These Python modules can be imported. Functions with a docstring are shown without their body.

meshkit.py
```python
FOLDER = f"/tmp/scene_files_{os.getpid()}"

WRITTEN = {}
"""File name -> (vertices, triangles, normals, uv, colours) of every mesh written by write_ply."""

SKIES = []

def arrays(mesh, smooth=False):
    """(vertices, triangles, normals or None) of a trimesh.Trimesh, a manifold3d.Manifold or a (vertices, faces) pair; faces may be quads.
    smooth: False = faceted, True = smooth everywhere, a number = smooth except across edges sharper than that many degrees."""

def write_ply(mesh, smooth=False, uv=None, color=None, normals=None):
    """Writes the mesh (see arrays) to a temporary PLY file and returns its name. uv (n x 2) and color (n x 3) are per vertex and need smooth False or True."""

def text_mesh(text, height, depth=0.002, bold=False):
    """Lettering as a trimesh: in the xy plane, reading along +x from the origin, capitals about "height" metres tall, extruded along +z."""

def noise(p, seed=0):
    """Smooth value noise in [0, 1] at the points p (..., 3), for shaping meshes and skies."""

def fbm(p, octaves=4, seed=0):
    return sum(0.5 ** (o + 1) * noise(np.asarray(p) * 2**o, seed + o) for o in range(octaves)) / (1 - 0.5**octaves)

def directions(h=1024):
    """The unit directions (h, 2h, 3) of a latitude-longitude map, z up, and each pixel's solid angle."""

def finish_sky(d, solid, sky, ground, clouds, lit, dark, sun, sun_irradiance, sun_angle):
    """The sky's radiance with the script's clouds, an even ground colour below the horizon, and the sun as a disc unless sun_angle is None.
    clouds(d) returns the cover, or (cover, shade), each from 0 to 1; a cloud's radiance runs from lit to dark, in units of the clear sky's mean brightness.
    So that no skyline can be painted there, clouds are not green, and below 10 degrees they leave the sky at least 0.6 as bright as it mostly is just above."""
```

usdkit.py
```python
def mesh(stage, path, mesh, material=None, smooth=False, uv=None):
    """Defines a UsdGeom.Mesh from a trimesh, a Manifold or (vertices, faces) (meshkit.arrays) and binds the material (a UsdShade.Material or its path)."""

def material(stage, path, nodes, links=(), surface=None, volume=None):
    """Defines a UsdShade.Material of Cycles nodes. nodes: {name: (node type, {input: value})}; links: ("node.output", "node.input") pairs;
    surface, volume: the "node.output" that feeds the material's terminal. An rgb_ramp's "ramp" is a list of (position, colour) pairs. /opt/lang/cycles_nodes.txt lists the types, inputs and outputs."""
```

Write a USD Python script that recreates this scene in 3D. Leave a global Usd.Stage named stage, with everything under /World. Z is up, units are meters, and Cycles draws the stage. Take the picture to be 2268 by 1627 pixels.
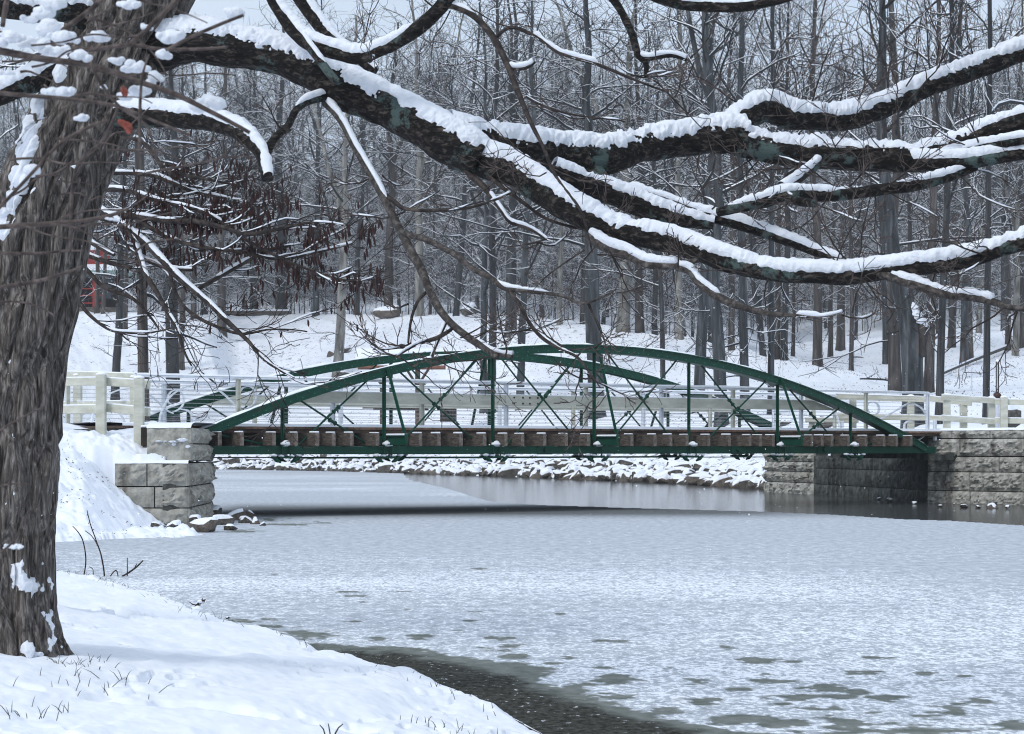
import math
import numpy as np
import trimesh
import manifold3d
import meshkit, usdkit
from scipy.interpolate import CubicSpline, PchipInterpolator
from scipy.spatial import ConvexHull, cKDTree
from pxr import Usd, UsdGeom, UsdLux, UsdShade, Gf, Sdf, Vt

stage = Usd.Stage.CreateInMemory()
UsdGeom.SetStageUpAxis(stage, 'Z')
UsdGeom.Xform.Define(stage, '/World')
UsdGeom.Scope.Define(stage, '/World/Looks')

# ------------------------------------------------------------------ camera, sky, sun
F, CU, HV, HC = 4800.0, 1134.0, 996.0, 1.45      # focal length, centre column, horizon row (rows of a 2268 px wide picture), eye height
LENS = 85.0
cam = UsdGeom.Camera.Define(stage, '/World/camera')
cam.AddTranslateOp().Set(Gf.Vec3d(0, 0, HC))
cam.AddRotateXOp().Set(90.0)
cam.CreateFocalLengthAttr(LENS)
cam.CreateHorizontalApertureAttr(LENS * 2268.0 / F)
cam.CreateVerticalApertureAttr(LENS * 1626.0 / F)
cam.CreateVerticalApertureOffsetAttr(LENS * (HV - 813.5) / F)
cam.CreateFStopAttr(16.0)
cam.CreateFocusDistanceAttr(18.0)
cam.CreateExposureAttr(0.08)
cam.CreateClippingRangeAttr(Gf.Vec2f(0.1, 5000))

SUN_EL, SUN_AZ = math.radians(42), math.radians(222)     # azimuth = atan2(x, y) of the direction towards the sun
sky = UsdLux.DomeLight.Define(stage, '/World/sky')
sky_mat = usdkit.material(stage, '/World/Looks/sky', {
    'sky': ('sky_texture', {'sky_type': 'single_scattering', 'sun_disc': False, 'sun_elevation': SUN_EL, 'sun_rotation': SUN_AZ, 'aerosol_density': 2.0}),
    'tc': ('texture_coordinate', {}),
    'cl': ('noise_texture', {'scale': 2.2, 'detail': 4.0, 'roughness': 0.5}),
    'cloud': ('rgb_ramp', {'ramp': [(0.3, (5.8, 6.85, 8.3)), (0.7, (7.2, 8.2, 9.5))]}),
    'm': ('mix_color', {'fac': 0.88}),
    'bg': ('background_shader', {'strength': 0.110})},
    [('tc.generated', 'cl.vector'), ('cl.fac', 'cloud.fac'), ('sky.color', 'm.a'), ('cloud.color', 'm.b'), ('m.result', 'bg.color')], surface='bg.background')
UsdShade.MaterialBindingAPI.Apply(sky.GetPrim()).Bind(sky_mat)
sun = UsdLux.DistantLight.Define(stage, '/World/sun')
sun.CreateIntensityAttr(0.40)
sun.CreateAngleAttr(18.0)
sun.CreateNormalizeAttr(True) if hasattr(sun, 'CreateNormalizeAttr') else sun.GetPrim().CreateAttribute('inputs:normalize', Sdf.ValueTypeNames.Bool).Set(True)
sun.CreateColorAttr(Gf.Vec3f(1.0, 0.98, 0.95))
sd = np.array([math.sin(SUN_AZ) * math.cos(SUN_EL), math.cos(SUN_AZ) * math.cos(SUN_EL), math.sin(SUN_EL)])
sun.AddRotateZOp().Set(-math.degrees(SUN_AZ))
sun.AddRotateXOp().Set(-(90 - math.degrees(SUN_EL)))

# ------------------------------------------------------------------ helpers
ROOT = '/World'
counts = {}
PI = math.pi


def numbered(parent, name):
    k = (parent, name)
    counts[k] = counts.get(k, -1) + 1
    return name if counts[k] == 0 else f'{name}_{counts[k]:03d}'


def tag(prim, label=None, cat=None, group=None, kind=None):
    for k, v in (('label', label), ('category', cat), ('group', group), ('kind', kind)):
        if v:
            prim.SetCustomDataByKey(k, v)
    return prim


def thing(name, label, cat, loc=(0, 0, 0), rz=0.0, sc=None, group=None, ref=None):
    path = f'{ROOT}/{numbered(ROOT, name)}'
    x = UsdGeom.Xform.Define(stage, path)
    x.AddTranslateOp().Set(Gf.Vec3d(*map(float, loc)))
    if rz:
        x.AddRotateZOp().Set(float(math.degrees(rz)))
    if sc is not None:
        x.AddScaleOp().Set(Gf.Vec3f(*map(float, sc)))
    p = x.GetPrim()
    if ref:
        p.GetReferences().AddInternalReference(ref)
        p.SetInstanceable(True)
    return tag(p, label, cat, group)


def part(parent, name, mesh, mat, smooth=30, label=None, kind=None, prim_attr=None):
    if name.startswith('snow_') and name not in ('snow_lump', 'snow_cap') and parent != ROOT:
        kind = 'stuff'
    if isinstance(mesh, tuple):
        v_, f_ = np.asarray(mesh[0], float), np.asarray(mesh[1], int)
        if len(f_) == 0:
            return None
        used = np.unique(f_)
        if len(used) != len(v_):                     # drop points no face uses
            remap = np.zeros(len(v_), int)
            remap[used] = np.arange(len(used))
            f_, v_ = remap[f_], v_[used]
            prim_attr = {k: np.asarray(a)[used] for k, a in prim_attr.items()} if prim_attr else None
        mesh = (v_, f_)
    pp = parent if isinstance(parent, str) else str(parent.GetPath())
    m = usdkit.mesh(stage, f'{pp}/{numbered(pp, name)}', mesh, mat, smooth=smooth)
    if prim_attr:
        for k, v in prim_attr.items():
            UsdGeom.PrimvarsAPI(m).CreatePrimvar(k, Sdf.ValueTypeNames.FloatArray, 'vertex').Set(Vt.FloatArray.FromNumpy(np.asarray(v, np.float32)))
    return tag(m.GetPrim(), label, None, None, kind)


def top(name, mesh, mat, label=None, cat=None, group=None, kind=None, smooth=30, prim_attr=None):
    p = part(ROOT, name, mesh, mat, smooth, prim_attr=prim_attr)
    return tag(p, label, cat, group, kind)


def proto(name):
    p = stage.CreateClassPrim(f'{ROOT}/{name}')
    p.SetTypeName('Xform')
    return p


def P(u, v, Y):
    return np.array([(u - CU) / F * Y, Y, HC + (HV - v) / F * Y])


def G(u, v, z=0.0):
    Y = (HC - z) * F / (v - HV)
    return np.array([(u - CU) / F * Y, Y])


class MB:
    def __init__(self):
        self.v, self.f, self.n = [], [], 0

    def add(self, v, f=None):
        if f is None:
            v, f = (np.asarray(v.vertices), np.asarray(v.faces)) if hasattr(v, 'vertices') else v
        v, f = np.asarray(v, float), np.asarray(f, int)
        if f.shape[1] == 4:
            f = np.vstack([f[:, [0, 1, 2]], f[:, [0, 2, 3]]])
        self.v.append(v)
        self.f.append(f + self.n)
        self.n += len(v)
        return self

    def get(self):
        return np.vstack(self.v), np.vstack(self.f)


def tubes(Pn, R, sides=4, cap=False):
    """Many polylines of equal length at once. Pn (N,K,3), R (N,K) -> vertices, triangles."""
    Pn = np.asarray(Pn, float)
    R = np.broadcast_to(np.asarray(R, float), Pn.shape[:2])
    N, K, _ = Pn.shape
    T = np.gradient(Pn, axis=1)
    T /= np.linalg.norm(T, axis=2, keepdims=True) + 1e-12
    mean = T.mean(1)
    ref = np.where((np.abs(mean[:, 2:3]) < 0.85), np.array([[0, 0, 1.0]]), np.array([[1.0, 0.2, 0]]))[:, None, :]
    A = np.cross(T, np.broadcast_to(ref, T.shape))
    A /= np.linalg.norm(A, axis=2, keepdims=True) + 1e-12
    B = np.cross(A, T)
    ang = np.arange(sides) * 2 * PI / sides + PI / 2
    V = Pn[:, :, None] + R[:, :, None, None] * (np.cos(ang)[None, None, :, None] * A[:, :, None] + np.sin(ang)[None, None, :, None] * B[:, :, None])
    i, j = np.meshgrid(np.arange(K - 1), np.arange(sides), indexing='ij')
    q = np.stack([i * sides + j, i * sides + (j + 1) % sides, (i + 1) * sides + (j + 1) % sides, (i + 1) * sides + j], -1).reshape(-1, 4)
    if cap:
        V = np.concatenate([V.reshape(N, K * sides, 3), Pn[:, :1], Pn[:, -1:]], 1)
        per = K * sides + 2
        jj = np.arange(sides)
        c0 = np.stack([np.full(sides, K * sides), (jj + 1) % sides, jj], 1)
        c1 = np.stack([np.full(sides, K * sides + 1), (K - 1) * sides + jj, (K - 1) * sides + (jj + 1) % sides], 1)
        tri = np.vstack([q[:, [0, 1, 2]], q[:, [0, 2, 3]], c0, c1])
    else:
        V = V.reshape(N, K * sides, 3)
        per = K * sides
        tri = np.vstack([q[:, [0, 1, 2]], q[:, [0, 2, 3]]])
    f = (tri[None] + (np.arange(N) * per)[:, None, None]).reshape(-1, 3)
    return V.reshape(-1, 3), f


def tube(p, r, sides=6, cap=True):
    return tubes(np.asarray(p)[None], np.broadcast_to(np.asarray(r, float), (len(p),))[None], sides, cap)


def box(c, s, rot=None, bevel=0.0):
    """Axis box; with a bevel it is the hull of shrunken corner points."""
    s = np.asarray(s, float)
    if bevel:
        pts = []
        for ax in range(3):
            h = s / 2 - bevel
            h[ax] += bevel
            for k in np.ndindex(2, 2, 2):
                pts.append(h * (np.array(k) * 2 - 1))
        m = trimesh.convex.convex_hull(np.array(pts))
    else:
        m = trimesh.creation.box(s)
    v = np.asarray(m.vertices)
    if rot is not None:
        v = v @ np.asarray(rot).T
    return v + np.asarray(c), np.asarray(m.faces)


def beam(p0, p1, w, h, up=(0, 0, 1), bevel=0.0):
    """A box bar from p0 to p1, w across, h along up."""
    p0, p1 = np.asarray(p0, float), np.asarray(p1, float)
    d = p1 - p0
    L = np.linalg.norm(d)
    d /= L
    s = np.cross(np.asarray(up, float), d)
    s /= np.linalg.norm(s)
    t = np.cross(d, s)
    return box((p0 + p1) / 2, (L, w, h), np.stack([d, s, t], 1), bevel)


def spline(pts, step, closed=False):
    """Smooth resampling of points (k, m) at about equal steps of the first three columns."""
    pts = np.asarray(pts, float)
    d = np.linalg.norm(np.diff(pts[:, :3], axis=0), axis=1)
    t = np.concatenate([[0], np.cumsum(np.maximum(d, 1e-6))])
    n = max(3, int(t[-1] / step) + 1)
    x = np.linspace(0, t[-1], n)
    return PchipInterpolator(t, pts)(x) if len(pts) > 2 else np.stack([np.interp(x, t, c) for c in pts.T], 1)


def smoothstep(a, b, x):
    t = np.clip((x - a) / (b - a), 0, 1)
    return t * t * (3 - 2 * t)


fbm, noise = meshkit.fbm, meshkit.noise

# ------------------------------------------------------------------ materials
L = '/World/Looks/'


def mat(name, nodes, links, surface='p.BSDF'):
    return usdkit.material(stage, L + name, nodes, links, surface=surface)


def simple(name, c1, c2, scale, rough=0.6, bump=0.0, bscale=None, stretch=None, extra=None, detail=4.0, spec=0.3, dist=0.01, lo=0.35, hi=0.65):
    """Two tones mixed by noise in object space, with bump."""
    n = {'tc': ('texture_coordinate', {}), 'mp': ('mapping', {'scale': stretch or (1, 1, 1)}),
         'n': ('noise_texture', {'scale': scale, 'detail': detail, 'roughness': 0.6}),
         'r': ('rgb_ramp', {'ramp': [(lo, c1), (hi, c2)]}), 'p': ('principled_bsdf', {'roughness': rough, 'specular_ior_level': spec})}
    l = [('tc.object', 'mp.vector'), ('mp.vector', 'n.vector'), ('n.fac', 'r.fac'), ('r.color', 'p.base_color')]
    if bump:
        n['nb'] = ('noise_texture', {'scale': bscale or scale * 3, 'detail': 5.0, 'roughness': 0.65})
        n['b'] = ('bump', {'strength': bump, 'distance': dist})
        l += [('mp.vector', 'nb.vector'), ('nb.fac', 'b.height'), ('b.normal', 'p.normal')]
    return mat(name, n, l)


SNOW = (0.80, 0.835, 0.90)
M = {}
M['snow'] = simple('snow', (0.78, 0.815, 0.885), (0.84, 0.87, 0.92), 9.0, 0.85, 0.35, 60.0, dist=0.004, spec=0.2)
M['limb_snow'] = simple('limb_snow', (0.78, 0.815, 0.885), (0.84, 0.87, 0.92), 9.0, 0.85, 0.9, 70.0, dist=0.012, spec=0.15)
M['far_snow'] = simple('far_snow', (0.76, 0.80, 0.87), (0.83, 0.86, 0.91), 0.8, 0.9, spec=0.1)
M['flake'] = simple('flake', (0.85, 0.88, 0.93), (0.9, 0.92, 0.95), 5.0, 0.9, spec=0.1)


def bark(name, dark, mid, light, lichen=None, lic=0.0, vs=9.0, stretch=(1, 1, 0.16), bump=0.9, dist=0.02, snowfleck=0.0, fleckscale=14.0, vary=0.0, lscale=3.0):
    n = {'tc': ('texture_coordinate', {}), 'mp': ('mapping', {'scale': stretch}),
         'n': ('noise_texture', {'scale': vs, 'detail': 6.0, 'roughness': 0.65, 'distortion': 0.6}),
         'r': ('rgb_ramp', {'ramp': [(0.36, dark), (0.52, mid), (0.70, light)]}),
         'b': ('bump', {'strength': bump, 'distance': dist}),
         'p': ('principled_bsdf', {'roughness': 0.75, 'specular_ior_level': 0.25})}
    l = [('tc.object', 'mp.vector'), ('mp.vector', 'n.vector'), ('n.fac', 'r.fac'), ('n.fac', 'b.height'), ('b.normal', 'p.normal')]
    col = 'r.color'
    if vary:
        n['oi'] = ('object_info', {})
        n['vr'] = ('map_range', {'from_min': 0.0, 'from_max': 1.0, 'to_min': 1 - vary, 'to_max': 1 + vary})
        n['hs'] = ('hsv', {})
        l += [('oi.random', 'vr.value'), ('vr.result', 'hs.value'), (col, 'hs.color')]
        col = 'hs.color'
    if lichen:
        n['ln'] = ('noise_texture', {'scale': lscale, 'detail': 7.0, 'roughness': 0.7})
        n['lr'] = ('rgb_ramp', {'ramp': [(lic, (0, 0, 0)), (lic + 0.06, (1, 1, 1))]})
        n['lm'] = ('mix_color', {'b': lichen})
        l += [('tc.object', 'ln.vector'), ('ln.fac', 'lr.fac'), ('lr.color', 'lm.fac'), (col, 'lm.a')]
        col = 'lm.result'
    if snowfleck:
        n['sn'] = ('noise_texture', {'scale': fleckscale, 'detail': 5.0, 'roughness': 0.75})
        n['sr'] = ('rgb_ramp', {'ramp': [(snowfleck, (0, 0, 0)), (snowfleck + 0.03, (1, 1, 1))]})
        n['sm'] = ('mix_color', {'b': SNOW})
        l += [('tc.object', 'sn.vector'), ('sn.fac', 'sr.fac'), ('sr.color', 'sm.fac'), (col, 'sm.a')]
        col = 'sm.result'
    l.append((col, 'p.base_color'))
    return mat(name, n, l)


M['bark_big'] = bark('bark_big', (0.024, 0.021, 0.019), (0.115, 0.100, 0.090), (0.34, 0.31, 0.285), None, vs=55.0, stretch=(1, 1, 0.16), bump=1.0, dist=0.02, snowfleck=0.70, fleckscale=26)
M['bark_limb'] = bark('bark_limb', (0.0025, 0.0025, 0.0025), (0.012, 0.010, 0.0095), (0.11, 0.090, 0.078), (0.075, 0.11, 0.105), 0.565, vs=48.0, stretch=(0.4, 1, 1), bump=1.0, dist=0.02, lscale=5.5, snowfleck=0.685, fleckscale=60.0)
M['bark_branch'] = bark('bark_branch', (0.020, 0.018, 0.017), (0.060, 0.052, 0.048), (0.17, 0.15, 0.14), (0.09, 0.11, 0.105), 0.62, vs=40.0, stretch=(1, 1, 1), bump=0.6, dist=0.008, lscale=7.0)
M['bark_twig'] = bark('bark_twig', (0.012, 0.010, 0.010), (0.035, 0.028, 0.026), (0.10, 0.08, 0.07), None, vs=20.0, stretch=(1, 1, 1), bump=0.3, dist=0.004)
M['twig_near'] = bark('twig_near', (0.035, 0.026, 0.024), (0.085, 0.066, 0.060), (0.16, 0.13, 0.12), None, vs=30.0, stretch=(1, 1, 1), bump=0.3, dist=0.002)
TB = {
    'grey': bark('bark_grey', (0.016, 0.0185, 0.021), (0.046, 0.051, 0.056), (0.125, 0.134, 0.143), None, vs=5.0, stretch=(1, 1, 0.10), dist=0.05, snowfleck=0.72, fleckscale=5.0, vary=0.30),
    'brown': bark('bark_brown', (0.018, 0.016, 0.0155), (0.052, 0.046, 0.043), (0.125, 0.112, 0.106), None, vs=5.0, stretch=(1, 1, 0.10), dist=0.05, snowfleck=0.72, fleckscale=5.0, vary=0.30),
    'dark': bark('bark_dark', (0.012, 0.013, 0.014), (0.036, 0.038, 0.041), (0.09, 0.094, 0.10), None, vs=5.0, stretch=(1, 1, 0.10), dist=0.05, snowfleck=0.71, fleckscale=5.0, vary=0.25),
    'pale': bark('bark_pale', (0.075, 0.072, 0.066), (0.19, 0.185, 0.17), (0.34, 0.33, 0.31), None, vs=3.0, stretch=(1, 1, 0.2), dist=0.02, snowfleck=0.74, fleckscale=5.0, vary=0.20),
}
M['branch_far'] = bark('branch_far', (0.010, 0.011, 0.0125), (0.024, 0.0255, 0.028), (0.055, 0.058, 0.062), None, vs=3.0, stretch=(1, 1, 1), bump=0.2, dist=0.01, vary=0.3)
M['brush'] = bark('brush', (0.022, 0.022, 0.025), (0.050, 0.048, 0.053), (0.09, 0.086, 0.094), None, vs=3.0, stretch=(1, 1, 1), bump=0.2, dist=0.01, vary=0.3)
M['pod'] = simple('pod', (0.016, 0.007, 0.007), (0.050, 0.020, 0.018), 30.0, 0.7)
M['red_leaf'] = simple('red_leaf', (0.14, 0.03, 0.022), (0.32, 0.085, 0.06), 60.0, 0.6)
M['green_paint'] = simple('green_paint', (0.0025, 0.043, 0.026), (0.0045, 0.058, 0.036), 5.0, 0.5, 0.05, 40.0, spec=0.25)
M['green_rivet'] = simple('green_rivet', (0.012, 0.10, 0.065), (0.03, 0.15, 0.10), 25.0, 0.35, spec=0.5)
M['cream_paint'] = simple('cream_paint', (0.42, 0.42, 0.355), (0.56, 0.56, 0.49), 2.5, 0.55, 0.15, 30.0, stretch=(1, 1, 3), dist=0.002)
M['galv'] = simple('galv', (0.20, 0.21, 0.225), (0.32, 0.335, 0.35), 6.0, 0.45, spec=0.5)
M['white_metal'] = simple('white_metal', (0.60, 0.63, 0.68), (0.72, 0.75, 0.80), 6.0, 0.45, spec=0.5)
M['joist'] = simple('joist', (0.035, 0.029, 0.025), (0.14, 0.116, 0.10), 7.0, 0.75, 0.4, 30.0, stretch=(1, 1, 5), dist=0.004)
M['joist_end'] = simple('joist_end', (0.10, 0.075, 0.062), (0.24, 0.20, 0.175), 14.0, 0.8, 0.3, 60.0, dist=0.003)
M['plank'] = simple('plank', (0.10, 0.062, 0.043), (0.25, 0.155, 0.108), 3.0, 0.7, 0.3, 40.0, stretch=(1, 1, 4), dist=0.003)
M['plank_old'] = simple('plank_old', (0.040, 0.026, 0.020), (0.12, 0.082, 0.062), 3.0, 0.75, 0.3, 40.0, stretch=(1, 1, 4), dist=0.003)
M['dark_wood'] = simple('dark_wood', (0.020, 0.014, 0.012), (0.06, 0.045, 0.038), 5.0, 0.8, 0.3, 30.0, stretch=(1, 1, 0.2))
M['shelter_wood'] = simple('shelter_wood', (0.085, 0.058, 0.044), (0.19, 0.14, 0.11), 4.0, 0.8, 0.3, 30.0)
M['red_wood'] = simple('red_wood', (0.16, 0.07, 0.05), (0.30, 0.14, 0.10), 4.0, 0.8)
M['red_paint'] = simple('red_paint', (0.22, 0.020, 0.016), (0.36, 0.035, 0.028), 2.0, 0.55)
M['teal_trim'] = simple('teal_trim', (0.22, 0.33, 0.33), (0.30, 0.42, 0.41), 2.0, 0.5)
M['dark_glass'] = simple('dark_glass', (0.05, 0.06, 0.075), (0.10, 0.115, 0.14), 1.0, 0.2, spec=0.5)
M['post_dark'] = simple('post_dark', (0.012, 0.012, 0.014), (0.03, 0.03, 0.034), 8.0, 0.4)
M['post_white'] = simple('post_white', (0.55, 0.58, 0.66), (0.66, 0.69, 0.76), 8.0, 0.45)
M['post_brown'] = simple('post_brown', (0.035, 0.015, 0.014), (0.06, 0.03, 0.028), 8.0, 0.5)


def stone(name, dark, mid, light, scale, stain=None, lo=0.5):
    n = {'tc': ('texture_coordinate', {}), 'g': ('geometry', {}), 'n': ('noise_texture', {'scale': scale, 'detail': 7.0, 'roughness': 0.68}),
         'r': ('rgb_ramp', {'ramp': [(0.32, dark), (0.5, mid), (0.68, light)]}),
         'n2': ('noise_texture', {'scale': 2.2, 'detail': 4.0}), 'mp': ('mapping', {'scale': (1.6, 1.6, 0.35)}),
         'sr': ('rgb_ramp', {'ramp': [(lo, (0, 0, 0)), (lo + 0.22, (1, 1, 1))]}), 'mx': ('mix_color', {'b': stain or dark}),
         'nb': ('noise_texture', {'scale': 9.0, 'detail': 6.0, 'roughness': 0.6}), 'b': ('bump', {'strength': 0.9, 'distance': 0.05}),
         'p': ('principled_bsdf', {'roughness': 0.8, 'specular_ior_level': 0.3})}
    l = [('tc.object', 'n.vector'), ('n.fac', 'r.fac'), ('tc.object', 'mp.vector'), ('mp.vector', 'n2.vector'), ('n2.fac', 'sr.fac'), ('sr.color', 'mx.fac'),
         ('r.color', 'mx.a'), ('mx.result', 'p.base_color'), ('tc.object', 'nb.vector'), ('nb.fac', 'b.height'), ('b.normal', 'p.normal')]
    return mat(name, n, l)


M['stone_left'] = stone('stone_left', (0.20, 0.19, 0.165), (0.33, 0.32, 0.285), (0.46, 0.45, 0.405), 5.0, (0.115, 0.10, 0.082), 0.54)
M['stone_right'] = stone('stone_right', (0.19, 0.187, 0.17), (0.37, 0.365, 0.335), (0.56, 0.555, 0.51), 5.5, (0.075, 0.068, 0.058), 0.52)
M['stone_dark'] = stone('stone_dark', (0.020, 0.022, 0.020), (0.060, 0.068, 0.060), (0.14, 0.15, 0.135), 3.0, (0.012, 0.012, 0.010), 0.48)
M['mortar'] = stone('mortar', (0.03, 0.03, 0.028), (0.06, 0.06, 0.056), (0.10, 0.10, 0.095), 5.0, (0.02, 0.02, 0.018), 0.55)
M['rock'] = stone('rock', (0.035, 0.031, 0.027), (0.085, 0.077, 0.068), (0.17, 0.158, 0.14), 4.0, (0.022, 0.019, 0.016), 0.60)
M['rock_brown'] = stone('rock_brown', (0.06, 0.05, 0.042), (0.12, 0.10, 0.085), (0.2, 0.17, 0.15), 3.0, (0.05, 0.04, 0.033), 0.6)
M['leaf_litter'] = simple('leaf_litter', (0.035, 0.026, 0.024), (0.10, 0.075, 0.065), 2.0, 0.85)
M['grass'] = simple('grass', (0.030, 0.034, 0.028), (0.095, 0.10, 0.078), 6.0, 0.8)

# snow cover of the ground: leaf litter shows through where the snow is thin (mesh attribute "litter")
M['ground'] = mat('ground', {
    'g': ('geometry', {}), 'at': ('attribute', {'attribute': 'litter'}),
    'n': ('noise_texture', {'scale': 5.0, 'detail': 5.0, 'roughness': 0.7}), 'r': ('rgb_ramp', {'ramp': [(0.35, (0.775, 0.81, 0.88)), (0.65, (0.84, 0.87, 0.92))]}),
    'n2': ('noise_texture', {'scale': 1.9, 'detail': 6.0, 'roughness': 0.72}), 'th': ('math', {'math_type': 'add', 'value2': 0.0}),
    'r2': ('rgb_ramp', {'ramp': [(0.78, (0, 0, 0)), (0.84, (1, 1, 1))]}),
    'lc': ('noise_texture', {'scale': 12.0, 'detail': 3.0}), 'lr': ('rgb_ramp', {'ramp': [(0.35, (0.035, 0.03, 0.028)), (0.65, (0.12, 0.095, 0.085))]}),
    'mx': ('mix_color', {}), 'nb': ('noise_texture', {'scale': 30.0, 'detail': 4.0}), 'b': ('bump', {'strength': 0.25, 'distance': 0.008}),
    'p': ('principled_bsdf', {'roughness': 0.88, 'specular_ior_level': 0.15})},
    [('g.position', 'n.vector'), ('n.fac', 'r.fac'), ('g.position', 'n2.vector'), ('n2.fac', 'th.value1'), ('at.fac', 'th.value2'), ('th.value', 'r2.fac'),
     ('g.position', 'lc.vector'), ('lc.fac', 'lr.fac'), ('r2.color', 'mx.fac'), ('r.color', 'mx.a'), ('lr.color', 'mx.b'), ('mx.result', 'p.base_color'),
     ('g.position', 'nb.vector'), ('nb.fac', 'b.height'), ('b.normal', 'p.normal')])

# ice: grey-green ice with near-black areas, snow dust (attribute "dust"), slush (attribute "slush"), flecks of wind-blown snow
M['ice'] = mat('ice', {
    'g': ('geometry', {}), 'du': ('attribute', {'attribute': 'dust'}), 'sl': ('attribute', {'attribute': 'slush'}), 'cl': ('attribute', {'attribute': 'dark_ice'}),
    'mp': ('mapping', {'scale': (1.0, 0.55, 1.0)}),
    'n1': ('noise_texture', {'scale': 26.0, 'detail': 3.0, 'roughness': 0.65}), 'n2': ('noise_texture', {'scale': 7.0, 'detail': 5.0, 'roughness': 0.7}),
    'nm': ('mix_float', {'fac': 0.30}),
    'a1': ('math', {'math_type': 'add', 'value2': 0.0}),
    'fr': ('rgb_ramp', {'ramp': [(0.88, (0, 0, 0)), (1.13 / 1.2, (1, 1, 1))]}),
    'gr': ('rgb_ramp', {'ramp': [(0.36, (0.35, 0.385, 0.43)), (0.66, (0.56, 0.595, 0.645))]}),
    'fm': ('mix_color', {'b': (0.80, 0.835, 0.90)}),
    'slc': ('rgb_ramp', {'ramp': [(0.35, (0.13, 0.148, 0.138)), (0.65, (0.22, 0.238, 0.225))]}),
    'slm': ('mix_color', {}),
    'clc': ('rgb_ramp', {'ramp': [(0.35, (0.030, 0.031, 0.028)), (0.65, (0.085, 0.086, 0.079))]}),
    'fl2': ('rgb_ramp', {'ramp': [(0.66, (0, 0, 0)), (0.70, (0.75, 0.8, 0.87))]}),
    'clf': ('mix_color', {'blend_type': 'lighten', 'fac': 1.0}),
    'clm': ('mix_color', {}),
    'b': ('bump', {'strength': 0.25, 'distance': 0.01}),
    'rr': ('map_range', {'from_min': 0.0, 'from_max': 1.0, 'to_min': 0.62, 'to_max': 0.5}),
    'p': ('principled_bsdf', {'specular_ior_level': 0.0})},
    [('g.position', 'mp.vector'), ('mp.vector', 'n1.vector'), ('mp.vector', 'n2.vector'), ('n1.fac', 'nm.a'), ('n2.fac', 'nm.b'),
     ('nm.result', 'a1.value1'), ('du.fac', 'a1.value2'), ('a1.value', 'fr.fac'), ('n2.fac', 'gr.fac'), ('fr.color', 'fm.fac'), ('gr.color', 'fm.a'),
     ('n2.fac', 'slc.fac'), ('sl.fac', 'slm.fac'), ('fm.result', 'slm.a'), ('slc.color', 'slm.b'),
     ('n1.fac', 'clc.fac'), ('n1.fac', 'fl2.fac'), ('clc.color', 'clf.a'), ('fl2.color', 'clf.b'),
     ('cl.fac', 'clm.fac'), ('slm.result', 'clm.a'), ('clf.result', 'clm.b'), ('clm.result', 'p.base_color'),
     ('n1.fac', 'b.height'), ('b.normal', 'p.normal'), ('cl.fac', 'rr.value'), ('rr.result', 'p.roughness')])
M['water'] = mat('water', {
    'g': ('geometry', {}), 'mp': ('mapping', {'scale': (1.0, 0.35, 1.0)}), 'n': ('noise_texture', {'scale': 3.0, 'detail': 3.0}), 'b': ('bump', {'strength': 0.25, 'distance': 0.02}),
    'gl': ('principled_bsdf', {'base_color': (0.010, 0.011, 0.012), 'roughness': 0.10, 'ior': 1.33, 'specular_ior_level': 0.5}),
    'df': ('diffuse_bsdf', {'color': (0.035, 0.036, 0.034)}), 'p': ('mix_closure', {'fac': 0.24})},
    [('g.position', 'mp.vector'), ('mp.vector', 'n.vector'), ('n.fac', 'b.height'), ('b.normal', 'gl.normal'), ('gl.BSDF', 'p.closure1'), ('df.BSDF', 'p.closure2')], surface='p.closure')

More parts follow.
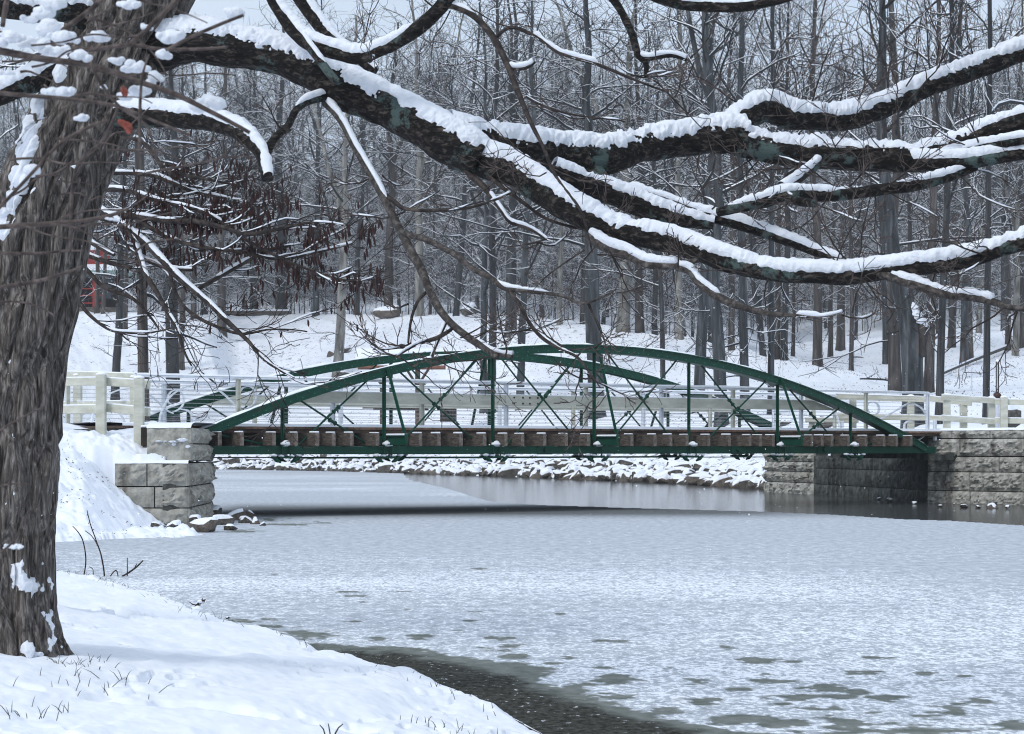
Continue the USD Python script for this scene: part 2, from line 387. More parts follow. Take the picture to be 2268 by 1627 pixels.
# ------------------------------------------------------------------ terrain
def V2(u, v, z=0.0):
    return tuple(G(u, v, z))


A_edge = [(6, -30), (2.2, 0), (1.0, 6)] + [V2(u, v, 0.03) for u, v in
          [(1216, 1627), (1140, 1585), (1056, 1552), (990, 1522), (923, 1502), (846, 1475), (756, 1458), (734, 1447), (634, 1410), (550, 1392), (467, 1372), (383, 1340), (267, 1300), (167, 1278), (113, 1268)]] + [(-9, 30), (-40, 31)]
B_south = [(-40, 32.6), (-12, 32.8), V2(113, 1207), V2(170, 1200), V2(250, 1195), V2(330, 1193), V2(400, 1192), V2(450, 1186)]
B_wall = [V2(450, 1186), (-6.0, 39.6), (-6.25, 45.0), (-7.0, 52.0)]
B_north = [(-7.0, 52.0), (-9.5, 62), (-17, 85), (-27, 120), V2(465, 1040)]
C_rip = [V2(465, 1040), V2(756, 1045), V2(1090, 1055), V2(1300, 1063), V2(1512, 1072), V2(1694, 1084)]
C_wall = [V2(1694, 1084), V2(1694, 1090), (9.75, 70.0), (10.2, 67.0), V2(2054, 1114), (13.35, 56.5), (15.2, 49), (15.4, 42)]
C_east = [(15.4, 42), (20, 30), (30, 12), (40, -30)]
def shifted(line, dx):
    return [(a + dx, b) for a, b in line]


pond_poly = np.array(A_edge + B_south + shifted(B_wall[1:], -0.55) + B_north[1:] + C_rip[1:] + shifted(C_wall[1:], 0.6) + C_east[1:])
soft = [(A_edge, 0.13), (B_south, 0.25), (B_wall[:2], 1.3), (B_north, 0.8), (C_rip, 0.36), (C_east, 0.3)]


def in_poly(x, y, poly):
    inside = np.zeros(x.shape, bool)
    n = len(poly)
    for i in range(n):
        x0, y0 = poly[i]
        x1, y1 = poly[(i + 1) % n]
        if y0 == y1:
            continue
        c = ((y0 > y) != (y1 > y)) & (x < (x1 - x0) * (y - y0) / (y1 - y0) + x0)
        inside ^= c
    return inside


def seg_dist(x, y, line):
    d = np.full(x.shape, 1e9)
    for (x0, y0), (x1, y1) in zip(line[:-1], line[1:]):
        dx, dy = x1 - x0, y1 - y0
        t = np.clip(((x - x0) * dx + (y - y0) * dy) / (dx * dx + dy * dy + 1e-12), 0, 1)
        d = np.minimum(d, np.hypot(x - x0 - t * dx, y - y0 - t * dy))
    return d


def zz(Y, v):
    return HC + (HV - v) * Y / F


TAB = {
    440: [(30, None, 1.3), (42, None, 1.72), (46.5, None, 2.0), (75, 945), (100, 897), (125, 850), (150, 800), (180, 740), (208, 692), (240, 690), (430, 440), (620, 430)],
    520: [(30, None, 1.0), (60, None, 1.2), (120, None, 1.3), (156, None, 1.2), (161, 1000), (171, 945), (185, 900), (205, 800), (228, 697), (262, 695), (430, 440), (620, 430)],
    756: [(30, None, 1.0), (60, None, 1.2), (110, None, 1.3), (142, None, 1.2), (147, 1001), (156, 945), (170, 900), (188, 800), (212, 698), (246, 697), (430, 440), (620, 430)],
    1090: [(30, None, 1.0), (60, None, 1.2), (90, None, 1.3), (118, None, 1.2), (123, 1001), (133, 945), (148, 905), (168, 800), (190, 698), (225, 697), (430, 440), (620, 430)],
    1270: [(30, None, 1.0), (60, None, 1.2), (85, None, 1.3), (107, None, 1.2), (112, 1001), (124, 945), (140, 905), (160, 800), (180, 713), (215, 718), (430, 440), (620, 430)],
    1512: [(30, None, 1.0), (55, None, 1.2), (75, None, 1.3), (92, None, 1.2), (97, 1001), (110, 945), (127, 905), (150, 820), (168, 745), (200, 752), (380, 500), (620, 440)],
    1600: [(30, None, 1.5), (55, None, 1.6), (70, None, 1.6), (86, None, 1.5), (91, 1000), (103, 946), (121, 905), (144, 828), (161, 760), (192, 766), (300, 640), (560, 445)],
    1694: [(30, None, 1.9), (55, None, 1.9), (68, None, 1.9), (80, None, 1.7), (86, 995), (97, 948), (115, 905), (138, 835), (155, 783), (185, 788), (245, 762), (430, 470)],
    1850: [(30, None, 1.9), (50, None, 1.9), (62, None, 1.95), (70, None, 2.0), (78, 957), (90, 940), (110, 900), (130, 855), (145, 815), (175, 828), (240, 748), (430, 480)],
    1990: [(30, None, 1.9), (50, None, 1.9), (60, None, 1.95), (66, None, 2.0), (75, 955), (88, 938), (105, 905), (125, 870), (138, 852), (165, 850), (235, 735), (430, 480)],
    2150: [(30, None, 1.85), (48, None, 1.85), (55, None, 1.9), (64, 957), (74, 950), (86, 930), (102, 905), (120, 880), (140, 858), (165, 835), (230, 725), (430, 480)],
    2300: [(30, None, 1.85), (48, None, 1.85), (55, None, 1.9), (64, 957), (74, 950), (86, 930), (102, 905), (120, 880), (140, 852), (165, 820), (230, 720), (430, 480)],
}
TU = np.array(sorted(TAB))
TY = np.array([[e[0] for e in TAB[u]] for u in TU], float)
TZ = np.array([[e[2] if e[1] is None else zz(e[0], e[1]) for e in TAB[u]] for u in TU], float)


def z_table(x, y):
    Ys = np.hypot(x, y) * np.where(y >= 0, 1, 1)
    yy = np.maximum(y, 1e-3)
    u = np.where(y > 3, CU + F * x / yy, np.where(x < 0, -5000, 8000))
    # outside the picture the profile of the outermost azimuth carries on, by distance
    Yq = np.where((u < -200) | (u > 2500), Ys, y)
    k = np.clip(np.searchsorted(TU, u) - 1, 0, len(TU) - 2)
    w = np.clip((u - TU[k]) / (TU[k + 1] - TU[k]), 0, 1)
    w = w * w * (3 - 2 * w)
    z = np.zeros(x.shape)
    nrow = TY.shape[1]
    Yt = TY[k] * (1 - w)[..., None] + TY[k + 1] * w[..., None]
    Zt = TZ[k] * (1 - w)[..., None] + TZ[k + 1] * w[..., None]
    j = np.clip((Yq[..., None] > Yt).sum(-1) - 1, 0, nrow - 2)
    y0, y1 = np.take_along_axis(Yt, j[..., None], -1)[..., 0], np.take_along_axis(Yt, j[..., None] + 1, -1)[..., 0]
    z0, z1 = np.take_along_axis(Zt, j[..., None], -1)[..., 0], np.take_along_axis(Zt, j[..., None] + 1, -1)[..., 0]
    t = np.clip((Yq - y0) / (y1 - y0), 0, 1)
    return z0 + (z1 - z0) * t


def ground_z(x, y, fine=True):
    x, y = np.asarray(x, float), np.asarray(y, float)
    sh = x.shape
    x, y = x.ravel(), y.ravel()
    # table smoothed by averaging a few neighbours
    r = np.clip(np.hypot(x, y) * 0.02, 0.2, 4.0)
    z = sum(z_table(x + a * r, y + b * r) for a, b in ((0, 0), (1, 0), (-1, 0), (0, 1.2), (0, -1.2))) / 5
    near = y < 31.5
    z = np.where(near & (x < 12), 0.62, z)
    inside = in_poly(x, y, pond_poly)
    dmin = np.full(x.shape, 1e9)
    for line, k in soft:
        d = seg_dist(x, y, line)
        dmin = np.minimum(dmin, d)
        if line is A_edge:
            prof = 0.012 + 0.055 * smoothstep(0, 0.10, d) + k * np.minimum(d, 3.0) + 0.03 * np.maximum(d - 3, 0) + np.where(y > 31.6, 100.0, 0.0)
        else:
            prof = 0.02 + k * d
        z = np.minimum(z, prof)
    # the bank falls away in front of the stepped abutment
    z = np.where((y < 41.6) & (y > 33) & (x > -10), np.minimum(z, 0.04 + 0.85 * np.maximum(0, -6.75 - x)), z)
    # lumps
    dist = np.hypot(x, y)
    pts = np.stack([x, y, np.zeros_like(x)], 1)
    land = ~inside
    z = z + np.where(land, (fbm(pts * 0.9, 3, 5) - 0.5) * np.clip(dist * 0.004, 0.03, 0.5), 0)
    if fine:
        fade = np.exp(-dist / 60)
        z = z + np.where(land, ((fbm(pts * np.array([9.0, 6.0, 1]), 3, 9) - 0.5) * 0.035) * fade, 0)
        lb = land & (y > 32) & (y < 44) & (x < -4.5)
        z = z + np.where(lb, (fbm(pts * np.array([3.5, 2.5, 1]), 3, 27) - 0.5) * 0.22 + (fbm(pts * np.array([11, 6.0, 1]), 2, 28) - 0.5) * 0.09, 0)
        # tracks and pits in the foreground snow
        m = np.clip((noise(pts * np.array([2.2, 1.2, 1]), 21) - 0.62) / 0.2, 0, 1) * np.clip((noise(pts * np.array([16, 9.0, 1]), 22) - 0.55) / 0.15, 0, 1)
        z = z - np.where(land & (dist < 30), m * 0.05, 0) + np.where(land & (dist < 30), (fbm(pts * np.array([2.6, 1.0, 1]), 4, 29) - 0.5) * 0.09, 0)
        # frozen furrow that runs past the foot of the big tree
        fx = y - (9.75 + 0.12 * (x + 1.5) + 0.10 * np.sin(3 * x))
        fur = np.exp(-(fx / 0.10) ** 2) * smoothstep(-2.4, -1.9, x) * (1 - smoothstep(-0.6, -0.2, x)) * np.clip((noise(pts * 7, 30) - 0.35) * 3, 0, 1)
        z = z - np.where(land, 0.11 * fur, 0)
    z = np.where(inside, np.maximum(-0.6, 0.012 - 0.4 * dmin), z)
    return z.reshape(sh)


def gz(x, y):
    return float(ground_z(np.array([x]), np.array([y]), False)[0])


def on_ground(u, v, ymin=32.0, ymax=420.0):
    """First ground point seen at picture position (u, v)."""
    Y = np.arange(ymin, ymax, 0.5)
    x = (u - CU) / F * Y
    vv = HV - (ground_z(x, Y, False) - HC) / Y * F
    hit = np.nonzero(vv <= v)[0]
    Yh = Y[hit[0]] if len(hit) else ymax
    return np.array([(u - CU) / F * Yh, Yh, gz((u - CU) / F * Yh, Yh)])


# one height field in rings round the eye, finest in the picture's direction
az_in = np.linspace(-120, 2390, 620)
th_in = np.arctan((az_in - CU) / F)
th = np.concatenate([np.linspace(-PI, th_in[0], 70)[:-1], th_in, np.linspace(th_in[-1], PI, 70)[1:]])
rad = np.unique(np.concatenate([np.linspace(2.0, 7.8, 14), HC * F / np.linspace(1760 - HV, 190, 300) * 0.92, np.linspace(33, 44, 130), np.linspace(44, 48, 20), np.linspace(48, 80, 60), np.linspace(80, 250, 170), np.geomspace(250, 900, 60)]))
TH, RR = np.meshgrid(th, rad, indexing='xy')
gx, gy = RR * np.sin(TH), RR * np.cos(TH)
gzv = ground_z(gx, gy)
inside_v = in_poly(gx.ravel(), gy.ravel(), pond_poly)
nr, nt = gx.shape
idx = np.arange(nr * nt).reshape(nr, nt)
q = np.stack([idx[:-1, :-1], idx[:-1, 1:], idx[1:, 1:], idx[1:, :-1]], -1).reshape(-1, 4)
deep = inside_v[q].all(1)
gv = np.stack([gx, gy, gzv], -1).reshape(-1, 3)
pts2 = np.stack([gx.ravel(), gy.ravel(), np.zeros(nr * nt)], 1)
dist = RR.ravel()
litter = 0.03 + 0.15 * smoothstep(70, 160, dist) + 0.10 * (fbm(pts2 * 0.05, 2, 3) - 0.5) + 0.10 * smoothstep(230, 330, dist)
fx_, fy_ = gx.ravel(), gy.ravel()
fur_ = np.exp(-((fy_ - (9.75 + 0.12 * (fx_ + 1.5) + 0.10 * np.sin(3 * fx_))) / 0.07) ** 2) * smoothstep(-2.3, -1.9, fx_) * (1 - smoothstep(-1.0, -0.4, fx_)) * np.clip((noise(pts2 * 7, 30) - 0.45) * 4, 0, 1)
pit_ = np.clip((noise(pts2 * np.array([2.2, 1.2, 1]), 21) - 0.66) / 0.15, 0, 1) * np.clip((noise(pts2 * np.array([16, 9.0, 1]), 22) - 0.66) / 0.1, 0, 1)
litter = np.where(dist < 32, -0.3 + 0.75 * fur_ + 0.55 * pit_, litter)
litter = np.where(seg_dist(gx.ravel(), gy.ravel(), C_rip) < 5.5, 0.24, litter)
bleft = (dist > 32) & (dist < 48) & (gx.ravel() < -5)
litter = np.where(bleft, 0.10, litter)
top('snowy_ground', (gv, q[:, ::-1]), M['ground'], 'snow covered banks and hillsides round the pond', None, None, 'structure', smooth=True, prim_attr={'litter': litter})
# ------------------------------------------------------------------ pond: water sheet and the ice on it
top('pond_water', (np.array([[-80, -30, 0], [60, -30, 0], [60, 260, 0], [-80, 260, 0]], float), np.array([[0, 1, 2, 3]])), M['water'], 'dark open water of the pond below the bridge', None, None, 'structure', smooth=False)
uu = np.concatenate([np.linspace(-900, -40, 40)[:-1], np.linspace(-40, 2310, 640), np.linspace(2310, 3300, 40)[1:]])
vv = np.concatenate([np.linspace(1026, 1100, 40)[:-1], np.linspace(1100, 1180, 70)[:-1], np.linspace(1180, 1650, 250)[:-1], np.linspace(1650, 2600, 40)])
U, Vv = np.meshgrid(uu, vv)
iy = HC * F / (Vv - HV)
ix = (U - CU) / F * iy
ip = np.stack([ix, iy, np.zeros_like(ix)], -1)
wob = (fbm(ip * 0.8, 3, 40) - 0.5) * 1.2
open_poly = np.array([(860, 1000), (905, 1062), (1000, 1084), (1060, 1104), (1100, 1114), (1220, 1120), (1400, 1126), (1690, 1134), (1850, 1141), (2000, 1151), (2100, 1154), (2268, 1165), (2700, 1190), (3400, 1195), (3400, 1000)], float)
openw = in_poly((U + wob * 14).ravel(), (Vv + wob * 0.8).ravel(), open_poly).reshape(U.shape)
idx = np.arange(U.size).reshape(U.shape)
q = np.stack([idx[:-1, :-1], idx[1:, :-1], idx[1:, 1:], idx[:-1, 1:]], -1).reshape(-1, 4)
q = q[~openw.ravel()[q].any(1)]
bx, by = (V2(500, 1135)), (V2(1640, 1131))
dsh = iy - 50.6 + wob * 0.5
shelter = np.where(dsh > 0, 1 - smoothstep(0.5, 10.0, dsh), 1 - smoothstep(0.5, 7.0, -dsh)) ** 1.1 * smoothstep(430, 560, U) * (1 - 0.45 * smoothstep(1500, 1900, U))  # wide soft band of darker, less dusted ice across the pond below the bridge
dust = 0.32 + 0.22 * (fbm(ip * np.array([0.16, 0.30, 1]), 4, 41) - 0.5) + 0.08 * smoothstep(1160, 1400, Vv) - 0.10 * smoothstep(1500, 2300, U) * (1 - smoothstep(1180, 1420, Vv))
dust = dust - 0.20 * (1 - smoothstep(1150, 1230, Vv)) * (Vv > 1100) + 0.02 * (Vv < 1100)
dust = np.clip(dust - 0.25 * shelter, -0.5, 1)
slush_poly = np.array([(600, 1400), (690, 1428), (756, 1434), (883, 1432), (970, 1447), (1023, 1461), (1100, 1468), (1173, 1475), (1237, 1495), (1190, 1515), (1240, 1526), (1277, 1521), (1307, 1548), (1390, 1575), (1513, 1602), (1640, 1627), (1900, 1650), (1900, 2600), (-200, 2600)], float)
wet_poly = np.array([(690, 1436), (780, 1442), (880, 1450), (960, 1462), (1040, 1482), (1130, 1498), (1165, 1520), (1210, 1536), (1290, 1556), (1370, 1586), (1480, 1612), (1560, 1632), (1620, 1660), (1700, 2600), (-200, 2600)], float)


def poly_sdf(u, v, poly, aspect=4.0):
    d = seg_dist(u / aspect, v, [(a / aspect, b) for a, b in list(poly) + [poly[0]]])
    return np.where(in_poly(u, v, poly), d, -d)


flat = U.ravel(), Vv.ravel()
wv = ((fbm(ip * 3.0, 4, 44) - 0.5) * 1.2 + (fbm(ip * 11.0, 3, 45) - 0.5) * 0.9).ravel()
near_ok = Vv.ravel() > 1380
s1 = poly_sdf(*flat, slush_poly) + wv * 14
s2 = poly_sdf(*flat, wet_poly) + wv * 16
slush = smoothstep(-1.5, 1.5, s1) * near_ok
dark_ice = smoothstep(-7, 9, s2) * near_ok
patches = [(550, 1377, 46, 5), (590, 1391, 60, 7), (675, 1407, 64, 7), (770, 1314, 18, 2), (790, 1322, 20, 2), (800, 1336, 18, 2.5), (783, 1378, 22, 4), (896, 1403, 26, 3), (928, 1411, 30, 4), (924, 1418, 24, 3), (836, 1417, 26, 3), (897, 1313, 16, 2), (900, 1352, 14, 2),
           (1017, 1399, 34, 3.5), (1112, 1418, 40, 5), (1070, 1440, 40, 4), (1130, 1437, 36, 5), (1124, 1443, 28, 3), (1142, 1455, 44, 5.5), (1035, 1377, 20, 2.5), (1052, 1357, 16, 2), (1243, 1363, 12, 2), (1340, 1421, 22, 3.5), (1372, 1423, 26, 3.5), (1224, 1474, 34, 4.5), (1268, 1460, 28, 3.5), (1328, 1483, 38, 3.5),
           (1358, 1501, 34, 4), (1374, 1509, 42, 6), (1290, 1520, 46, 7), (1470, 1527, 24, 3), (1340, 1548, 60, 8), (1480, 1488, 30, 6), (1600, 1437, 52, 6), (1680, 1468, 40, 7), (1760, 1469, 18, 2), (1935, 1460, 36, 4), (1925, 1494, 46, 4.5), (1888, 1504, 28, 3), (2050, 1494, 20, 3), (2130, 1502, 20, 2.5), (2090, 1510, 16, 2.5),
           (1710, 1512, 64, 7), (1690, 1497, 24, 4), (1770, 1526, 40, 4), (1826, 1528, 42, 6), (1775, 1538, 34, 5), (1760, 1552, 72, 9), (1860, 1548, 40, 6), (1810, 1572, 80, 13), (1730, 1562, 40, 5), (1900, 1536, 34, 5), (1890, 1560, 56, 8), (1958, 1552, 40, 9), (2110, 1565, 70, 8), (2165, 1558, 40, 6), (2060, 1590, 52, 8), (2120, 1583, 34, 6),
           (1560, 1560, 60, 10), (1480, 1580, 80, 10), (1620, 1596, 90, 13), (1740, 1612, 90, 11), (1880, 1612, 80, 12), (2010, 1616, 110, 14), (2130, 1618, 60, 10), (2230, 1610, 70, 12), (1930, 1582, 30, 4), (1650, 1528, 32, 5), (1550, 1515, 44, 6), (590, 1152, 46, 3), (640, 1163, 60, 2), (700, 1160, 34, 2), (540, 1178, 40, 3), (1060, 1262, 14, 2), (420, 1280, 20, 2), (610, 1275, 12, 2)]
ps = np.zeros(U.size)
for pu, pv, pw, ph in patches:
    e = ((flat[0] - pu) / (pw * 0.62)) ** 2 + ((flat[1] - pv) / (ph * 0.75)) ** 2
    near = e < 6
    ps[near] = np.maximum(ps[near], smoothstep(1.35, 0.75, np.sqrt(e[near]) + wv[near] * 3.4))
slush = np.maximum(slush, ps)
dark_ice = np.maximum(dark_ice, np.clip(shelter * 0.9, 0, 0.78).ravel())  # adds the near-black band below the bridge to the dark foreground ice
iz = np.full(U.size, 0.008)
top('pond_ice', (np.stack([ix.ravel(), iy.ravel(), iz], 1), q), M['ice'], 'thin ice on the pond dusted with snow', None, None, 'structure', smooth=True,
    prim_attr={'dust': dust.ravel(), 'slush': slush, 'dark_ice': dark_ice})

# ------------------------------------------------------------------ the bridge
BO = np.array([1.942, 51.255])
BT = 0.631
BA = np.array([math.cos(BT), math.sin(BT)])
BN = np.array([-math.sin(BT), math.cos(BT)])
BW = 4.268
BP = [-8.473, -5.898, -2.949, 0.0, 2.949, 5.898, 8.473]
ARCH = 11.45
RISE = 2.47
Z0 = HC
BROT = np.array([[BA[0], BN[0], 0], [BA[1], BN[1], 0], [0, 0, 1.0]])


def B(s, n, z):
    """Bridge coordinates (along, across, above the eye) -> world."""
    p = BO + s * BA + n * BN
    return np.array([p[0], p[1], Z0 + z])


def b_px(u, v, n):
    """Picture position on the vertical plane at n -> (s, z)."""
    k = (u - CU) / F
    p = BO + n * BN
    s = (k * p[1] - p[0]) / (BA[0] - k * BA[1])
    return s, (HV - v) / F * (p[1] + s * BA[1])


def bbox(s0, s1, n0, n1, z0, z1, bevel=0.0):
    return box(B((s0 + s1) / 2, (n0 + n1) / 2, (z0 + z1) / 2), (s1 - s0, n1 - n0, z1 - z0), BROT, bevel)


def arch_z(s):
    return RISE * (1 - (s / ARCH) ** 2)


rng = np.random.default_rng(11)
br = thing('footbridge', 'green bowstring truss footbridge with snowy timber deck over the frozen pond', 'bridge')
CH_T, CH_B = 0.07, -0.105
for side, (n0, out) in enumerate(((0.0, -1), (BW, 1))):
    # arch rib: a riveted box of plates
    ss = np.linspace(-ARCH + 0.2, ARCH - 0.25, 97)
    zt = arch_z(ss)
    dz = np.gradient(zt, ss)
    nx, nz = -dz / np.sqrt(1 + dz ** 2), 1 / np.sqrt(1 + dz ** 2)
    hw, dp = 0.13, 0.195
    rings = []
    for nn, off in ((-hw - 0.02, 0.0), (-hw - 0.02, -0.03), (-hw, -0.03), (-hw, -dp + 0.03), (-hw - 0.02, -dp + 0.03), (-hw - 0.02, -dp), (hw + 0.02, -dp), (hw + 0.02, -dp + 0.03), (hw, -dp + 0.03), (hw, -0.03), (hw + 0.02, -0.03), (hw + 0.02, 0.0)):
        rings.append(np.array([B(a + off * b, n0 + nn, c + off * d) for a, b, c, d in zip(ss, nx, zt, nz)]))
    R = np.stack(rings, 1)
    K, S = R.shape[:2]
    i, j = np.meshgrid(np.arange(K - 1), np.arange(S), indexing='ij')
    fq = np.stack([i * S + j, (i + 1) * S + j, (i + 1) * S + (j + 1) % S, i * S + (j + 1) % S], -1).reshape(-1, 4)
    ar = part(br, 'arch_rib', (R.reshape(-1, 3), fq[:, ::-1]), M['green_paint'], smooth=25)
    rv = MB()
    dome = trimesh.creation.icosphere(1, 0.017)
    dv, df = np.asarray(dome.vertices), np.asarray(dome.faces)
    for a in np.arange(-ARCH + 0.25, ARCH - 0.2, 0.30):
        for off, sh in ((-0.05, 0.0), (-dp + 0.05, 0.15)):
            b = a + sh
            rv.add(dv * np.array([1, 1, 1]) + B(b, n0 + out * 0 - hw - 0.002, arch_z(b) + off), df)
            rv.add(dv + B(b, n0 + hw + 0.002, arch_z(b) + off), df)
    part(ar, 'rivets', rv.get(), M['green_rivet'], smooth=True, kind='stuff')
    # snow on top of the rib, thinner on the steep ends
    K2 = 330
    s2 = np.linspace(-ARCH + 0.1, ARCH - 0.1, K2)
    z2 = arch_z(s2)
    th2 = 0.045 * np.clip(0.55 + (noise(np.stack([s2 * 2.2, s2 * 0 + side, s2 * 0], 1), 3) - 0.35) * 2.0, 0.04, 1.0) * np.clip(1.35 - np.abs(s2) / ARCH * 0.6, 0.5, 1)
    wv2 = 0.135 * np.clip(0.75 + (noise(np.stack([s2 * 5, s2 * 0 + 3, s2 * 0], 1), 4) - 0.5) * 0.8, 0.3, 1)
    prof = []
    for c, h in ((-1, -0.15), (-0.9, 0.45), (-0.45, 0.95), (0.3, 1.0), (0.85, 0.5), (1, -0.15)):
        prof.append(np.array([B(a, n0 + c * w, z + 0.002 + h * t) for a, z, t, w in zip(s2, z2, th2, wv2)]))
    R = np.stack(prof, 1)
    i, j = np.meshgrid(np.arange(K2 - 1), np.arange(5), indexing='ij')
    fq = np.stack([i * 6 + j, i * 6 + j + 1, (i + 1) * 6 + j + 1, (i + 1) * 6 + j], -1).reshape(-1, 4)
    part(ar, 'snow_cover', (R.reshape(-1, 3), fq[:, ::-1]), M['snow'], smooth=True)
    # bottom chord: a pair of flat bars
    cm = MB()
    cm.add(bbox(-11.6, 11.55, n0 - 0.11, n0 - 0.07, CH_B, CH_T, 0.006)).add(bbox(-11.6, 11.55, n0 + 0.07, n0 + 0.11, CH_B, CH_T, 0.006))
    cm.add(bbox(-11.6, 11.55, n0 - 0.068, n0 + 0.068, CH_T - 0.022, CH_T - 0.006))
    cho = part(br, 'bottom_chord', cm.get(), M['green_paint'], smooth=False)
    for a in (-1.55, 4.45, 7.4) if side == 0 else (-1.55, 4.45):
        sp = MB()
        sp.add(bbox(a - 0.22, a + 0.22, n0 - 0.125, n0 - 0.111, CH_B - 0.012, CH_T + 0.012, 0.003))
        d = trimesh.creation.cylinder(0.05, 0.06, sections=4).apply_transform(trimesh.transformations.rotation_matrix(PI / 2, [1, 0, 0]))
        sp.add(np.asarray(d.vertices) @ BROT.T + B(a, n0 - 0.15, -0.01), d.faces)
        part(cho, 'splice_plate', sp.get(), M['green_paint'], smooth=False)
    # verticals, hangers, floor beams, outriggers, side struts
    for k, a in enumerate(BP):
        zt0 = arch_z(a) - dp
        m = MB()
        t = 0.045
        zb = 0.22
        m.add(bbox(a - 0.012, a + 0.012, n0 - t, n0 + t, zb, zt0)).add(bbox(a - t, a - 0.0125, n0 - 0.012, n0 + 0.012, zb, zt0)).add(bbox(a + 0.0125, a + t, n0 - 0.012, n0 + 0.012, zb, zt0))
        m.add(tubes([[B(a, n0, zb), B(a, n0, 0.10)]], [[0.036, 0.012]], 8))
        pv = part(br, 'vertical_post', m.get(), M['green_paint'], smooth=False)
        if zt0 > 1.2:
            for zc in (0.88, 0.71) if side == 0 else (0.95, 0.78):
                part(pv, 'collar', bbox(a - 0.062, a + 0.062, n0 - 0.062, n0 + 0.062, zc, zc + 0.022, 0.005), M['green_paint'], smooth=False)
        h = MB()
        for dn in (-0.16, 0.16):
            h.add(tubes([[B(a - 0.1, n0 + dn, 0.09), B(a - 0.1, n0 + dn, CH_B - 0.10)]], [[0.016, 0.016]], 6, True))
            h.add(tubes([[B(a + 0.1, n0 + dn, 0.09), B(a + 0.1, n0 + dn, CH_B - 0.10)]], [[0.016, 0.016]], 6, True))
        h.add(bbox(a - 0.17, a + 0.17, n0 - 0.2, n0 - 0.115, CH_B - 0.09, CH_B - 0.045, 0.006)).add(bbox(a - 0.17, a + 0.17, n0 + 0.115, n0 + 0.2, CH_B - 0.09, CH_B - 0.045, 0.006))
        h.add(bbox(a - 0.14, a + 0.14, n0 - 0.17, n0 + 0.17, CH_T + 0.002, CH_T + 0.03, 0.006))
        for da in (-0.30, 0.30):
            h.add(tube([B(a + da * 1.1, n0 - 0.14, CH_B - 0.05), B(a + da * 0.75, n0 - 0.14, CH_B - 0.12), B(a + da * 0.4, n0 - 0.14, CH_B - 0.17)], [0.03, 0.05, 0.02], 8))
        hb = part(br, 'hanger', h.get(), M['green_paint'], smooth=False)
        s = MB()
        for da, zc, r in ((0.0, CH_T + 0.05, 0.10), (0.0, CH_T + 0.10, 0.05), (-0.12, CH_B - 0.035, 0.055), (0.14, CH_B - 0.035, 0.05), (-0.30, CH_B - 0.02, 0.06), (0.33, CH_B - 0.025, 0.05)):
            sph = trimesh.creation.icosphere(2, 1.0)
            vv_ = np.asarray(sph.vertices) * np.array([r * 1.2, r, r * 0.55])
            s.add(vv_ * (0.8 + 0.4 * noise(vv_ * 30 + a, 2))[:, None] + B(a + da, n0 - 0.15, zc), sph.faces)
        part(hb, 'snow_cover', s.get(), M['snow'], smooth=True)
    for k in (1, 3, 5):
        a = BP[k]
        e = n0 + out * 0.88
        lo, hi = sorted((n0 + out * 0.14, e))
        m = MB()
        m.add(bbox(a - 0.06, a + 0.06, lo, hi, 0.285, 0.30)).add(bbox(a - 0.06, a + 0.06, lo, hi, 0.095, 0.11)).add(bbox(a - 0.008, a + 0.008, lo, hi, 0.1105, 0.2845))
        og = part(br, 'outrigger_beam', m.get(), M['green_paint'], smooth=False)
        part(og, 'snow_cover', bbox(a - 0.058, a + 0.058, lo + 0.01, hi - 0.01, 0.301, 0.345, 0.015), M['snow'], smooth=30)
        st = MB()
        p0, p1 = B(a, n0 + out * 0.14, arch_z(a) - 0.02), B(a, e, 0.24)
        st.add(beam(p0, p1, 0.075, 0.014, up=(*BA, 0))).add(beam(p0 + np.array([0, 0, 0]), p1, 0.014, 0.075, up=(*BA, 0)))
        st.add(tube([p1 + np.array([0, 0, 0.1]), p1, p1 - np.array([0, 0, 0.16])], [0.035, 0.04, 0.022], 8))
        part(br, 'side_strut', st.get(), M['green_paint'], smooth=False)
    # diagonal rods of every panel, with turnbuckles
    for k in range(6):
        a, b = BP[k], BP[k + 1]
        for pa, pb in ((a, b), (b, a)):
            d = 0.42 if pb > pa else -0.42
            off = 0.035 if pb > pa else -0.035
            top_s = pa + d
            p0 = B(top_s, n0 + off, arch_z(top_s) - dp + 0.02)
            p1 = B(pb - d * 0.8, n0 + off, CH_T)
            rd = part(br, 'diagonal_rod', tube([p0, p1], 0.022, 7), M['green_paint'], smooth=True)
            q0 = p0 + (p1 - p0) * 0.42
            dn = (p1 - p0) / np.linalg.norm(p1 - p0)
            tb = MB()
            for w in (0.0, 0.16):
                tb.add(tube([q0 + dn * w, q0 + dn * (w + 0.03)], 0.055, 6))
            tb.add(tube([q0, q0 + dn * 0.19], 0.034, 6))
            part(rd, 'turnbuckle', tb.get(), M['green_paint'], smooth=False)
    for a, b in ((-ARCH + 1.05, -BP[6] - 0.5), (ARCH - 1.05, BP[6] + 0.5)):
        part(br, 'diagonal_rod', tube([B(b, n0, CH_T) if False else B(a, n0, arch_z(a) - dp + 0.02), B(b, n0, CH_T)], 0.022, 7) if False else tube([B(-abs(b) - 1.2 if a < 0 else abs(b) + 1.2, n0, arch_z(abs(b) + 1.2) - dp + 0.02), B(b + (0.25 if a < 0 else -0.25), n0, CH_T)], 0.022, 7), M['green_paint'], smooth=True)
    # lower wind rods between the hangers
    for k in range(5):
        part(br, 'wind_rod', tube([B(BP[k] + 0.3, n0 - 0.14, CH_B - 0.085), B(BP[k + 1] + 0.6, n0 - 0.14, CH_B - 0.085)], 0.013, 5), M['green_paint'], smooth=True)

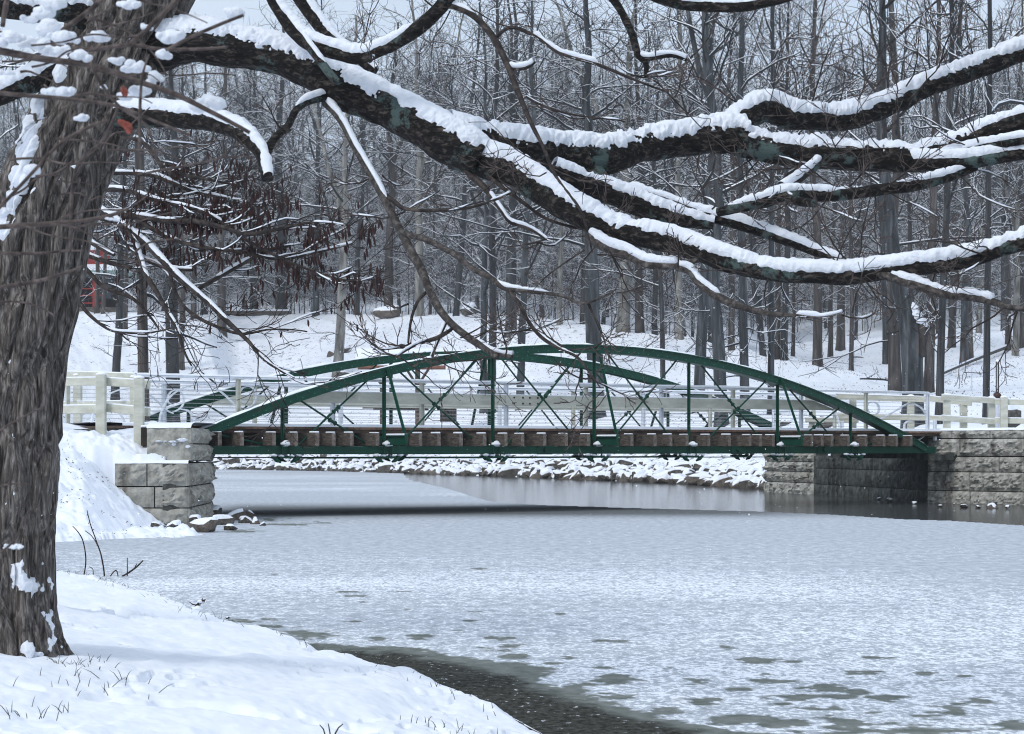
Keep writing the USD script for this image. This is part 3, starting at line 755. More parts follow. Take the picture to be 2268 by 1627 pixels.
# cross beams under the deck, timber joists that stick out past the chord, deck boards and the snow on them
for a in BP:
    part(br, 'floor_beam', bbox(a - 0.07, a + 0.07, 0.2, BW - 0.2, 0.11, 0.30), M['green_paint'], smooth=False)
ju = [492, 541, 612, 661, 708, 744] + [784, 841, 936, 977, 1026, 1078, 1125, 1162, 1211, 1259, 1308] + [1404, 1455, 1490, 1526, 1574, 1620, 1665, 1689, 1717] + [1802, 1825, 1847, 1883, 1922, 1962, 1990, 2022]
for u in ju:
    s, _ = b_px(u, 975, -0.42)
    w = 0.095
    z0, z1 = CH_T + 0.008, 0.355
    j = part(br, 'joist', bbox(s - 2 * w, s, -0.40, BW + 0.40, z0, z1, 0.006) if False else bbox(s - w, s, -0.405, BW + 0.42, z0, z1, 0.005), M['joist'], smooth=False)
    part(j, 'joist_end', bbox(s - w + 0.003, s - 0.003, -0.4095, -0.4055, z0 + 0.003, z1 - 0.003), M['joist_end'], smooth=False)
    t = rng.uniform(0.018, 0.034)
    sb = box(B(s - w / 2, -0.27, z1 + t / 2), (w * 1.04, 0.26 + rng.uniform(-0.03, 0.03), t + 0.006), BROT, 0.012)
    part(j, 'snow_cover', sb, M['snow'], smooth=30)
DZ0, DZ1 = 0.435, 0.487
part(br, 'edge_stringer', bbox(-11.9, 12.1, 0.24, 0.34, 0.357, 0.43), M['plank_old'], smooth=False)
part(br, 'edge_stringer', bbox(-11.9, 12.1, BW - 0.34, BW - 0.24, 0.357, 0.43), M['plank_old'], smooth=False)
a = -12.1
k = 0
while a < 12.3:
    w = 0.142
    n_in = rng.uniform(-0.012, 0.012)
    part(br, 'deck_plank', bbox(a, a + w, 0.20 + n_in, BW - 0.20, DZ0 + rng.uniform(-0.002, 0.002), DZ1 + rng.uniform(-0.003, 0.002)), M['plank'] if noise(np.array([[k // 9 * 1.7, 0.3, 0.2]]), 7)[0] > 0.42 else M['plank_old'], smooth=False)
    a += w + 0.008
    k += 1
# deck snow: a slab with an uneven edge
ns, nn = 400, 14
S_, N_ = np.meshgrid(np.linspace(-12.1, 12.25, ns), np.linspace(0, 1, nn), indexing='ij')
edge = 0.215 + 0.03 * (noise(np.stack([S_[:, 0] * 3, S_[:, 0] * 0, S_[:, 0] * 0], 1), 5) - 0.3)
Nn = edge[:, None] + (BW - 2 * edge[:, None]) * (N_ ** 1.0)
hgt = 0.075 + 0.02 * (fbm(np.stack([S_ * 1.5, Nn * 1.5, S_ * 0], -1), 3, 6) - 0.5)
hgt *= np.where((N_ == 0) | (N_ == 1), 0.0, 1.0)
Nn[:, 1] = edge + 0.012
Nn[:, -2] = BW - edge - 0.012
hgt[:, 1] *= 0.72
hgt[:, -2] *= 0.72
Pn = BO[None, None] + S_[..., None] * BA + Nn[..., None] * BN
idx = np.arange(ns * nn).reshape(ns, nn)
q = np.stack([idx[:-1, :-1], idx[1:, :-1], idx[1:, 1:], idx[:-1, 1:]], -1).reshape(-1, 4)
part(br, 'deck_snow', (np.concatenate([Pn, (Z0 + DZ1 + 0.001 + hgt)[..., None]], -1).reshape(-1, 3), q), M['snow'], smooth=40)

# railings: posts, snowy top rail, cables, guard board, end scrolls
RT = 1.53
NR = 0.32
PP = 2.341


def flat_bar(pts, n, w=0.07, t=0.012):
    """A flat bar bent in the railing plane; pts are (s, z)."""
    pts = spline(np.array([(s, z, 0) for s, z in pts]), 0.05)[:, :2]
    d = np.gradient(pts, axis=0)
    d /= np.linalg.norm(d, axis=1, keepdims=True)
    nrm = np.stack([-d[:, 1], d[:, 0]], 1)
    ring = []
    for dn, dt in ((-w / 2, -t), (w / 2, -t), (w / 2, t), (-w / 2, t)):
        ring.append(np.array([B(p[0] + e[0] * dt, n + dn, p[1] + e[1] * dt) for p, e in zip(pts, nrm)]))
    R = np.stack(ring, 1)
    K = len(R)
    i, j = np.meshgrid(np.arange(K - 1), np.arange(4), indexing='ij')
    f = np.stack([i * 4 + j, (i + 1) * 4 + j, (i + 1) * 4 + (j + 1) % 4, i * 4 + (j + 1) % 4], -1).reshape(-1, 4)
    f = np.vstack([f, [[0, 1, 2, 3]], [[(K - 1) * 4 + 3, (K - 1) * 4 + 2, (K - 1) * 4 + 1, (K - 1) * 4]]])
    return R.reshape(-1, 3), f


big_l = [b_px(u, v, NR) for u, v in [(690, 858), (600, 855), (505, 853.5), (460, 852), (430, 854), (405, 862), (386, 874), (372, 890), (363, 908), (358, 925), (357, 944)]]
low_l = [b_px(u, v, NR) for u, v in [(462, 853), (482, 861), (500, 874), (520, 893), (536, 907), (546, 911)]]
vol_l = [b_px(u, v, NR) for u, v in [(546, 907), (558, 902), (567, 893), (571, 880), (569, 867), (563, 859), (553, 856), (542, 859), (535, 868), (532, 879), (537, 888), (547, 891)]]
foot_l = [b_px(u, v, NR) for u, v in [(405, 907), (418, 909), (428, 919), (434, 932), (434, 944)]]
vol_r = [b_px(u, v, NR) for u, v in [(1930, 914), (1925, 908), (1924, 899), (1928, 893), (1937, 891), (1946, 894), (1951, 904), (1950, 913), (1946, 917)]]
bar_r = [b_px(u, v, NR) for u, v in [(1944, 932), (1965, 923), (1990, 909), (2008, 898), (2023, 894)]]
big_r = [b_px(u, v, NR) for u, v in [(2008, 898), (2023, 894), (2037, 899), (2049, 908), (2056, 921), (2060, 940), (2058, 953), (2050, 966), (2036, 975)]]
foot_r = [b_px(u, v, NR) for u, v in [(2012, 961), (2007, 953), (2007, 943), (2014, 934), (2024, 933)]]
for side, n0 in enumerate((NR, BW - NR)):
    sh = 0.0 if side == 0 else 0.10
    for k in range(-5, 6):
        s = k * PP + sh
        m = MB().add(bbox(s - 0.035, s + 0.035, n0 - 0.006, n0 + 0.006, DZ1, RT - 0.05)).add(bbox(s - 0.045, s - 0.036, n0 - 0.035, n0 + 0.035, DZ1, RT - 0.05)).add(bbox(s + 0.036, s + 0.045, n0 - 0.035, n0 + 0.035, DZ1, RT - 0.05))
        m.add(bbox(s - 0.12, s + 0.12, n0 - 0.04, n0 + 0.04, RT - 0.049, RT - 0.038))
        part(br, 'railing_post', m.get(), M['cream_paint'] if (k + side) % 2 == 0 else M['white_metal'], smooth=False)
    rail = part(br, 'top_rail', bbox(-5 * PP + sh - 0.08, 5 * PP + sh + 0.05, n0 - 0.045, n0 + 0.045, RT - 0.037, RT + 0.01, 0.012), M['white_metal'], smooth=30)
    K2 = 500
    s2 = np.linspace(-5 * PP + sh - 0.05, 5 * PP + sh, K2)
    t2 = 0.035 + 0.05 * np.clip(noise(np.stack([s2 * 0.7, s2 * 0 + side * 9, s2 * 0], 1), 13) - 0.35, 0, 1) + 0.008 * noise(np.stack([s2 * 5, s2 * 0, s2 * 0], 1), 14)
    if side == 0:
        t2 *= np.where(s2 > 6.5, 0.25, 1.0)
    prof = [np.array([B(a_, n0 + c * 0.05, RT + 0.008 + h * t_) for a_, t_ in zip(s2, t2)]) for c, h in ((-1, 0), (-0.85, 0.7), (-0.3, 1), (0.4, 1), (0.9, 0.6), (1, 0))]
    R = np.stack(prof, 1)
    i, j = np.meshgrid(np.arange(K2 - 1), np.arange(5), indexing='ij')
    fq = np.stack([i * 6 + j, i * 6 + j + 1, (i + 1) * 6 + j + 1, (i + 1) * 6 + j], -1).reshape(-1, 4)
    part(rail, 'snow_cover', (R.reshape(-1, 3), fq[:, ::-1]), M['snow'], smooth=True)
    for zc in np.linspace(0.60, 1.42, 10):
        ps_ = np.stack([B(a_, n0, zc) for a_ in np.linspace(-5 * PP + sh, 5 * PP + sh, 12)])
        cb = part(br, 'cable', tube(ps_, 0.0045, 5), M['galv'], smooth=True)
    gb0, gb1 = 0.0, 0.0
    nb = n0 - 0.07 if side == 0 else n0 + 0.07
    zb0, zb1 = 1.0325 - 0.02, 1.27 - 0.02
    # the guard board is cut to the line of the arch at both ends
    e1, e0 = ARCH * math.sqrt(1 - (zb1 + dp) / RISE), ARCH * math.sqrt(1 - (zb0 + dp) / RISE)
    cuts = [(-e0, -e1, -2.47, -2.47), (-2.466, -2.466, e0, e1)]
    for c in cuts:
        lo0, lo1, hi0, hi1 = c
        pts = []
        for nn_ in (nb - 0.045, nb + 0.045):
            pts += [B(lo0, nn_, zb0), B(hi0, nn_, zb0), B(hi1, nn_, zb1), B(lo1, nn_, zb1)]
        fb = [[3, 2, 1, 0], [4, 5, 6, 7], [0, 1, 5, 4], [1, 2, 6, 5], [2, 3, 7, 6], [3, 0, 4, 7]]
        bd = part(br, 'guard_board', (np.array(pts), np.array(fb)), M['cream_paint'], smooth=False)
        part(bd, 'snow_cover', bbox(max(lo0, lo1) + 0.02, min(hi0, hi1) - 0.02, nb - 0.042, nb + 0.042, zb1, zb1 + 0.025, 0.008), M['snow'], smooth=30)
    out = -1 if side == 0 else 1
    spm = MB().add(bbox(-2.44, -1.42, *sorted((nb + out * 0.046, nb + out * 0.056)), zb0 + 0.01, zb1 - 0.01))
    spl = part(br, 'splice_plate', spm.get(), M['cream_paint'], smooth=False)
    bo = MB()
    for sa in (-2.2, -1.95, -1.75, -1.52):
        for zc in (zb0 + 0.05, zb1 - 0.05):
            bo.add(dv * 1.4 + B(sa, nb + out * 0.058, zc), df)
    part(spl, 'bolts', bo.get(), M['post_brown'], smooth=True, kind='stuff')
    for nm, pl in (('scroll', big_l), ('scroll', low_l), ('scroll', vol_l), ('scroll', foot_l), ('scroll', vol_r), ('scroll', bar_r), ('scroll', big_r), ('scroll', foot_r)):
        part(br, nm, flat_bar([(a_ + sh, z_) for a_, z_ in pl], n0 + 0.07 if side == 0 else n0 - 0.07), M['white_metal'], smooth=40)
    part(br, 'rail_end_post', bbox(11.95 + sh, 12.03 + sh, n0 - 0.04, n0 + 0.04, 0.24, 0.80, 0.006), M['white_metal'], smooth=False)

# ------------------------------------------------------------------ stone abutments


def rock_face(p0, p1, z0, z1, depth, seed, bulge=0.06, ny=7, margin=0.03):
    """A quarry-faced block: the face runs from p0 to p1 (plan, face to the right of the direction), z0..z1."""
    p0, p1 = np.asarray(p0, float), np.asarray(p1, float)
    d = p1 - p0
    Ln = np.linalg.norm(d)
    d /= Ln
    nrm = np.array([d[1], -d[0]])
    nx_ = max(5, int(Ln / max((z1 - z0) / ny, 0.05)))
    nx_ = min(nx_, 34)
    a, b = np.meshgrid(np.linspace(0, 1, nx_), np.linspace(0, 1, ny), indexing='ij')
    ea = np.minimum(np.minimum(a, 1 - a) * Ln, np.minimum(b, 1 - b) * (z1 - z0))
    rise = smoothstep(0.0, 0.10, ea)
    pt = np.stack([a * Ln * 3.2 + seed * 7.3, b * (z1 - z0) * 4.5, b * 0 + seed], -1)
    h = bulge * rise * (0.15 + 1.7 * np.abs(fbm(pt * 2.3, 3, 17) * 2 - 0.85)) + 0.01 * (noise(pt * 3, 4) - 0.5) * (ea > 0.01)
    X = p0[None, None] + (a * Ln)[..., None] * d + h[..., None] * nrm
    V = np.concatenate([X, (z0 + b * (z1 - z0))[..., None]], -1).reshape(-1, 3)
    idx = np.arange(nx_ * ny).reshape(nx_, ny)
    q = np.stack([idx[:-1, :-1], idx[1:, :-1], idx[1:, 1:], idx[:-1, 1:]], -1).reshape(-1, 4)
    m = MB().add(V, q)
    back = [np.append(p0 - nrm * depth, z0), np.append(p1 - nrm * depth, z0), np.append(p1 - nrm * depth, z1), np.append(p0 - nrm * depth, z1)]
    fr = [np.append(p0, z0), np.append(p1, z0), np.append(p1, z1), np.append(p0, z1)]
    m.add(np.array(fr + back), np.array([[0, 4, 5, 1], [3, 2, 6, 7], [0, 3, 7, 4], [1, 5, 6, 2], [4, 7, 6, 5]]))
    return m.get()


def wall_run(parent, line, courses, lens, mat_, seed, depth=0.5, gap=0.012, **kw):
    """Courses of blocks along a plan line (face to the right of its direction)."""
    rg = np.random.default_rng(seed)
    line = np.array(line, float)
    for ci, (z0, z1) in enumerate(courses):
        for (p0, p1) in zip(line[:-1], line[1:]):
            Ln = np.linalg.norm(p1 - p0)
            cuts = [0.0]
            first = rg.uniform(0.4, 1.0)
            while cuts[-1] < Ln:
                cuts.append(cuts[-1] + rg.uniform(*lens) * first)
                first = 1.0
            cuts[-1] = Ln
            if len(cuts) > 2 and cuts[-1] - cuts[-2] < lens[0] * 0.45:
                cuts.pop(-2)
            for a, b in zip(cuts[:-1], cuts[1:]):
                q0, q1 = p0 + (p1 - p0) * (a + gap) / Ln, p0 + (p1 - p0) * (b - gap) / Ln
                part(parent, 'stone_block', rock_face(q0, q1, z0 + gap, z1 - gap, depth, rg.uniform(0, 50), **kw), mat_(rg) if callable(mat_) else mat_, smooth=28)


def core(line, z0, z1, inset=0.07, depth=0.42):
    """Mortar behind the joints of a wall run."""
    m = MB()
    line = np.array(line, float)
    for p0, p1 in zip(line[:-1], line[1:]):
        d = (p1 - p0) / np.linalg.norm(p1 - p0)
        nrm = np.array([d[1], -d[0]])
        c = (p0 + p1) / 2 - nrm * (inset + depth / 2)
        m.add(box((*c, (z0 + z1) / 2), (np.linalg.norm(p1 - p0) - 0.02, depth, z1 - z0), np.array([[d[0], -nrm[0], 0], [d[1], -nrm[1], 0], [0, 0, 1.0]])))
    return m.get()


def snow_slab(line, z, depth, t, seed, over=0.02):
    """Snow lying on the top of a wall run, with a soft uneven edge."""
    line = np.array(line, float)
    m = MB()
    for p0, p1 in zip(line[:-1], line[1:]):
        Ln = np.linalg.norm(p1 - p0)
        d = (p1 - p0) / Ln
        nrm = np.array([d[1], -d[0]])
        na, nb_ = max(8, int(Ln / 0.06)), 8
        a, b = np.meshgrid(np.linspace(0, Ln, na), np.array([0, 0.02, 0.06, 0.14, 0.3, 0.55, 0.8, 1.0]), indexing='ij')
        ed = over + 0.04 * (noise(np.stack([a * 6, a * 0 + seed, a * 0], -1), 3) - 0.6)
        X = p0 + a[..., None] * d + nrm * (ed * (1 - b) - b * depth)[..., None]
        h = t * np.array([-0.15, 0.35, 0.7, 0.92, 1, 1, 1, 0.9]) + 0.015 * (fbm(np.stack([a * 4, b * 4, a * 0 + seed], -1), 3) - 0.5)
        idx = np.arange(na * nb_).reshape(na, nb_)
        q = np.stack([idx[:-1, :-1], idx[1:, :-1], idx[1:, 1:], idx[:-1, 1:]], -1).reshape(-1, 4)
        m.add(np.concatenate([X, (z + h)[..., None]], -1).reshape(-1, 3), q)
    return m.get()


# left: stepped block pier at the end of the bank
ab = thing('stone_abutment', 'stepped light grey stone abutment rising from the left bank', 'abutment')
YL = 41.4
xa, xb, xc = (252 - CU) / F * YL, (327 - CU) / F * (YL + 0.5), (417 - CU) / F * YL
f1 = (xb, YL + 0.35)
c1 = (xc, YL + 0.02)
c1b = ((465 - CU) / F * 45.3, 45.3)
lowc = [(-0.15, 0.33), (0.33, 0.74), (0.74, 1.19)]
sl = lambda rg: M['stone_left']
wall_run(ab, [(xa, YL + 0.05), (xc - 0.01, YL)], [(-0.15, 0.33)], (1.0, 1.3), sl, 3, bulge=0.085, ny=10)
wall_run(ab, [(xa, YL + 0.05), (xc - 0.01, YL)], [(0.33, 0.74)], (0.7, 0.9), sl, 4, bulge=0.085, ny=10)
wall_run(ab, [(xa, YL + 0.05), (xc - 0.01, YL)], [(0.74, 1.19)], (0.55, 0.75), sl, 5, bulge=0.085, ny=10)
wall_run(ab, [(xc, YL), c1b], lowc, (1.4, 2.1), sl, 6, bulge=0.13, ny=10)
wall_run(ab, [f1, (xc - 0.02, YL + 0.35)], [(1.24, 1.88)], (2, 3), sl, 7, bulge=0.06, ny=10)
wall_run(ab, [(xc, YL + 0.34), c1b], [(1.22, 1.56), (1.56, 1.88)], (1.6, 2.2), sl, 8, bulge=0.12, ny=9)
wall_run(ab, [c1b, (c1b[0] - 0.25, 47.5)], lowc + [(1.20, 1.50)], (1.0, 1.6), lambda rg: M['stone_right'], 9, bulge=0.06)
part(ab, 'mortar_core', core([(xa, YL + 0.05), (xc, YL), c1b], -0.2, 1.17), M['mortar'], smooth=False)
part(ab, 'mortar_core', box(((xb + xc) / 2 - 0.1, YL + 2.3, 1.53), (xc - xb - 0.35, 3.6, 0.64)), M['mortar'], smooth=False)
part(ab, 'snow_cover', snow_slab([f1, (xc, YL + 0.35)], 1.88, 4.4, 0.105, 3), M['snow'], smooth=50)
part(ab, 'snow_cover', snow_slab([(xa, YL + 0.05), (xc, YL)], 1.19, 0.42, 0.055, 7), M['snow'], smooth=50)
for k, (u, v, w, h) in enumerate([(352, 978, 14, 4), (366, 978, 7, 3), (383, 979, 18, 4), (404, 975, 22, 7), (385, 985, 9, 5), (416, 990, 10, 6)]):
    Yk = YL + (0.30 if v < 1000 else -0.06)
    c = P(u, v, Yk)
    sph = trimesh.creation.icosphere(3, 1.0)
    vs = np.asarray(sph.vertices) * np.array([w / 2, 0, h / 2]) * Yk / F + np.asarray(sph.vertices) * np.array([0, 0.05, 0])
    part(ab, 'snow_patch', (vs * (0.1 + 1.7 * fbm(np.asarray(sph.vertices) * 3.5 + k, 3, k))[:, None] + c, sph.faces), M['snow'], smooth=True)

# right: high retaining wall with the dark bridge seat
rw = thing('stone_retaining_wall', 'high dark grey stone retaining wall under the right end of the bridge', 'wall')
near_w = [V2(2054, 1114), (13.35, 56.5), (15.2, 49)]
seat = [(9.75, 70.0), (10.2, 67.0), V2(2054, 1114)]
farw = [V2(1694, 1090), (9.75, 70.0)]
wall_run(rw, near_w, [(-0.2, 0.34), (0.34, 0.85), (0.85, 1.26), (1.27, 1.74)], (1.25, 1.95), lambda rg: M['stone_right'], 21, bulge=0.12, ny=11)
wall_run(rw, near_w, [(1.745, 1.97)], (1.2, 2.0), lambda rg: M['stone_right'], 22, bulge=0.09)
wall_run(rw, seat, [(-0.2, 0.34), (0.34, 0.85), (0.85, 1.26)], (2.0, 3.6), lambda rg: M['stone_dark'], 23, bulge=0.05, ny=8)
wall_run(rw, farw, [(-0.2, 0.36), (0.36, 0.72), (0.72, 1.05), (1.05, 1.36)], (2.4, 3.8), lambda rg: M['stone_left'] if rg.random() < 0.25 else M['stone_right'], 24, bulge=0.16, ny=10)
part(rw, 'mortar_core', core(near_w, -0.2, 1.95), M['mortar'], smooth=False)
part(rw, 'mortar_core', core(seat, -0.2, 1.25), M['mortar'], smooth=False)
part(rw, 'mortar_core', core(farw, -0.2, 1.34), M['mortar'], smooth=False)
part(rw, 'snow_cover', snow_slab(near_w, 1.97, 0.9, 0.055, 11), M['snow'], smooth=50)
bk = B(11.75, 0.0, 0)
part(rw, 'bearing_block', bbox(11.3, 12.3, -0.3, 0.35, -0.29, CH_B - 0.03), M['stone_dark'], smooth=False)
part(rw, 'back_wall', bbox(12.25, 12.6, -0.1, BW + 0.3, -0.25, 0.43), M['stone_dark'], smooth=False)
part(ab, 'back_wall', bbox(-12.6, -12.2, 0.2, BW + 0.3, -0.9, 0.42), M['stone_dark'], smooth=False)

# ------------------------------------------------------------------ fences of cream posts and rails


def fence(name, label, posts, rails, extra=()):
    """posts: (x, y, zbase, height); rails: ((x0, y0, z0), (x1, y1, z1), height)."""
    t = thing(name, label, 'fence')
    for (x, y, zb, h) in posts:
        p_ = part(t, 'post', box((x, y, zb + h / 2 - 0.2), (0.19, 0.19, h + 0.4), None, 0.012), M['cream_paint'], smooth=False)
        cap = trimesh.creation.icosphere(2, 1.0)
        cv = np.asarray(cap.vertices) * np.array([0.105, 0.105, 0.05])
        cv[:, 2] = np.maximum(cv[:, 2], -0.005) + 0.01 * noise(cv * 20 + x, 3)
        part(p_, 'snow_cover', (cv + (x, y, zb + h), cap.faces), M['snow'], smooth=True)
    for p0, p1, h in rails:
        p0, p1 = np.array(p0, float), np.array(p1, float)
        r_ = part(t, 'rail', beam(p0, p1, 0.09, h, bevel=0.008), M['cream_paint'], smooth=False)
        up = np.array([0, 0, h / 2 + 0.012])
        part(r_, 'snow_cover', beam(p0 + up, p1 + up, 0.088, 0.03, bevel=0.012), M['snow'], smooth=30)
    return t


def r_px(u0, v0, Y0, u1, v1, Y1, h):
    return (P(u0, v0, Y0), P(u1, v1, Y1), h)


def post_px(u, vt, vb, Y):
    p_, q_ = P(u, vt, Y), P(u, vb, Y)
    return (p_[0], Y, q_[2], p_[2] - q_[2])


fence('wooden_fence', 'cream post and rail fence on the left bank beside the big tree',
      [post_px(308, 838, 988, 42.5), post_px(224, 831, 961, 43.0), post_px(112, 832, 962, 44.0)],
      [r_px(331, 853, 42.75, 224, 846, 43.2, 0.155), r_px(331, 914, 42.75, 224, 903, 43.2, 0.16), r_px(224, 846, 43.12, 60, 848, 44.4, 0.155), r_px(224, 907, 43.12, 60, 910, 44.4, 0.16)])
fence('wooden_fence', 'cream post and rail fence behind the first, across the left approach path',
      [post_px(298, 836, 960, 48.2), post_px(172, 832, 955, 50.5)],
      [r_px(306, 835, 48.1, 120, 829, 51.5, 0.13), r_px(300, 895, 48.1, 120, 898, 51.5, 0.13)])
fence('wooden_fence', 'cream post and rail fence standing on top of the right stone wall',
      [post_px(2097, 875, 960, 61.4), post_px(2196, 882, 962, 61.8)],
      [r_px(2086, 881, 61.25, 2204, 889, 61.65, 0.155), r_px(2086, 927, 61.25, 2203, 935, 61.65, 0.15)])
fence('wooden_fence', 'cream post and rail fence behind the right railing, end rail free',
      [post_px(1799, 887, 958, 66.0), post_px(1889, 880, 958, 64.6), post_px(2017, 878, 960, 63.0), post_px(2134, 884, 960, 62.0)],
      [r_px(1785, 884, 66.0, 1862, 885, 65.0, 0.13), r_px(1852, 879, 64.5, 2053, 886, 62.6, 0.16), r_px(2053, 883, 62.5, 2152, 894, 61.8, 0.15), r_px(1785, 931, 66.0, 1900, 932, 64.5, 0.13), r_px(1852, 922, 64.5, 2053, 927, 62.6, 0.15), r_px(2053, 926, 62.5, 2152, 931, 61.8, 0.13)])
fence('wooden_fence', 'cream post and rail fence at the right edge of the photo',
      [post_px(2223.5, 881, 962, 61.4), post_px(2330, 884, 962, 61.0)],
      [r_px(2203, 891, 61.55, 2340, 893, 61.1, 0.15), r_px(2203, 932, 61.55, 2340, 935, 61.1, 0.15)])
sp_ = thing('wooden_step', 'dark timber step against the left stone block', 'step')
part(sp_, 'board', box(P(321, 962, 42.3) + np.array([0, 0.3, -0.05]), (0.16, 0.6, 0.36), None, 0.01), M['dark_wood'], smooth=False)
part(sp_, 'snow_cover', box(P(321, 962, 42.3) + np.array([0, 0.3, 0.15]), (0.17, 0.6, 0.05), None, 0.02), M['snow'], smooth=30)

# marker post on the right
mp_ = P(2209, 950, 62.5)
gp = thing('marker_post', 'slim dark marker post with pale scale ticks behind the right fence', 'post', (mp_[0], 62.5, 0))
zt_, zm_, zb_ = P(0, 800, 62.5)[2], P(0, 879, 62.5)[2], P(0, 965, 62.5)[2]
part(gp, 'upper_post', box((0, 0, (zt_ + zm_) / 2), (0.085, 0.06, zt_ - zm_), None, 0.006), M['post_dark'], smooth=False)
part(gp, 'scale_strip', box((-0.01, -0.033, (zt_ + zm_) / 2 + 0.05), (0.022, 0.006, (zt_ - zm_) * 0.82)), M['post_white'], smooth=False)
part(gp, 'base_cap', trimesh.creation.capsule(height=0.06, radius=0.115).apply_translation((0, 0, zm_ - 0.02)), M['post_brown'], smooth=True)
part(gp, 'lower_post', trimesh.creation.cylinder(0.07, zm_ - 0.1 - zb_ + 0.3, sections=16).apply_translation((0, 0, (zm_ - 0.1 + zb_ - 0.3) / 2)), M['post_white'], smooth=30)
part(gp, 'snow_cap', trimesh.creation.icosphere(2, 0.05).apply_translation((0, 0, zt_)), M['snow'], smooth=True)
gp2 = on_ground(2152, 868)
sk = thing('marker_stake', 'thin white stake standing in the snow by the slope', 'stake', gp2)
part(sk, 'stake', trimesh.creation.cylinder(0.04, 1.3, sections=10).apply_translation((0, 0, 0.6)), M['post_white'], smooth=30)
part(sk, 'tip', trimesh.creation.cone(0.05, 0.12, sections=10).apply_translation((0, 0, 1.25)), M['post_white'], smooth=30)

# ------------------------------------------------------------------ rocks


def rock_mesh(seed, flat=0.7, n=13):
    rg = np.random.default_rng(seed)
    p_ = rg.normal(size=(n, 3))
    p_ /= np.linalg.norm(p_, axis=1, keepdims=True)
    p_ *= rg.uniform(0.75, 1.1, (n, 1))
    m = trimesh.convex.convex_hull(p_ * np.array([1.0, 0.85, flat]))
    for _ in range(2):
        m = m.subdivide()
    v = np.asarray(m.vertices)
    nr = np.asarray(m.vertex_normals)
    v = v + nr * ((fbm(v * 2.5 + seed, 3, seed) - 0.5) * 0.16)[:, None]
    return v, np.asarray(m.faces)


def snow_cap(v, f, seed, t=0.10, nz=0.42):
    """Snow on the upward faces of a closed mesh, its rim tucked into the surface."""
    m = trimesh.Trimesh(v, f, process=False)
    vn = np.asarray(m.vertex_normals)
    up = vn[:, 2] + (fbm(v * 3.0 + seed, 3, 50) - 0.5) * 0.7
    keep = (up[f] > nz).all(1)
    if not keep.any():
        keep = (vn[:, 2][f] > 0.3).all(1)
    used, inv = np.unique(f[keep], return_inverse=True)
    ff = inv.reshape(-1, 3)
    e = np.sort(np.vstack([ff[:, [0, 1]], ff[:, [1, 2]], ff[:, [2, 0]]]), 1)
    ue, cnt = np.unique(e, axis=0, return_counts=True)
    rim = np.zeros(len(used), bool)
    rim[ue[cnt == 1].ravel()] = True
    nv = v[used] + np.where(rim[:, None], vn[used] * -0.015, np.array([0, 0, 1.0]) * t * (0.7 + 0.6 * noise(v[used] * 2, seed))[:, None] + vn[used] * 0.02)
    return nv, ff


rock_protos = []
for k in range(8):
    pr = proto(f'rock_kind_{k}')
    v, f = rock_mesh(100 + k, flat=(0.55, 0.7, 0.5, 0.65, 0.8, 0.45, 0.6, 0.7)[k])
    part(pr, 'boulder', (v, f), M['rock'] if k % 3 else M['rock_brown'], smooth=32)
    cv, cf = snow_cap(v, f, k, t=0.13 + 0.04 * (k % 3), nz=(0.55, 0.35, 0.5)[k % 3])
    part(pr, 'snow_cover', (cv, cf), M['snow'], smooth=True)
    rock_protos.append((str(pr.GetPath()), v, f, cv, cf))


def place_rock(name, label, loc, size, k, rz, group=None, cat='rock'):
    return thing(name, label, cat, loc, rz, np.broadcast_to(size, 3), group, ref=rock_protos[k][0])


rng = np.random.default_rng(5)
rip = []
line = np.array(C_rip)
seg = np.linalg.norm(np.diff(line, axis=0), axis=1)
cum = np.concatenate([[0], np.cumsum(seg)])
for k in range(1500):
    # spread evenly over the picture's columns, denser than the bank is long
    u = rng.uniform(462, 1700)
    t = rng.uniform(-0.15, 1) ** 1
    uk = [465, 756, 1090, 1300, 1512, 1694]
    vs_ = np.interp(u, uk, [1040, 1045, 1055, 1063, 1072, 1084])
    g = G(u, vs_)
    back = max(t, 0.0) * 4.6
    y = g[1] + back
    x = (u - CU) / F * y
    size = rng.uniform(0.18, 0.52) * (1.25 if t < 0.1 else 1.0) * np.interp(u, [465, 756, 1700], [1.05, 1.1, 0.95])
    rip.append((x, y, size, u, back))
rip = sorted(rip, key=lambda r: -r[2] / r[1])
rest = MB()
restS = MB()
for i, (x, y, size, u, back) in enumerate(rip):
    zg = gz(x, y) if back > 0.05 else 0.0
    k = int(rng.integers(0, 8))
    rz = rng.uniform(0, 2 * PI)
    if i < 280:
        place_rock('riprap_rock', 'snow capped rock of the riprap lining the far shore below the bridge', (x, y, zg + size * 0.12), (size * rng.uniform(0.9, 1.5), size, size * rng.uniform(0.8, 1.15)), k, rz, 'riprap rocks along the far shore')
    else:
        _, v, f, cv, cf = rock_protos[k]
        c, s = math.cos(rz), math.sin(rz)
        Rm = np.array([[c, -s, 0], [s, c, 0], [0, 0, 1]]) * size
        if i < 900:
            mm = trimesh.convex.convex_hull(v)
            rest.add(np.asarray(mm.vertices) @ Rm.T + (x, y, zg + size * 0.08), mm.faces) if False else rest.add(v[:len(v)] @ Rm.T + (x, y, zg + size * 0.08), f)
            restS.add(cv @ Rm.T + (x, y, zg + size * 0.08), cf)
rr = thing('riprap_rubble', 'small rubble stones filling the riprap along the far shore', 'rubble')
tag(rr, kind='stuff')
part(rr, 'stones', rest.get(), M['rock'], smooth=False)
part(rr, 'snow_cover', restS.get(), M['snow'], smooth=True)

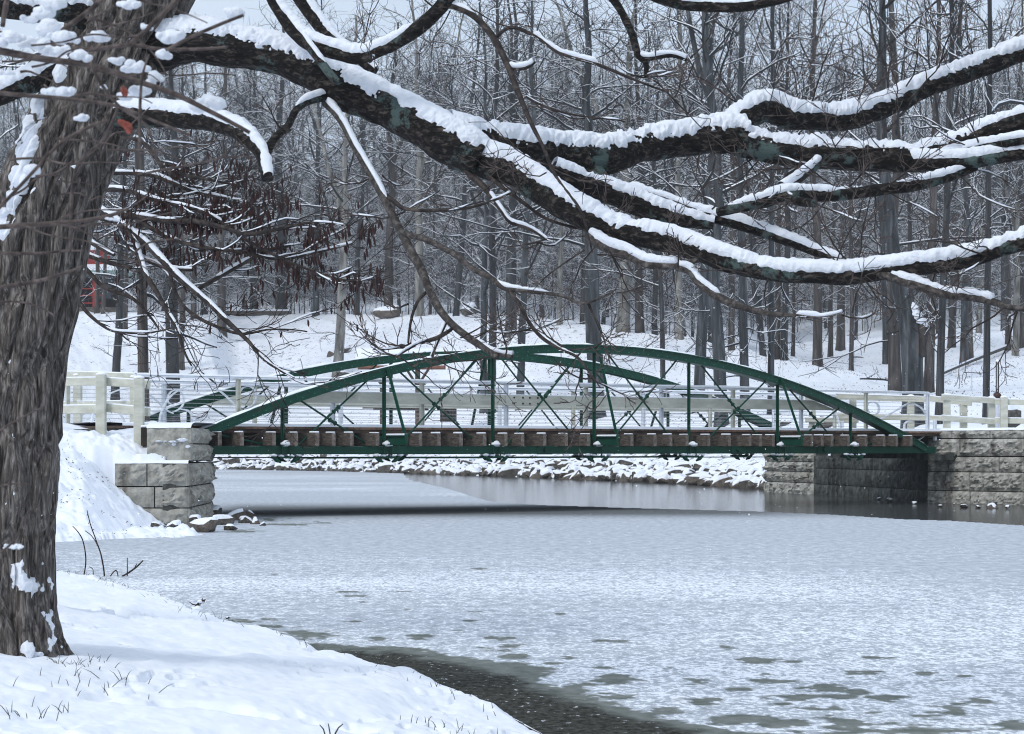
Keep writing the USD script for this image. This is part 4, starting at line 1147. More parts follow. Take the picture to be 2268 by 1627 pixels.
for k, (u, v, w, lab) in enumerate([(452, 1176, 62, 'largest snow covered boulder at the foot of the left abutment, at the ice edge'), (420, 1150, 40, 'snowy boulder against the foot of the left abutment'), (495, 1160, 44, 'snow topped boulder right of the big one at the left abutment'), (528, 1150, 40, 'rounded snow topped boulder in the middle of the spit of rocks'), (474, 1143, 36, 'snowy boulder at the corner where the left abutment meets the ice'),
                                   (545, 1156, 30, 'dark low boulder near the tip of the spit of rocks'), (565, 1158, 24, 'small snowy boulder at the tip of the spit of rocks'), (585, 1162, 16, 'smallest stone at the very tip of the spit of rocks'), (350, 1168, 26, 'flat stone half buried under the left abutment face'), (387, 1172, 30, 'squarish grey stone in front of the left abutment'), (508, 1172, 26, 'small dark stone in front of the spit of rocks'), (552, 1144, 26, 'snowy stone on the far side of the spit of rocks'), (436, 1160, 30, 'snowy stone wedged between the abutment and the biggest boulder')]):
    Yk = HC * F / (v + 4 - HV)
    place_rock('boulder', lab, ((u - CU) / F * Yk, Yk, 0.02 + 0.1 * w * Yk / F), (w / 2 * Yk / F * 1.65, w / 2 * Yk / F * 1.6, w / 2 * Yk / F * 1.5), k % 8, k * 1.3)
for k, (u, v, w, lab) in enumerate([(1947, 1108, 14, 'small rounded dark rock in the water under the bridge seat'), (1971, 1113, 26, 'low rounded rock with a snow spot in the water under the bridge seat'), (2026, 1117, 20, 'brown stone in the water by the corner of the right wall'), (2082, 1124, 18, 'dark stone in the water, left of the group below the right wall'), (2113, 1120, 10, 'tallest little stone below the right wall'),
                                    (2136, 1125, 28, 'long low stone below the right wall'), (2165, 1126, 16, 'small stone with snow lumps below the right wall'), (2196, 1126, 36, 'biggest dark rock with a snowy stick below the right wall'), (2232, 1128, 22, 'dark stone at the right end of the waterline rocks')]):
    Yk = HC * F / (v - HV)
    place_rock('shore_stone', lab, ((u - CU) / F * Yk - 0.02, Yk - 0.1, 0.03), np.array([w / 2 * Yk / F] * 3) * (1, 0.9, 0.75), (k * 3 + 1) % 8, k * 2.1)
g = on_ground(2238, 953, ymin=63)
place_rock('boulder', 'brown boulder behind the fence at the right edge of the photo', g + (0, 0.4, 0.25), (0.62, 0.5, 0.75), 4, 0.6)
g = on_ground(1825, 952, ymin=68)
place_rock('boulder', 'square brown boulder seen through the right railing, left of a fence post', g + (0, 0.2, 0.25), (0.80, 0.6, 0.62), 6, 0.3)
g = on_ground(1740, 948, ymin=70)
place_rock('boulder', 'low dark boulder behind the right end of the far arch', g + (0, 0.5, 0.1), (0.7, 0.5, 0.3), 2, 0.9)
g = on_ground(857, 704)
br_ = thing('boulder', 'large brown boulder with a flat snow top on the crest of the hill', 'rock', g)
v, f = rock_mesh(300, 0.62, 24)
v = np.sign(v) * np.abs(v) ** 0.72
sc_ = 36 * g[1] / F
v = v * np.array([sc_, sc_ * 0.8, sc_ * 0.62])
part(br_, 'stone', (v + (0, 0, sc_ * 0.25), f), M['rock_brown'], smooth=32)
cv, cf = snow_cap(v, f, 3, 0.22, 0.55)
part(br_, 'snow_cover', (cv + (0, 0, sc_ * 0.25), cf), M['snow'], smooth=True)
g = on_ground(1040, 702)
place_rock('boulder', 'pointed snow covered mound on the crest of the hill behind the twin trunks', g + (0, 0, 0.3), (1.0, 0.9, 1.2), 1, 0.4)
g = on_ground(570, 700)
lw = thing('low_wall', 'low dark stone kerb topped with snow along the crest at the left', 'wall', g)
part(lw, 'kerb', box((0, 0, 0.2), (7.0, 0.5, 0.5), None, 0.03), M['rock'], smooth=False)
part(lw, 'snow_cover', box((0, 0, 0.53), (7.0, 0.55, 0.18), None, 0.06), M['snow'], smooth=30)
for k, (u, v) in enumerate([(760, 835), (735, 790), (768, 782)]):
    g = on_ground(u, v)
    place_rock('hill_rock', ['dark rock behind the arch on the slope left of centre', 'snowy rock on the slope beside the pale trunk', 'dark ledge rock with tufts on the slope right of the pale trunk'][k], g + (0, 0, 0.1), (0.8, 0.6, 0.6), k + 2, k)

# ------------------------------------------------------------------ picnic shelter, bin, red building
YS = 139.0
px = YS / F
sh_ = thing('picnic_shelter', 'small roofed picnic table with wooden Y braced posts behind the bridge', 'shelter')
zg_ = P(0, 935, YS)[2]
zr_ = P(0, 812, YS)[2]
for u in (847, 925):
    x = (u - CU) * px
    part(sh_, 'post', box((x, YS, (zg_ - 0.4 + zr_) / 2), (0.31, 0.31, zr_ - zg_ + 0.4), None, 0.01), M['shelter_wood'], smooth=False)
    for d in (-1, 1):
        part(sh_, 'brace', beam((x + d * 0.08, YS - 0.17, zr_ - 1.15), (x + d * 0.75, YS - 0.17, zr_ - 0.12), 0.12, 0.16), M['shelter_wood'], smooth=False)
xm = (887 - CU) * px
for d in (-1, 1):
    rm = MB().add(np.array([(xm - 2.85, YS, zr_ + 0.95), (xm + 2.85, YS, zr_ + 0.95), (xm + 2.85, YS + d * 1.6, zr_ - 0.02), (xm - 2.85, YS + d * 1.6, zr_ - 0.02), (xm - 2.85, YS, zr_ + 0.82), (xm + 2.85, YS, zr_ + 0.82), (xm + 2.85, YS + d * 1.6, zr_ - 0.15), (xm - 2.85, YS + d * 1.6, zr_ - 0.15)]),
                  np.array([[0, 1, 2, 3], [7, 6, 5, 4], [0, 4, 5, 1], [1, 5, 6, 2], [2, 6, 7, 3], [3, 7, 4, 0]]))
    rp = part(sh_, 'roof_slope', rm.get(), M['red_wood'], smooth=False)
    o = np.array([0, 0, 0.14])
    part(rp, 'snow_cover', (np.array([(xm - 2.85, YS, zr_ + 0.97), (xm + 2.85, YS, zr_ + 0.97), (xm + 2.85, YS + d * 1.6, zr_), (xm - 2.85, YS + d * 1.6, zr_), (xm - 2.8, YS, zr_ + 1.15), (xm + 2.8, YS, zr_ + 1.15), (xm + 2.8, YS + d * 1.55, zr_ + 0.16), (xm - 2.8, YS + d * 1.55, zr_ + 0.16)]), np.array([[7, 6, 5, 4], [0, 4, 5, 1], [1, 5, 6, 2], [2, 6, 7, 3], [3, 7, 4, 0]])), M['snow'], smooth=False)
    part(sh_, 'rafter', beam((xm - 1.15, YS, zr_ + 0.75), (xm - 1.15, YS + d * 1.5, zr_ - 0.2), 0.1, 0.14), M['red_wood'], smooth=False)
    part(sh_, 'rafter', beam((xm + 1.15, YS, zr_ + 0.75), (xm + 1.15, YS + d * 1.5, zr_ - 0.2), 0.1, 0.14), M['red_wood'], smooth=False)
part(sh_, 'ridge_beam', box((xm, YS, zr_ + 0.10), (5.2, 0.2, 0.2)), M['red_wood'], smooth=False)
for k, (u0, u1, v, dy) in enumerate(((823, 951, 890, -0.5), (806, 966, 905, -1.1), (830, 951, 891, 0.5), (824, 948, 907, 1.1))):
    x0, x1 = (u0 - CU) * px, (u1 - CU) * px
    nm = 'table_top' if abs(dy) < 0.8 else 'bench'
    bm = part(sh_, nm, box(((x0 + x1) / 2, YS + dy, P(0, v, YS)[2]), (x1 - x0, 0.6 if nm == 'table_top' else 0.3, 0.08)), M['dark_wood'], smooth=False)
    part(bm, 'snow_cover', box(((x0 + x1) / 2, YS + dy, P(0, v, YS)[2] + 0.09), (x1 - x0 - 0.1, 0.55 if nm == 'table_top' else 0.26, 0.1), None, 0.03), M['snow'], smooth=30)
YB = 136.0
bn = thing('litter_bin', 'dark brown slatted litter bin right of the picnic shelter', 'bin', ((993 - CU) / F * YB, YB, P(0, 935, YB)[2]))
hb_ = 43 * YB / F
for k in range(14):
    a = k / 14 * 2 * PI
    part(bn, 'slat', box((0.5 * math.cos(a), 0.5 * math.sin(a), hb_ / 2), (0.21, 0.04, hb_), np.array([[-math.sin(a), math.cos(a), 0], [math.cos(a), math.sin(a), 0], [0, 0, 1]]).T, 0.004), M['dark_wood'], smooth=False)
part(bn, 'liner', trimesh.creation.cylinder(0.47, hb_ - 0.06, sections=24).apply_translation((0, 0, hb_ / 2)), M['post_dark'], smooth=30)
part(bn, 'rim', trimesh.creation.annulus(0.46, 0.55, 0.06, sections=24).apply_translation((0, 0, hb_ - 0.03)), M['post_brown'], smooth=30)
part(bn, 'snow_cover', trimesh.creation.icosphere(2, 1).apply_transform(np.diag([0.47, 0.47, 0.07, 1])).apply_translation((0, 0, hb_ + 0.02)), M['snow'], smooth=True)

YR = 210.0
px = YR / F
rb = thing('red_building', 'red painted open pavilion with teal eaves and snowy roof behind the trees at left', 'building')
zg_ = P(0, 684, YR)[2]
zE = P(0, 608, YR)[2]
x0, x1 = (60 - CU) * px, (263 - CU) * px
part(rb, 'floor_slab', box(((x0 + x1) / 2, YR + 3, zg_ - 0.3), (x1 - x0, 7, 0.8)), M['rock'], smooth=False)
for u in (70, 120, 166, 208, 231, 262):
    part(rb, 'post', box(((u - CU) * px, YR, (zg_ + zE) / 2), (0.24, 0.24, zE - zg_)), M['red_paint'], smooth=False)
for v, h in ((672, 0.12), (655, 0.12), (640, 0.10)):
    part(rb, 'railing_bar', box(((x0 + (231 - CU) * px) / 2, YR + 0.01, P(0, v, YR)[2]), ((231 - CU) * px - x0, 0.1, h)), M['red_paint'], smooth=False)
part(rb, 'back_wall', box(((x0 + x1) / 2, YR + 5, (zg_ + zE) / 2), (x1 - x0, 0.2, zE - zg_)), M['dark_wood'], smooth=False)
part(rb, 'window', box(((222 - CU) * px, YR + 2.5, (zg_ + zE) / 2 + 0.4), (1.2, 0.08, 1.9)), M['dark_glass'], smooth=False)
part(rb, 'fascia', box(((x0 + x1) / 2, YR - 0.8, zE + 0.1), (x1 - x0 + 1.6, 0.14, 0.45)), M['teal_trim'], smooth=False)
part(rb, 'fascia', box((x1 + 0.8, YR + 3, zE + 0.1), (0.14, 7.4, 0.45)), M['teal_trim'], smooth=False)
hx0, hx1 = x0 - 0.8, x1 + 0.87
ry0, ry1, rm_ = YR - 0.87, YR + 7.0, YR + 3.0
vtx = np.array([(hx0, ry0, zE + 0.33), (hx1, ry0, zE + 0.33), (hx1, ry1, zE + 0.33), (hx0, ry1, zE + 0.33), (hx0 + 2.5, rm_, zE + 2.0), (hx1 - 2.9, rm_, zE + 2.0)])
part(rb, 'roof', (vtx, np.array([[0, 1, 5], [0, 5, 4], [1, 2, 5], [2, 3, 4], [2, 4, 5], [3, 0, 4], [0, 3, 2], [0, 2, 1]])), M['far_snow'], smooth=False, label='snow covered hipped roof')
part(rb, 'gable', box(((205 - CU) * px, YR + 1.4, zE + 1.75), (2.6, 1.2, 1.5)), M['red_paint'], smooth=False)
part(rb, 'gable_roof', (np.array([((205 - CU) * px - 1.6, YR + 0.6, zE + 2.4), ((205 - CU) * px + 1.6, YR + 0.6, zE + 2.4), ((205 - CU) * px, YR + 0.6, zE + 3.3), ((205 - CU) * px - 1.6, YR + 2.4, zE + 2.4), ((205 - CU) * px + 1.6, YR + 2.4, zE + 2.4), ((205 - CU) * px, YR + 2.4, zE + 3.3)]), np.array([[0, 1, 2], [5, 4, 3], [0, 2, 5], [0, 5, 3], [1, 4, 5], [1, 5, 2], [0, 3, 4], [0, 4, 1]])), M['far_snow'], smooth=False)

# ------------------------------------------------------------------ the big tree in the foreground
YT = 11.3


def ridges(a, z, r, seed):
    """Bark furrows: long plates that run up the trunk and split."""
    w = np.stack([np.cos(a) * r * 9, np.sin(a) * r * 9, z * 1.1], -1)
    warp = (fbm(w * 0.8, 3, seed) - 0.5) * 1.6
    n1 = np.abs(noise(np.stack([np.cos(a) * r * 22 + warp, np.sin(a) * r * 22 + warp, z * 2.4], -1), seed + 1) * 2 - 1)
    n2 = np.abs(noise(np.stack([np.cos(a) * r * 45 + warp, np.sin(a) * r * 45, z * 6.0], -1), seed + 2) * 2 - 1)
    return 0.055 * (np.minimum(n1 * 2.6, 1.0) - 0.85) + 0.010 * (n2 - 0.5) + 0.03 * (fbm(w * 0.25, 2, seed + 3) - 0.5)


def snow_shell(c, T, r, t, wid, seed, step, cover=None, jag=0.55):
    """Snow lying along the upper side of a limb: a skin over its upper half whose thickness falls below the bark where there is none."""
    K = len(c)
    up = np.array([0, 0, 1.0]) - T * T[:, 2:3]
    up /= np.linalg.norm(up, axis=1, keepdims=True) + 1e-9
    sd = np.cross(T, up)
    m = int(np.clip(r.mean() * 2.9 / 0.0065, 13, 56))
    q = np.linspace(-1.6, 1.6, m)
    s = np.arange(K) * step
    ang = np.broadcast_to(q[None], (K, m))
    sp = np.stack([np.broadcast_to(s[:, None], ang.shape), ang * r[:, None], np.full(ang.shape, seed * 3.7)], -1)
    field = 0.62 - (np.abs(ang) / wid[:, None]) ** 2.0
    field = field + jag * (2.6 * (fbm(sp * 5.0, 3, 61) - 0.5) + 0.55 * (noise(sp * 22.0, 62) - 0.5) + 0.75 * (noise(sp * 48.0, 67) - 0.5) + 0.55 * (noise(sp * 90.0, 68) - 0.5))
    if cover is not None:
        field = field - 1.6 * (1 - cover[:, None])
    lump = 0.75 + 0.6 * (fbm(sp * 5.0, 3, 63) - 0.25)
    fp = np.clip(field, 0, 1)
    th = 0.62 * t[:, None] * np.minimum(1.6 * fp, 1) ** 0.75 * lump + 0.22 * t[:, None] * (fbm(sp * 40.0, 2, 64) - 0.5) * np.minimum(fp * 3, 1)
    th = np.where(field > 0, np.maximum(th, 0.002), np.maximum(field * 0.06, -0.03))
    th[:, 0] = th[:, -1] = -0.03
    rad = r[:, None] * 1.03 + th
    V = c[:, None] + rad[..., None] * (np.cos(ang)[..., None] * up[:, None] + np.sin(ang)[..., None] * sd[:, None]) + np.array([0, 0, 1.0]) * (np.maximum(th, 0) * 0.35)[..., None]
    i, j = np.meshgrid(np.arange(K - 1), np.arange(m - 1), indexing='ij')
    f = np.stack([i * m + j, i * m + j + 1, (i + 1) * m + j + 1, (i + 1) * m + j], -1).reshape(-1, 4)
    thf = th.reshape(-1)
    f = f[(thf[f] > -0.0005).any(1)]
    return V.reshape(-1, 3), f[:, ::-1]


def limb(parent, name, pix, mat_, step=0.02, sides=22, bark_amp=0.10, snow=None, seed=0, label=None, snow_w=1.25, jag=0.55):
    """pix: (u, v, radius px, Y) along the limb. snow = thickness in px or None."""
    pts = np.array([(*P(u, v, Y), r * Y / F) for u, v, r, Y in pix])
    c = spline(pts, step)
    r = c[:, 3].copy()
    c = c[:, :3]
    rg = np.random.default_rng(seed)
    K = len(c)
    s = np.arange(K) * step
    wob = np.stack([fbm(np.stack([s * 3, s * 0 + seed, s * 0 + k], 1), 3, 70 + k) - 0.5 for k in range(3)], 1) * r[:, None] * 0.45
    c = c + wob
    r = r * (1 + 0.16 * (fbm(np.stack([s * 4, s * 0 + seed * 3, s * 0], 1), 3, 75) - 0.5))
    T = np.gradient(c, axis=0)
    T /= np.linalg.norm(T, axis=1, keepdims=True)
    A = np.cross(T, [0, 1.0, 0.03])
    A /= np.linalg.norm(A, axis=1, keepdims=True)
    Bv = np.cross(A, T)
    ang = np.arange(sides) * 2 * PI / sides
    a2 = np.broadcast_to(ang[None], (K, sides))
    q = np.stack([np.cos(a2) * r[:, None] * 14, np.sin(a2) * r[:, None] * 14, np.broadcast_to(s[:, None] * 4.0, a2.shape) + seed], -1)
    d = r[:, None] * bark_amp * (np.abs(fbm(q * 1.3, 3, 80) * 2 - 1) * 2.2 - 0.6) + (noise(q * np.array([4, 4, 3.0]), 81) - 0.5) * 0.006 * (r[:, None] > 0.03)
    V = c[:, None] + (r[:, None] + d)[..., None] * (np.cos(a2)[..., None] * A[:, None] + np.sin(a2)[..., None] * Bv[:, None])
    i, j = np.meshgrid(np.arange(K - 1), np.arange(sides), indexing='ij')
    f = np.stack([i * sides + j, i * sides + (j + 1) % sides, (i + 1) * sides + (j + 1) % sides, (i + 1) * sides + j], -1).reshape(-1, 4)
    nV = K * sides
    V = np.concatenate([V.reshape(-1, 3), c[:1], c[-1:]])
    jj = np.arange(sides)
    f = np.vstack([f[:, [0, 1, 2]], f[:, [0, 2, 3]], np.stack([np.full(sides, nV), (jj + 1) % sides, jj], 1), np.stack([np.full(sides, nV + 1), (K - 1) * sides + jj, (K - 1) * sides + (jj + 1) % sides], 1)])
    nrm = np.cross(V[f[0, 1]] - V[f[0, 0]], V[f[0, 2]] - V[f[0, 0]])
    if np.dot(nrm, V[f[0]].mean(0) - c[0]) < 0:
        f = f[:, ::-1]
    lp = part(parent, name, (V, f), mat_, smooth=True, label=label)
    if snow:
        stp = 0.007 if r.mean() > 0.03 else 0.010
        c2 = spline(np.concatenate([c, r[:, None]], 1), stp)
        r2, c2 = c2[:, 3], c2[:, :3]
        T2 = np.gradient(c2, axis=0)
        T2 /= np.linalg.norm(T2, axis=1, keepdims=True)
        slope = np.sqrt(np.clip(1 - T2[:, 2] ** 2, 0, 1))
        s2 = np.arange(len(c2)) * stp
        Ym = np.mean([p[3] for p in pix])
        th = snow * Ym / F * np.clip(slope * 1.15 - 0.1, 0.15, 1) * np.minimum(1, r2 / (r2.mean() * 0.5))
        cov = np.clip((noise(np.stack([s2 * 2.5, s2 * 0 + seed * 7, s2 * 0], 1), 90) - (-0.3 * (r2 > 0.05) + 0.10 + 0.35 * (r2 < 0.018) + 0.35 * (1 - slope))) * 6, 0, 1)
        part(lp, 'snow_cover', snow_shell(c2, T2, r2, th, snow_w * (0.55 + 0.5 * slope), seed, stp, cover=cov, jag=jag * np.clip(r.mean() / 0.05, 0.6, 1)), M['limb_snow'], smooth=True, kind='stuff')
    return c, r


bt = thing('big_tree', 'massive dark furrowed tree trunk at the left whose snowy limbs arch over the pond', 'tree')
# trunk
tr = np.array([(6, 1560, 172), (8, 1500, 158), (4, 1450, 136), (1, 1400, 126), (-2, 1330, 120), (-5, 1220, 121), (0, 1110, 122), (8, 1000, 123), (14, 900, 121), (24, 800, 120), (46, 700, 121), (66, 600, 121), (74, 545, 121), (98, 460, 121), (130, 380, 122), (172, 300, 124), (212, 220, 122), (246, 140, 118), (282, 60, 116), (312, 0, 114), (345, -80, 108), (380, -180, 100)], float)
tc_ = spline(np.array([(*P(u, v, YT), w * YT / F) for u, v, w in tr]), 0.0125)
tcen, trad = tc_[:, :3], tc_[:, 3]
na = 150
ang = np.arange(na) * 2 * PI / na
Aa, Zz = np.meshgrid(ang, tcen[:, 2])
flare = 1 + 0.20 * np.exp(-np.maximum(Zz - 0.25, 0) / 0.16) * np.maximum(0, np.cos(3 * Aa + 0.4)) ** 1.5 + 0.10 * np.exp(-np.maximum(Zz - 0.25, 0) / 0.3) * np.cos(5 * Aa + 2.0)
RR_ = trad[:, None] * flare + ridges(Aa, Zz, trad[:, None], 31)
# a long split in the bark on the lit side and burr hollows high up
spl = np.exp(-((Aa - (0.55 + 0.25 * np.sin(Zz * 1.4))) / 0.07) ** 2) * smoothstep(2.0, 2.4, Zz) * (1 - smoothstep(2.9, 3.2, Zz))
RR_ = RR_ - 0.03 * spl
tv = np.stack([tcen[:, 0:1] + RR_ * np.cos(Aa - PI / 2 + 0.0), tcen[:, 1:2] + RR_ * np.sin(Aa - PI / 2), Zz], -1)
K = len(tcen)
i, j = np.meshgrid(np.arange(K - 1), np.arange(na), indexing='ij')
tf = np.stack([i * na + j, i * na + (j + 1) % na, (i + 1) * na + (j + 1) % na, (i + 1) * na + j], -1).reshape(-1, 4)
zc = tcen[:, 2]
if zc[-1] > zc[0]:
    tf_o = tf
else:
    tf_o = tf[:, ::-1]
trunk = part(bt, 'trunk', (tv.reshape(-1, 3), tf_o), M['bark_big'], smooth=True)
# snow stuck to the bark
tvf = tv.reshape(-1, 3)
tu, tvv = CU + F * tvf[:, 0] / tvf[:, 1], HV - F * (tvf[:, 2] - HC) / tvf[:, 1]
mask = np.zeros(len(tvf))
for (u, v, w, h, s_) in [(40, 1272, 26, 34, .9), (62, 1300, 34, 22, 1.0), (36, 1245, 10, 18, .6), (105, 1363, 12, 14, .7), (62, 1445, 22, 26, .9), (118, 1400, 16, 40, .6), (135, 1470, 30, 30, 1.0), (92, 1458, 14, 18, .7), (140, 1440, 12, 20, .7), (112, 1290, 8, 22, .5), (70, 1240, 10, 14, .5), (24, 800, 14, 26, .5), (66, 300, 22, 60, .9), (52, 345, 24, 46, .9), (40, 395, 24, 40, .8), (84, 240, 18, 40, .7), (26, 440, 20, 40, .7), (8, 500, 18, 40, .7), (130, 150, 30, 36, .9), (60, 420, 20, 20, .5), (240, 40, 22, 12, .6), (210, 80, 18, 12, .5), (96, 975, 8, 10, .4), (60, 1000, 8, 10, .4), (88, 850, 6, 14, .4), (30, 960, 10, 10, .5)]:
    e = np.sqrt(((tu - u) / w) ** 2 + ((tvv - v) / h) ** 2)
    mask = np.maximum(mask, s_ * np.clip(1.35 - e, 0, 1))
front = tvf[:, 1] < np.repeat(tcen[:, 1], na) + 0.02
mn = mask + (fbm(tvf * np.array([26, 26, 18.0]), 4, 33) - 0.5) * 1.7
mn = np.where(front, mn, 0) + np.where((fbm(tvf * np.array([40, 40, 26.0]), 3, 35) > 0.735) & front, 0.25, 0) * 1.0
keepf = (mn[tf] > 0.18).any(1)
used, inv = np.unique(tf[keepf], return_inverse=True)
sf = inv.reshape(-1, 4)
outw = tvf[used] - np.repeat(tcen, na, 0)[used]
outw[:, 2] = 0
outw /= np.linalg.norm(outw, axis=1, keepdims=True)
sv = tvf[used] + outw * np.clip((mn[used] - 0.50) * 0.06, -0.015, 0.022)[:, None]
part(trunk, 'snow_patches', (sv, sf if tf_o is tf else sf[:, ::-1]), M['limb_snow'], smooth=True)

BL = M['bark_limb']
limb(bt, 'limb', [(290, 150, 70, 11.3), (340, 112, 58, 11.28), (430, 98, 44, 11.2), (520, 112, 42, 11.15), (620, 132, 38, 11.1), (700, 164, 40, 11.05), (780, 208, 41, 11.0), (860, 243, 41, 10.95), (930, 277, 44, 10.9), (1000, 318, 46, 10.86), (1060, 352, 38, 10.84)], BL, snow=20, seed=1, step=0.011, sides=64, label='main limb', jag=0.8)
limb(bt, 'limb', [(1010, 330, 44, 10.86), (1075, 358, 36, 10.84), (1150, 388, 33, 10.75), (1215, 432, 32, 10.65), (1290, 478, 29, 10.55), (1400, 516, 26, 10.45), (1500, 541, 25, 10.35), (1590, 575, 23, 10.2), (1700, 602, 21, 10.1), (1800, 610, 19, 10.0), (1885, 607, 22, 9.95), (1960, 597, 19, 9.9), (2060, 590, 19, 9.8), (2140, 577, 19, 9.75), (2220, 553, 17, 9.7), (2330, 520, 16, 9.6)], BL, snow=20, seed=2, step=0.011, sides=54, label='lowest long limb', jag=0.7)
limb(bt, 'limb', [(980, 295, 40, 10.88), (1060, 318, 40, 10.95), (1150, 332, 38, 11.05), (1240, 346, 38, 11.2), (1330, 352, 38, 11.3), (1420, 328, 33, 11.45), (1500, 312, 34, 11.55), (1590, 302, 36, 11.6), (1650, 300, 36, 11.62)], BL, snow=22, seed=3, step=0.011, sides=60, label='middle limb', jag=0.8)
limb(bt, 'limb', [(1290, 350, 30, 11.28), (1318, 385, 26, 11.25), (1336, 404, 18, 11.2), (1350, 420, 12, 11.18)], BL, seed=4, step=0.014, sides=28)
limb(bt, 'limb', [(1610, 298, 32, 11.6), (1660, 258, 30, 11.66), (1700, 243, 30, 11.7), (1750, 262, 27, 11.75), (1850, 268, 24, 11.85), (1940, 246, 23, 11.95), (2040, 204, 22, 12.05), (2140, 160, 21, 12.15), (2230, 128, 20, 12.25), (2330, 92, 19, 12.35)], BL, snow=22, seed=5, step=0.011, sides=50, label='upper right limb', jag=0.7)
limb(bt, 'limb', [(1610, 308, 32, 11.6), (1690, 330, 31, 11.58), (1780, 346, 31, 11.55), (1870, 350, 30, 11.5), (1960, 350, 30, 11.45), (2040, 348, 30, 11.4), (2120, 325, 26, 11.4), (2200, 292, 24, 11.38), (2330, 250, 22, 11.35)], BL, snow=20, seed=6, step=0.011, sides=54, label='lower fork of the right limb', jag=0.7)
limb(bt, 'limb', [(2010, 362, 20, 11.42), (2080, 362, 17, 11.3), (2160, 355, 16, 11.25), (2240, 344, 15, 11.2), (2340, 330, 14, 11.1)], BL, snow=17, seed=7, step=0.014, sides=26)
limb(bt, 'limb', [(2090, 350, 14, 11.35), (2160, 330, 12, 11.3), (2220, 318, 11, 11.2), (2340, 300, 10, 11.1)], BL, snow=15, seed=47, step=0.014, sides=22)
limb(bt, 'limb', [(1225, 378, 22, 10.9), (1290, 408, 24, 10.95), (1340, 430, 26, 11.0), (1400, 450, 25, 11.0), (1460, 470, 24, 11.0), (1530, 488, 16, 11.0), (1580, 500, 10, 11.0)], BL, snow=14, seed=8, step=0.014, sides=28)
limb(bt, 'limb', [(1330, 396, 14, 11.2), (1400, 424, 14, 11.15), (1480, 448, 13, 11.1), (1560, 476, 12, 11.05), (1640, 500, 11.5, 11.0), (1720, 527, 11, 10.95), (1800, 556, 10, 10.9), (1870, 580, 8, 10.8)], BL, snow=16, seed=9, step=0.014, sides=22)
limb(bt, 'limb', [(2160, 371, 9, 11.3), (2080, 398, 12, 11.2), (1990, 416, 14, 11.1), (1900, 428, 14, 11.0), (1820, 434, 14, 10.95), (1750, 432, 15, 10.9), (1690, 446, 14, 10.88), (1640, 458, 12, 10.86), (1590, 470, 10, 10.9)], BL, snow=15, seed=10, step=0.014, sides=22)
limb(bt, 'limb', [(1815, 360, 10, 11.5), (1775, 392, 10, 11.2), (1730, 425, 11, 10.92)], BL, snow=13, seed=11, step=0.012, sides=18)
limb(bt, 'limb', [(1735, 434, 11, 10.9), (1780, 448, 10, 10.8), (1806, 452, 9, 10.75)], BL, snow=10, seed=12, step=0.01, sides=16, label='short broken stub')
# limbs that come in from above
limb(bt, 'limb', [(596, -20, 15, 10.9), (640, 48, 16, 10.85), (680, 92, 17, 10.8), (740, 116, 16, 10.75), (800, 130, 15, 10.7), (850, 112, 14, 10.65), (920, 68, 15, 10.6), (976, 18, 16, 10.55), (1010, -30, 15, 10.5)], BL, snow=20, seed=13, step=0.012, sides=24)
limb(bt, 'limb', [(655, -20, 17, 11.2), (700, 44, 17, 11.15), (740, 90, 15, 11.1), (790, 128, 12, 11.05), (830, 160, 10, 11.0)], BL, snow=15, seed=14, step=0.012, sides=22)
limb(bt, 'limb', [(672, 82, 9, 10.78), (706, 132, 10, 10.7), (738, 172, 10, 10.65), (752, 185, 6, 10.62)], BL, snow=8, seed=15, step=0.012, sides=16)
limb(bt, 'limb', [(1430, -16, 12, 10.6), (1500, 6, 13, 10.55), (1570, 13, 13, 10.5), (1640, 14, 12, 10.45), (1700, 6, 10, 10.4), (1780, -14, 8, 10.35)], BL, snow=12, seed=16, step=0.012, sides=22)
limb(bt, 'limb', [(1350, -10, 9, 10.9), (1378, 30, 9, 10.9), (1400, 76, 9, 10.9), (1415, 122, 8, 10.9), (1432, 145, 6, 10.9), (1431, 172, 5, 10.9)], BL, snow=9, seed=17, step=0.012, sides=16)
limb(bt, 'limb', [(1418, 128, 5, 10.9), (1440, 131, 5, 10.88), (1480, 124, 5, 10.85), (1520, 133, 4, 10.8)], BL, snow=12, seed=18, step=0.01, sides=14)
# the drooping limb at the left
limb(bt, 'limb', [(270, 262, 30, 11.1), (330, 258, 25, 11.0), (400, 262, 23, 10.9), (470, 272, 21, 10.8), (530, 296, 19, 10.7), (568, 328, 16, 10.6), (584, 362, 15, 10.55), (592, 396, 14, 10.5)], BL, snow=18, seed=19, step=0.012, sides=26, label='drooping limb sawn off at its end')
limb(bt, 'limb', [(592, 340, 10, 10.6), (612, 304, 9, 10.65), (636, 282, 8, 10.7), (660, 240, 8, 10.8), (690, 222, 9, 10.9), (730, 214, 10, 11.0)], BL, snow=12, seed=20, step=0.012, sides=18)
limb(bt, 'limb', [(150, 150, 40, 11.2), (90, 175, 30, 11.1), (30, 200, 26, 11.0), (-60, 240, 24, 10.9)], BL, snow=16, seed=21, step=0.014, sides=28)
limb(bt, 'limb', [(210, 60, 40, 11.2), (140, 20, 28, 11.1), (60, 24, 22, 11.0), (-60, -10, 20, 10.8)], BL, snow=18, seed=22, step=0.014, sides=26)
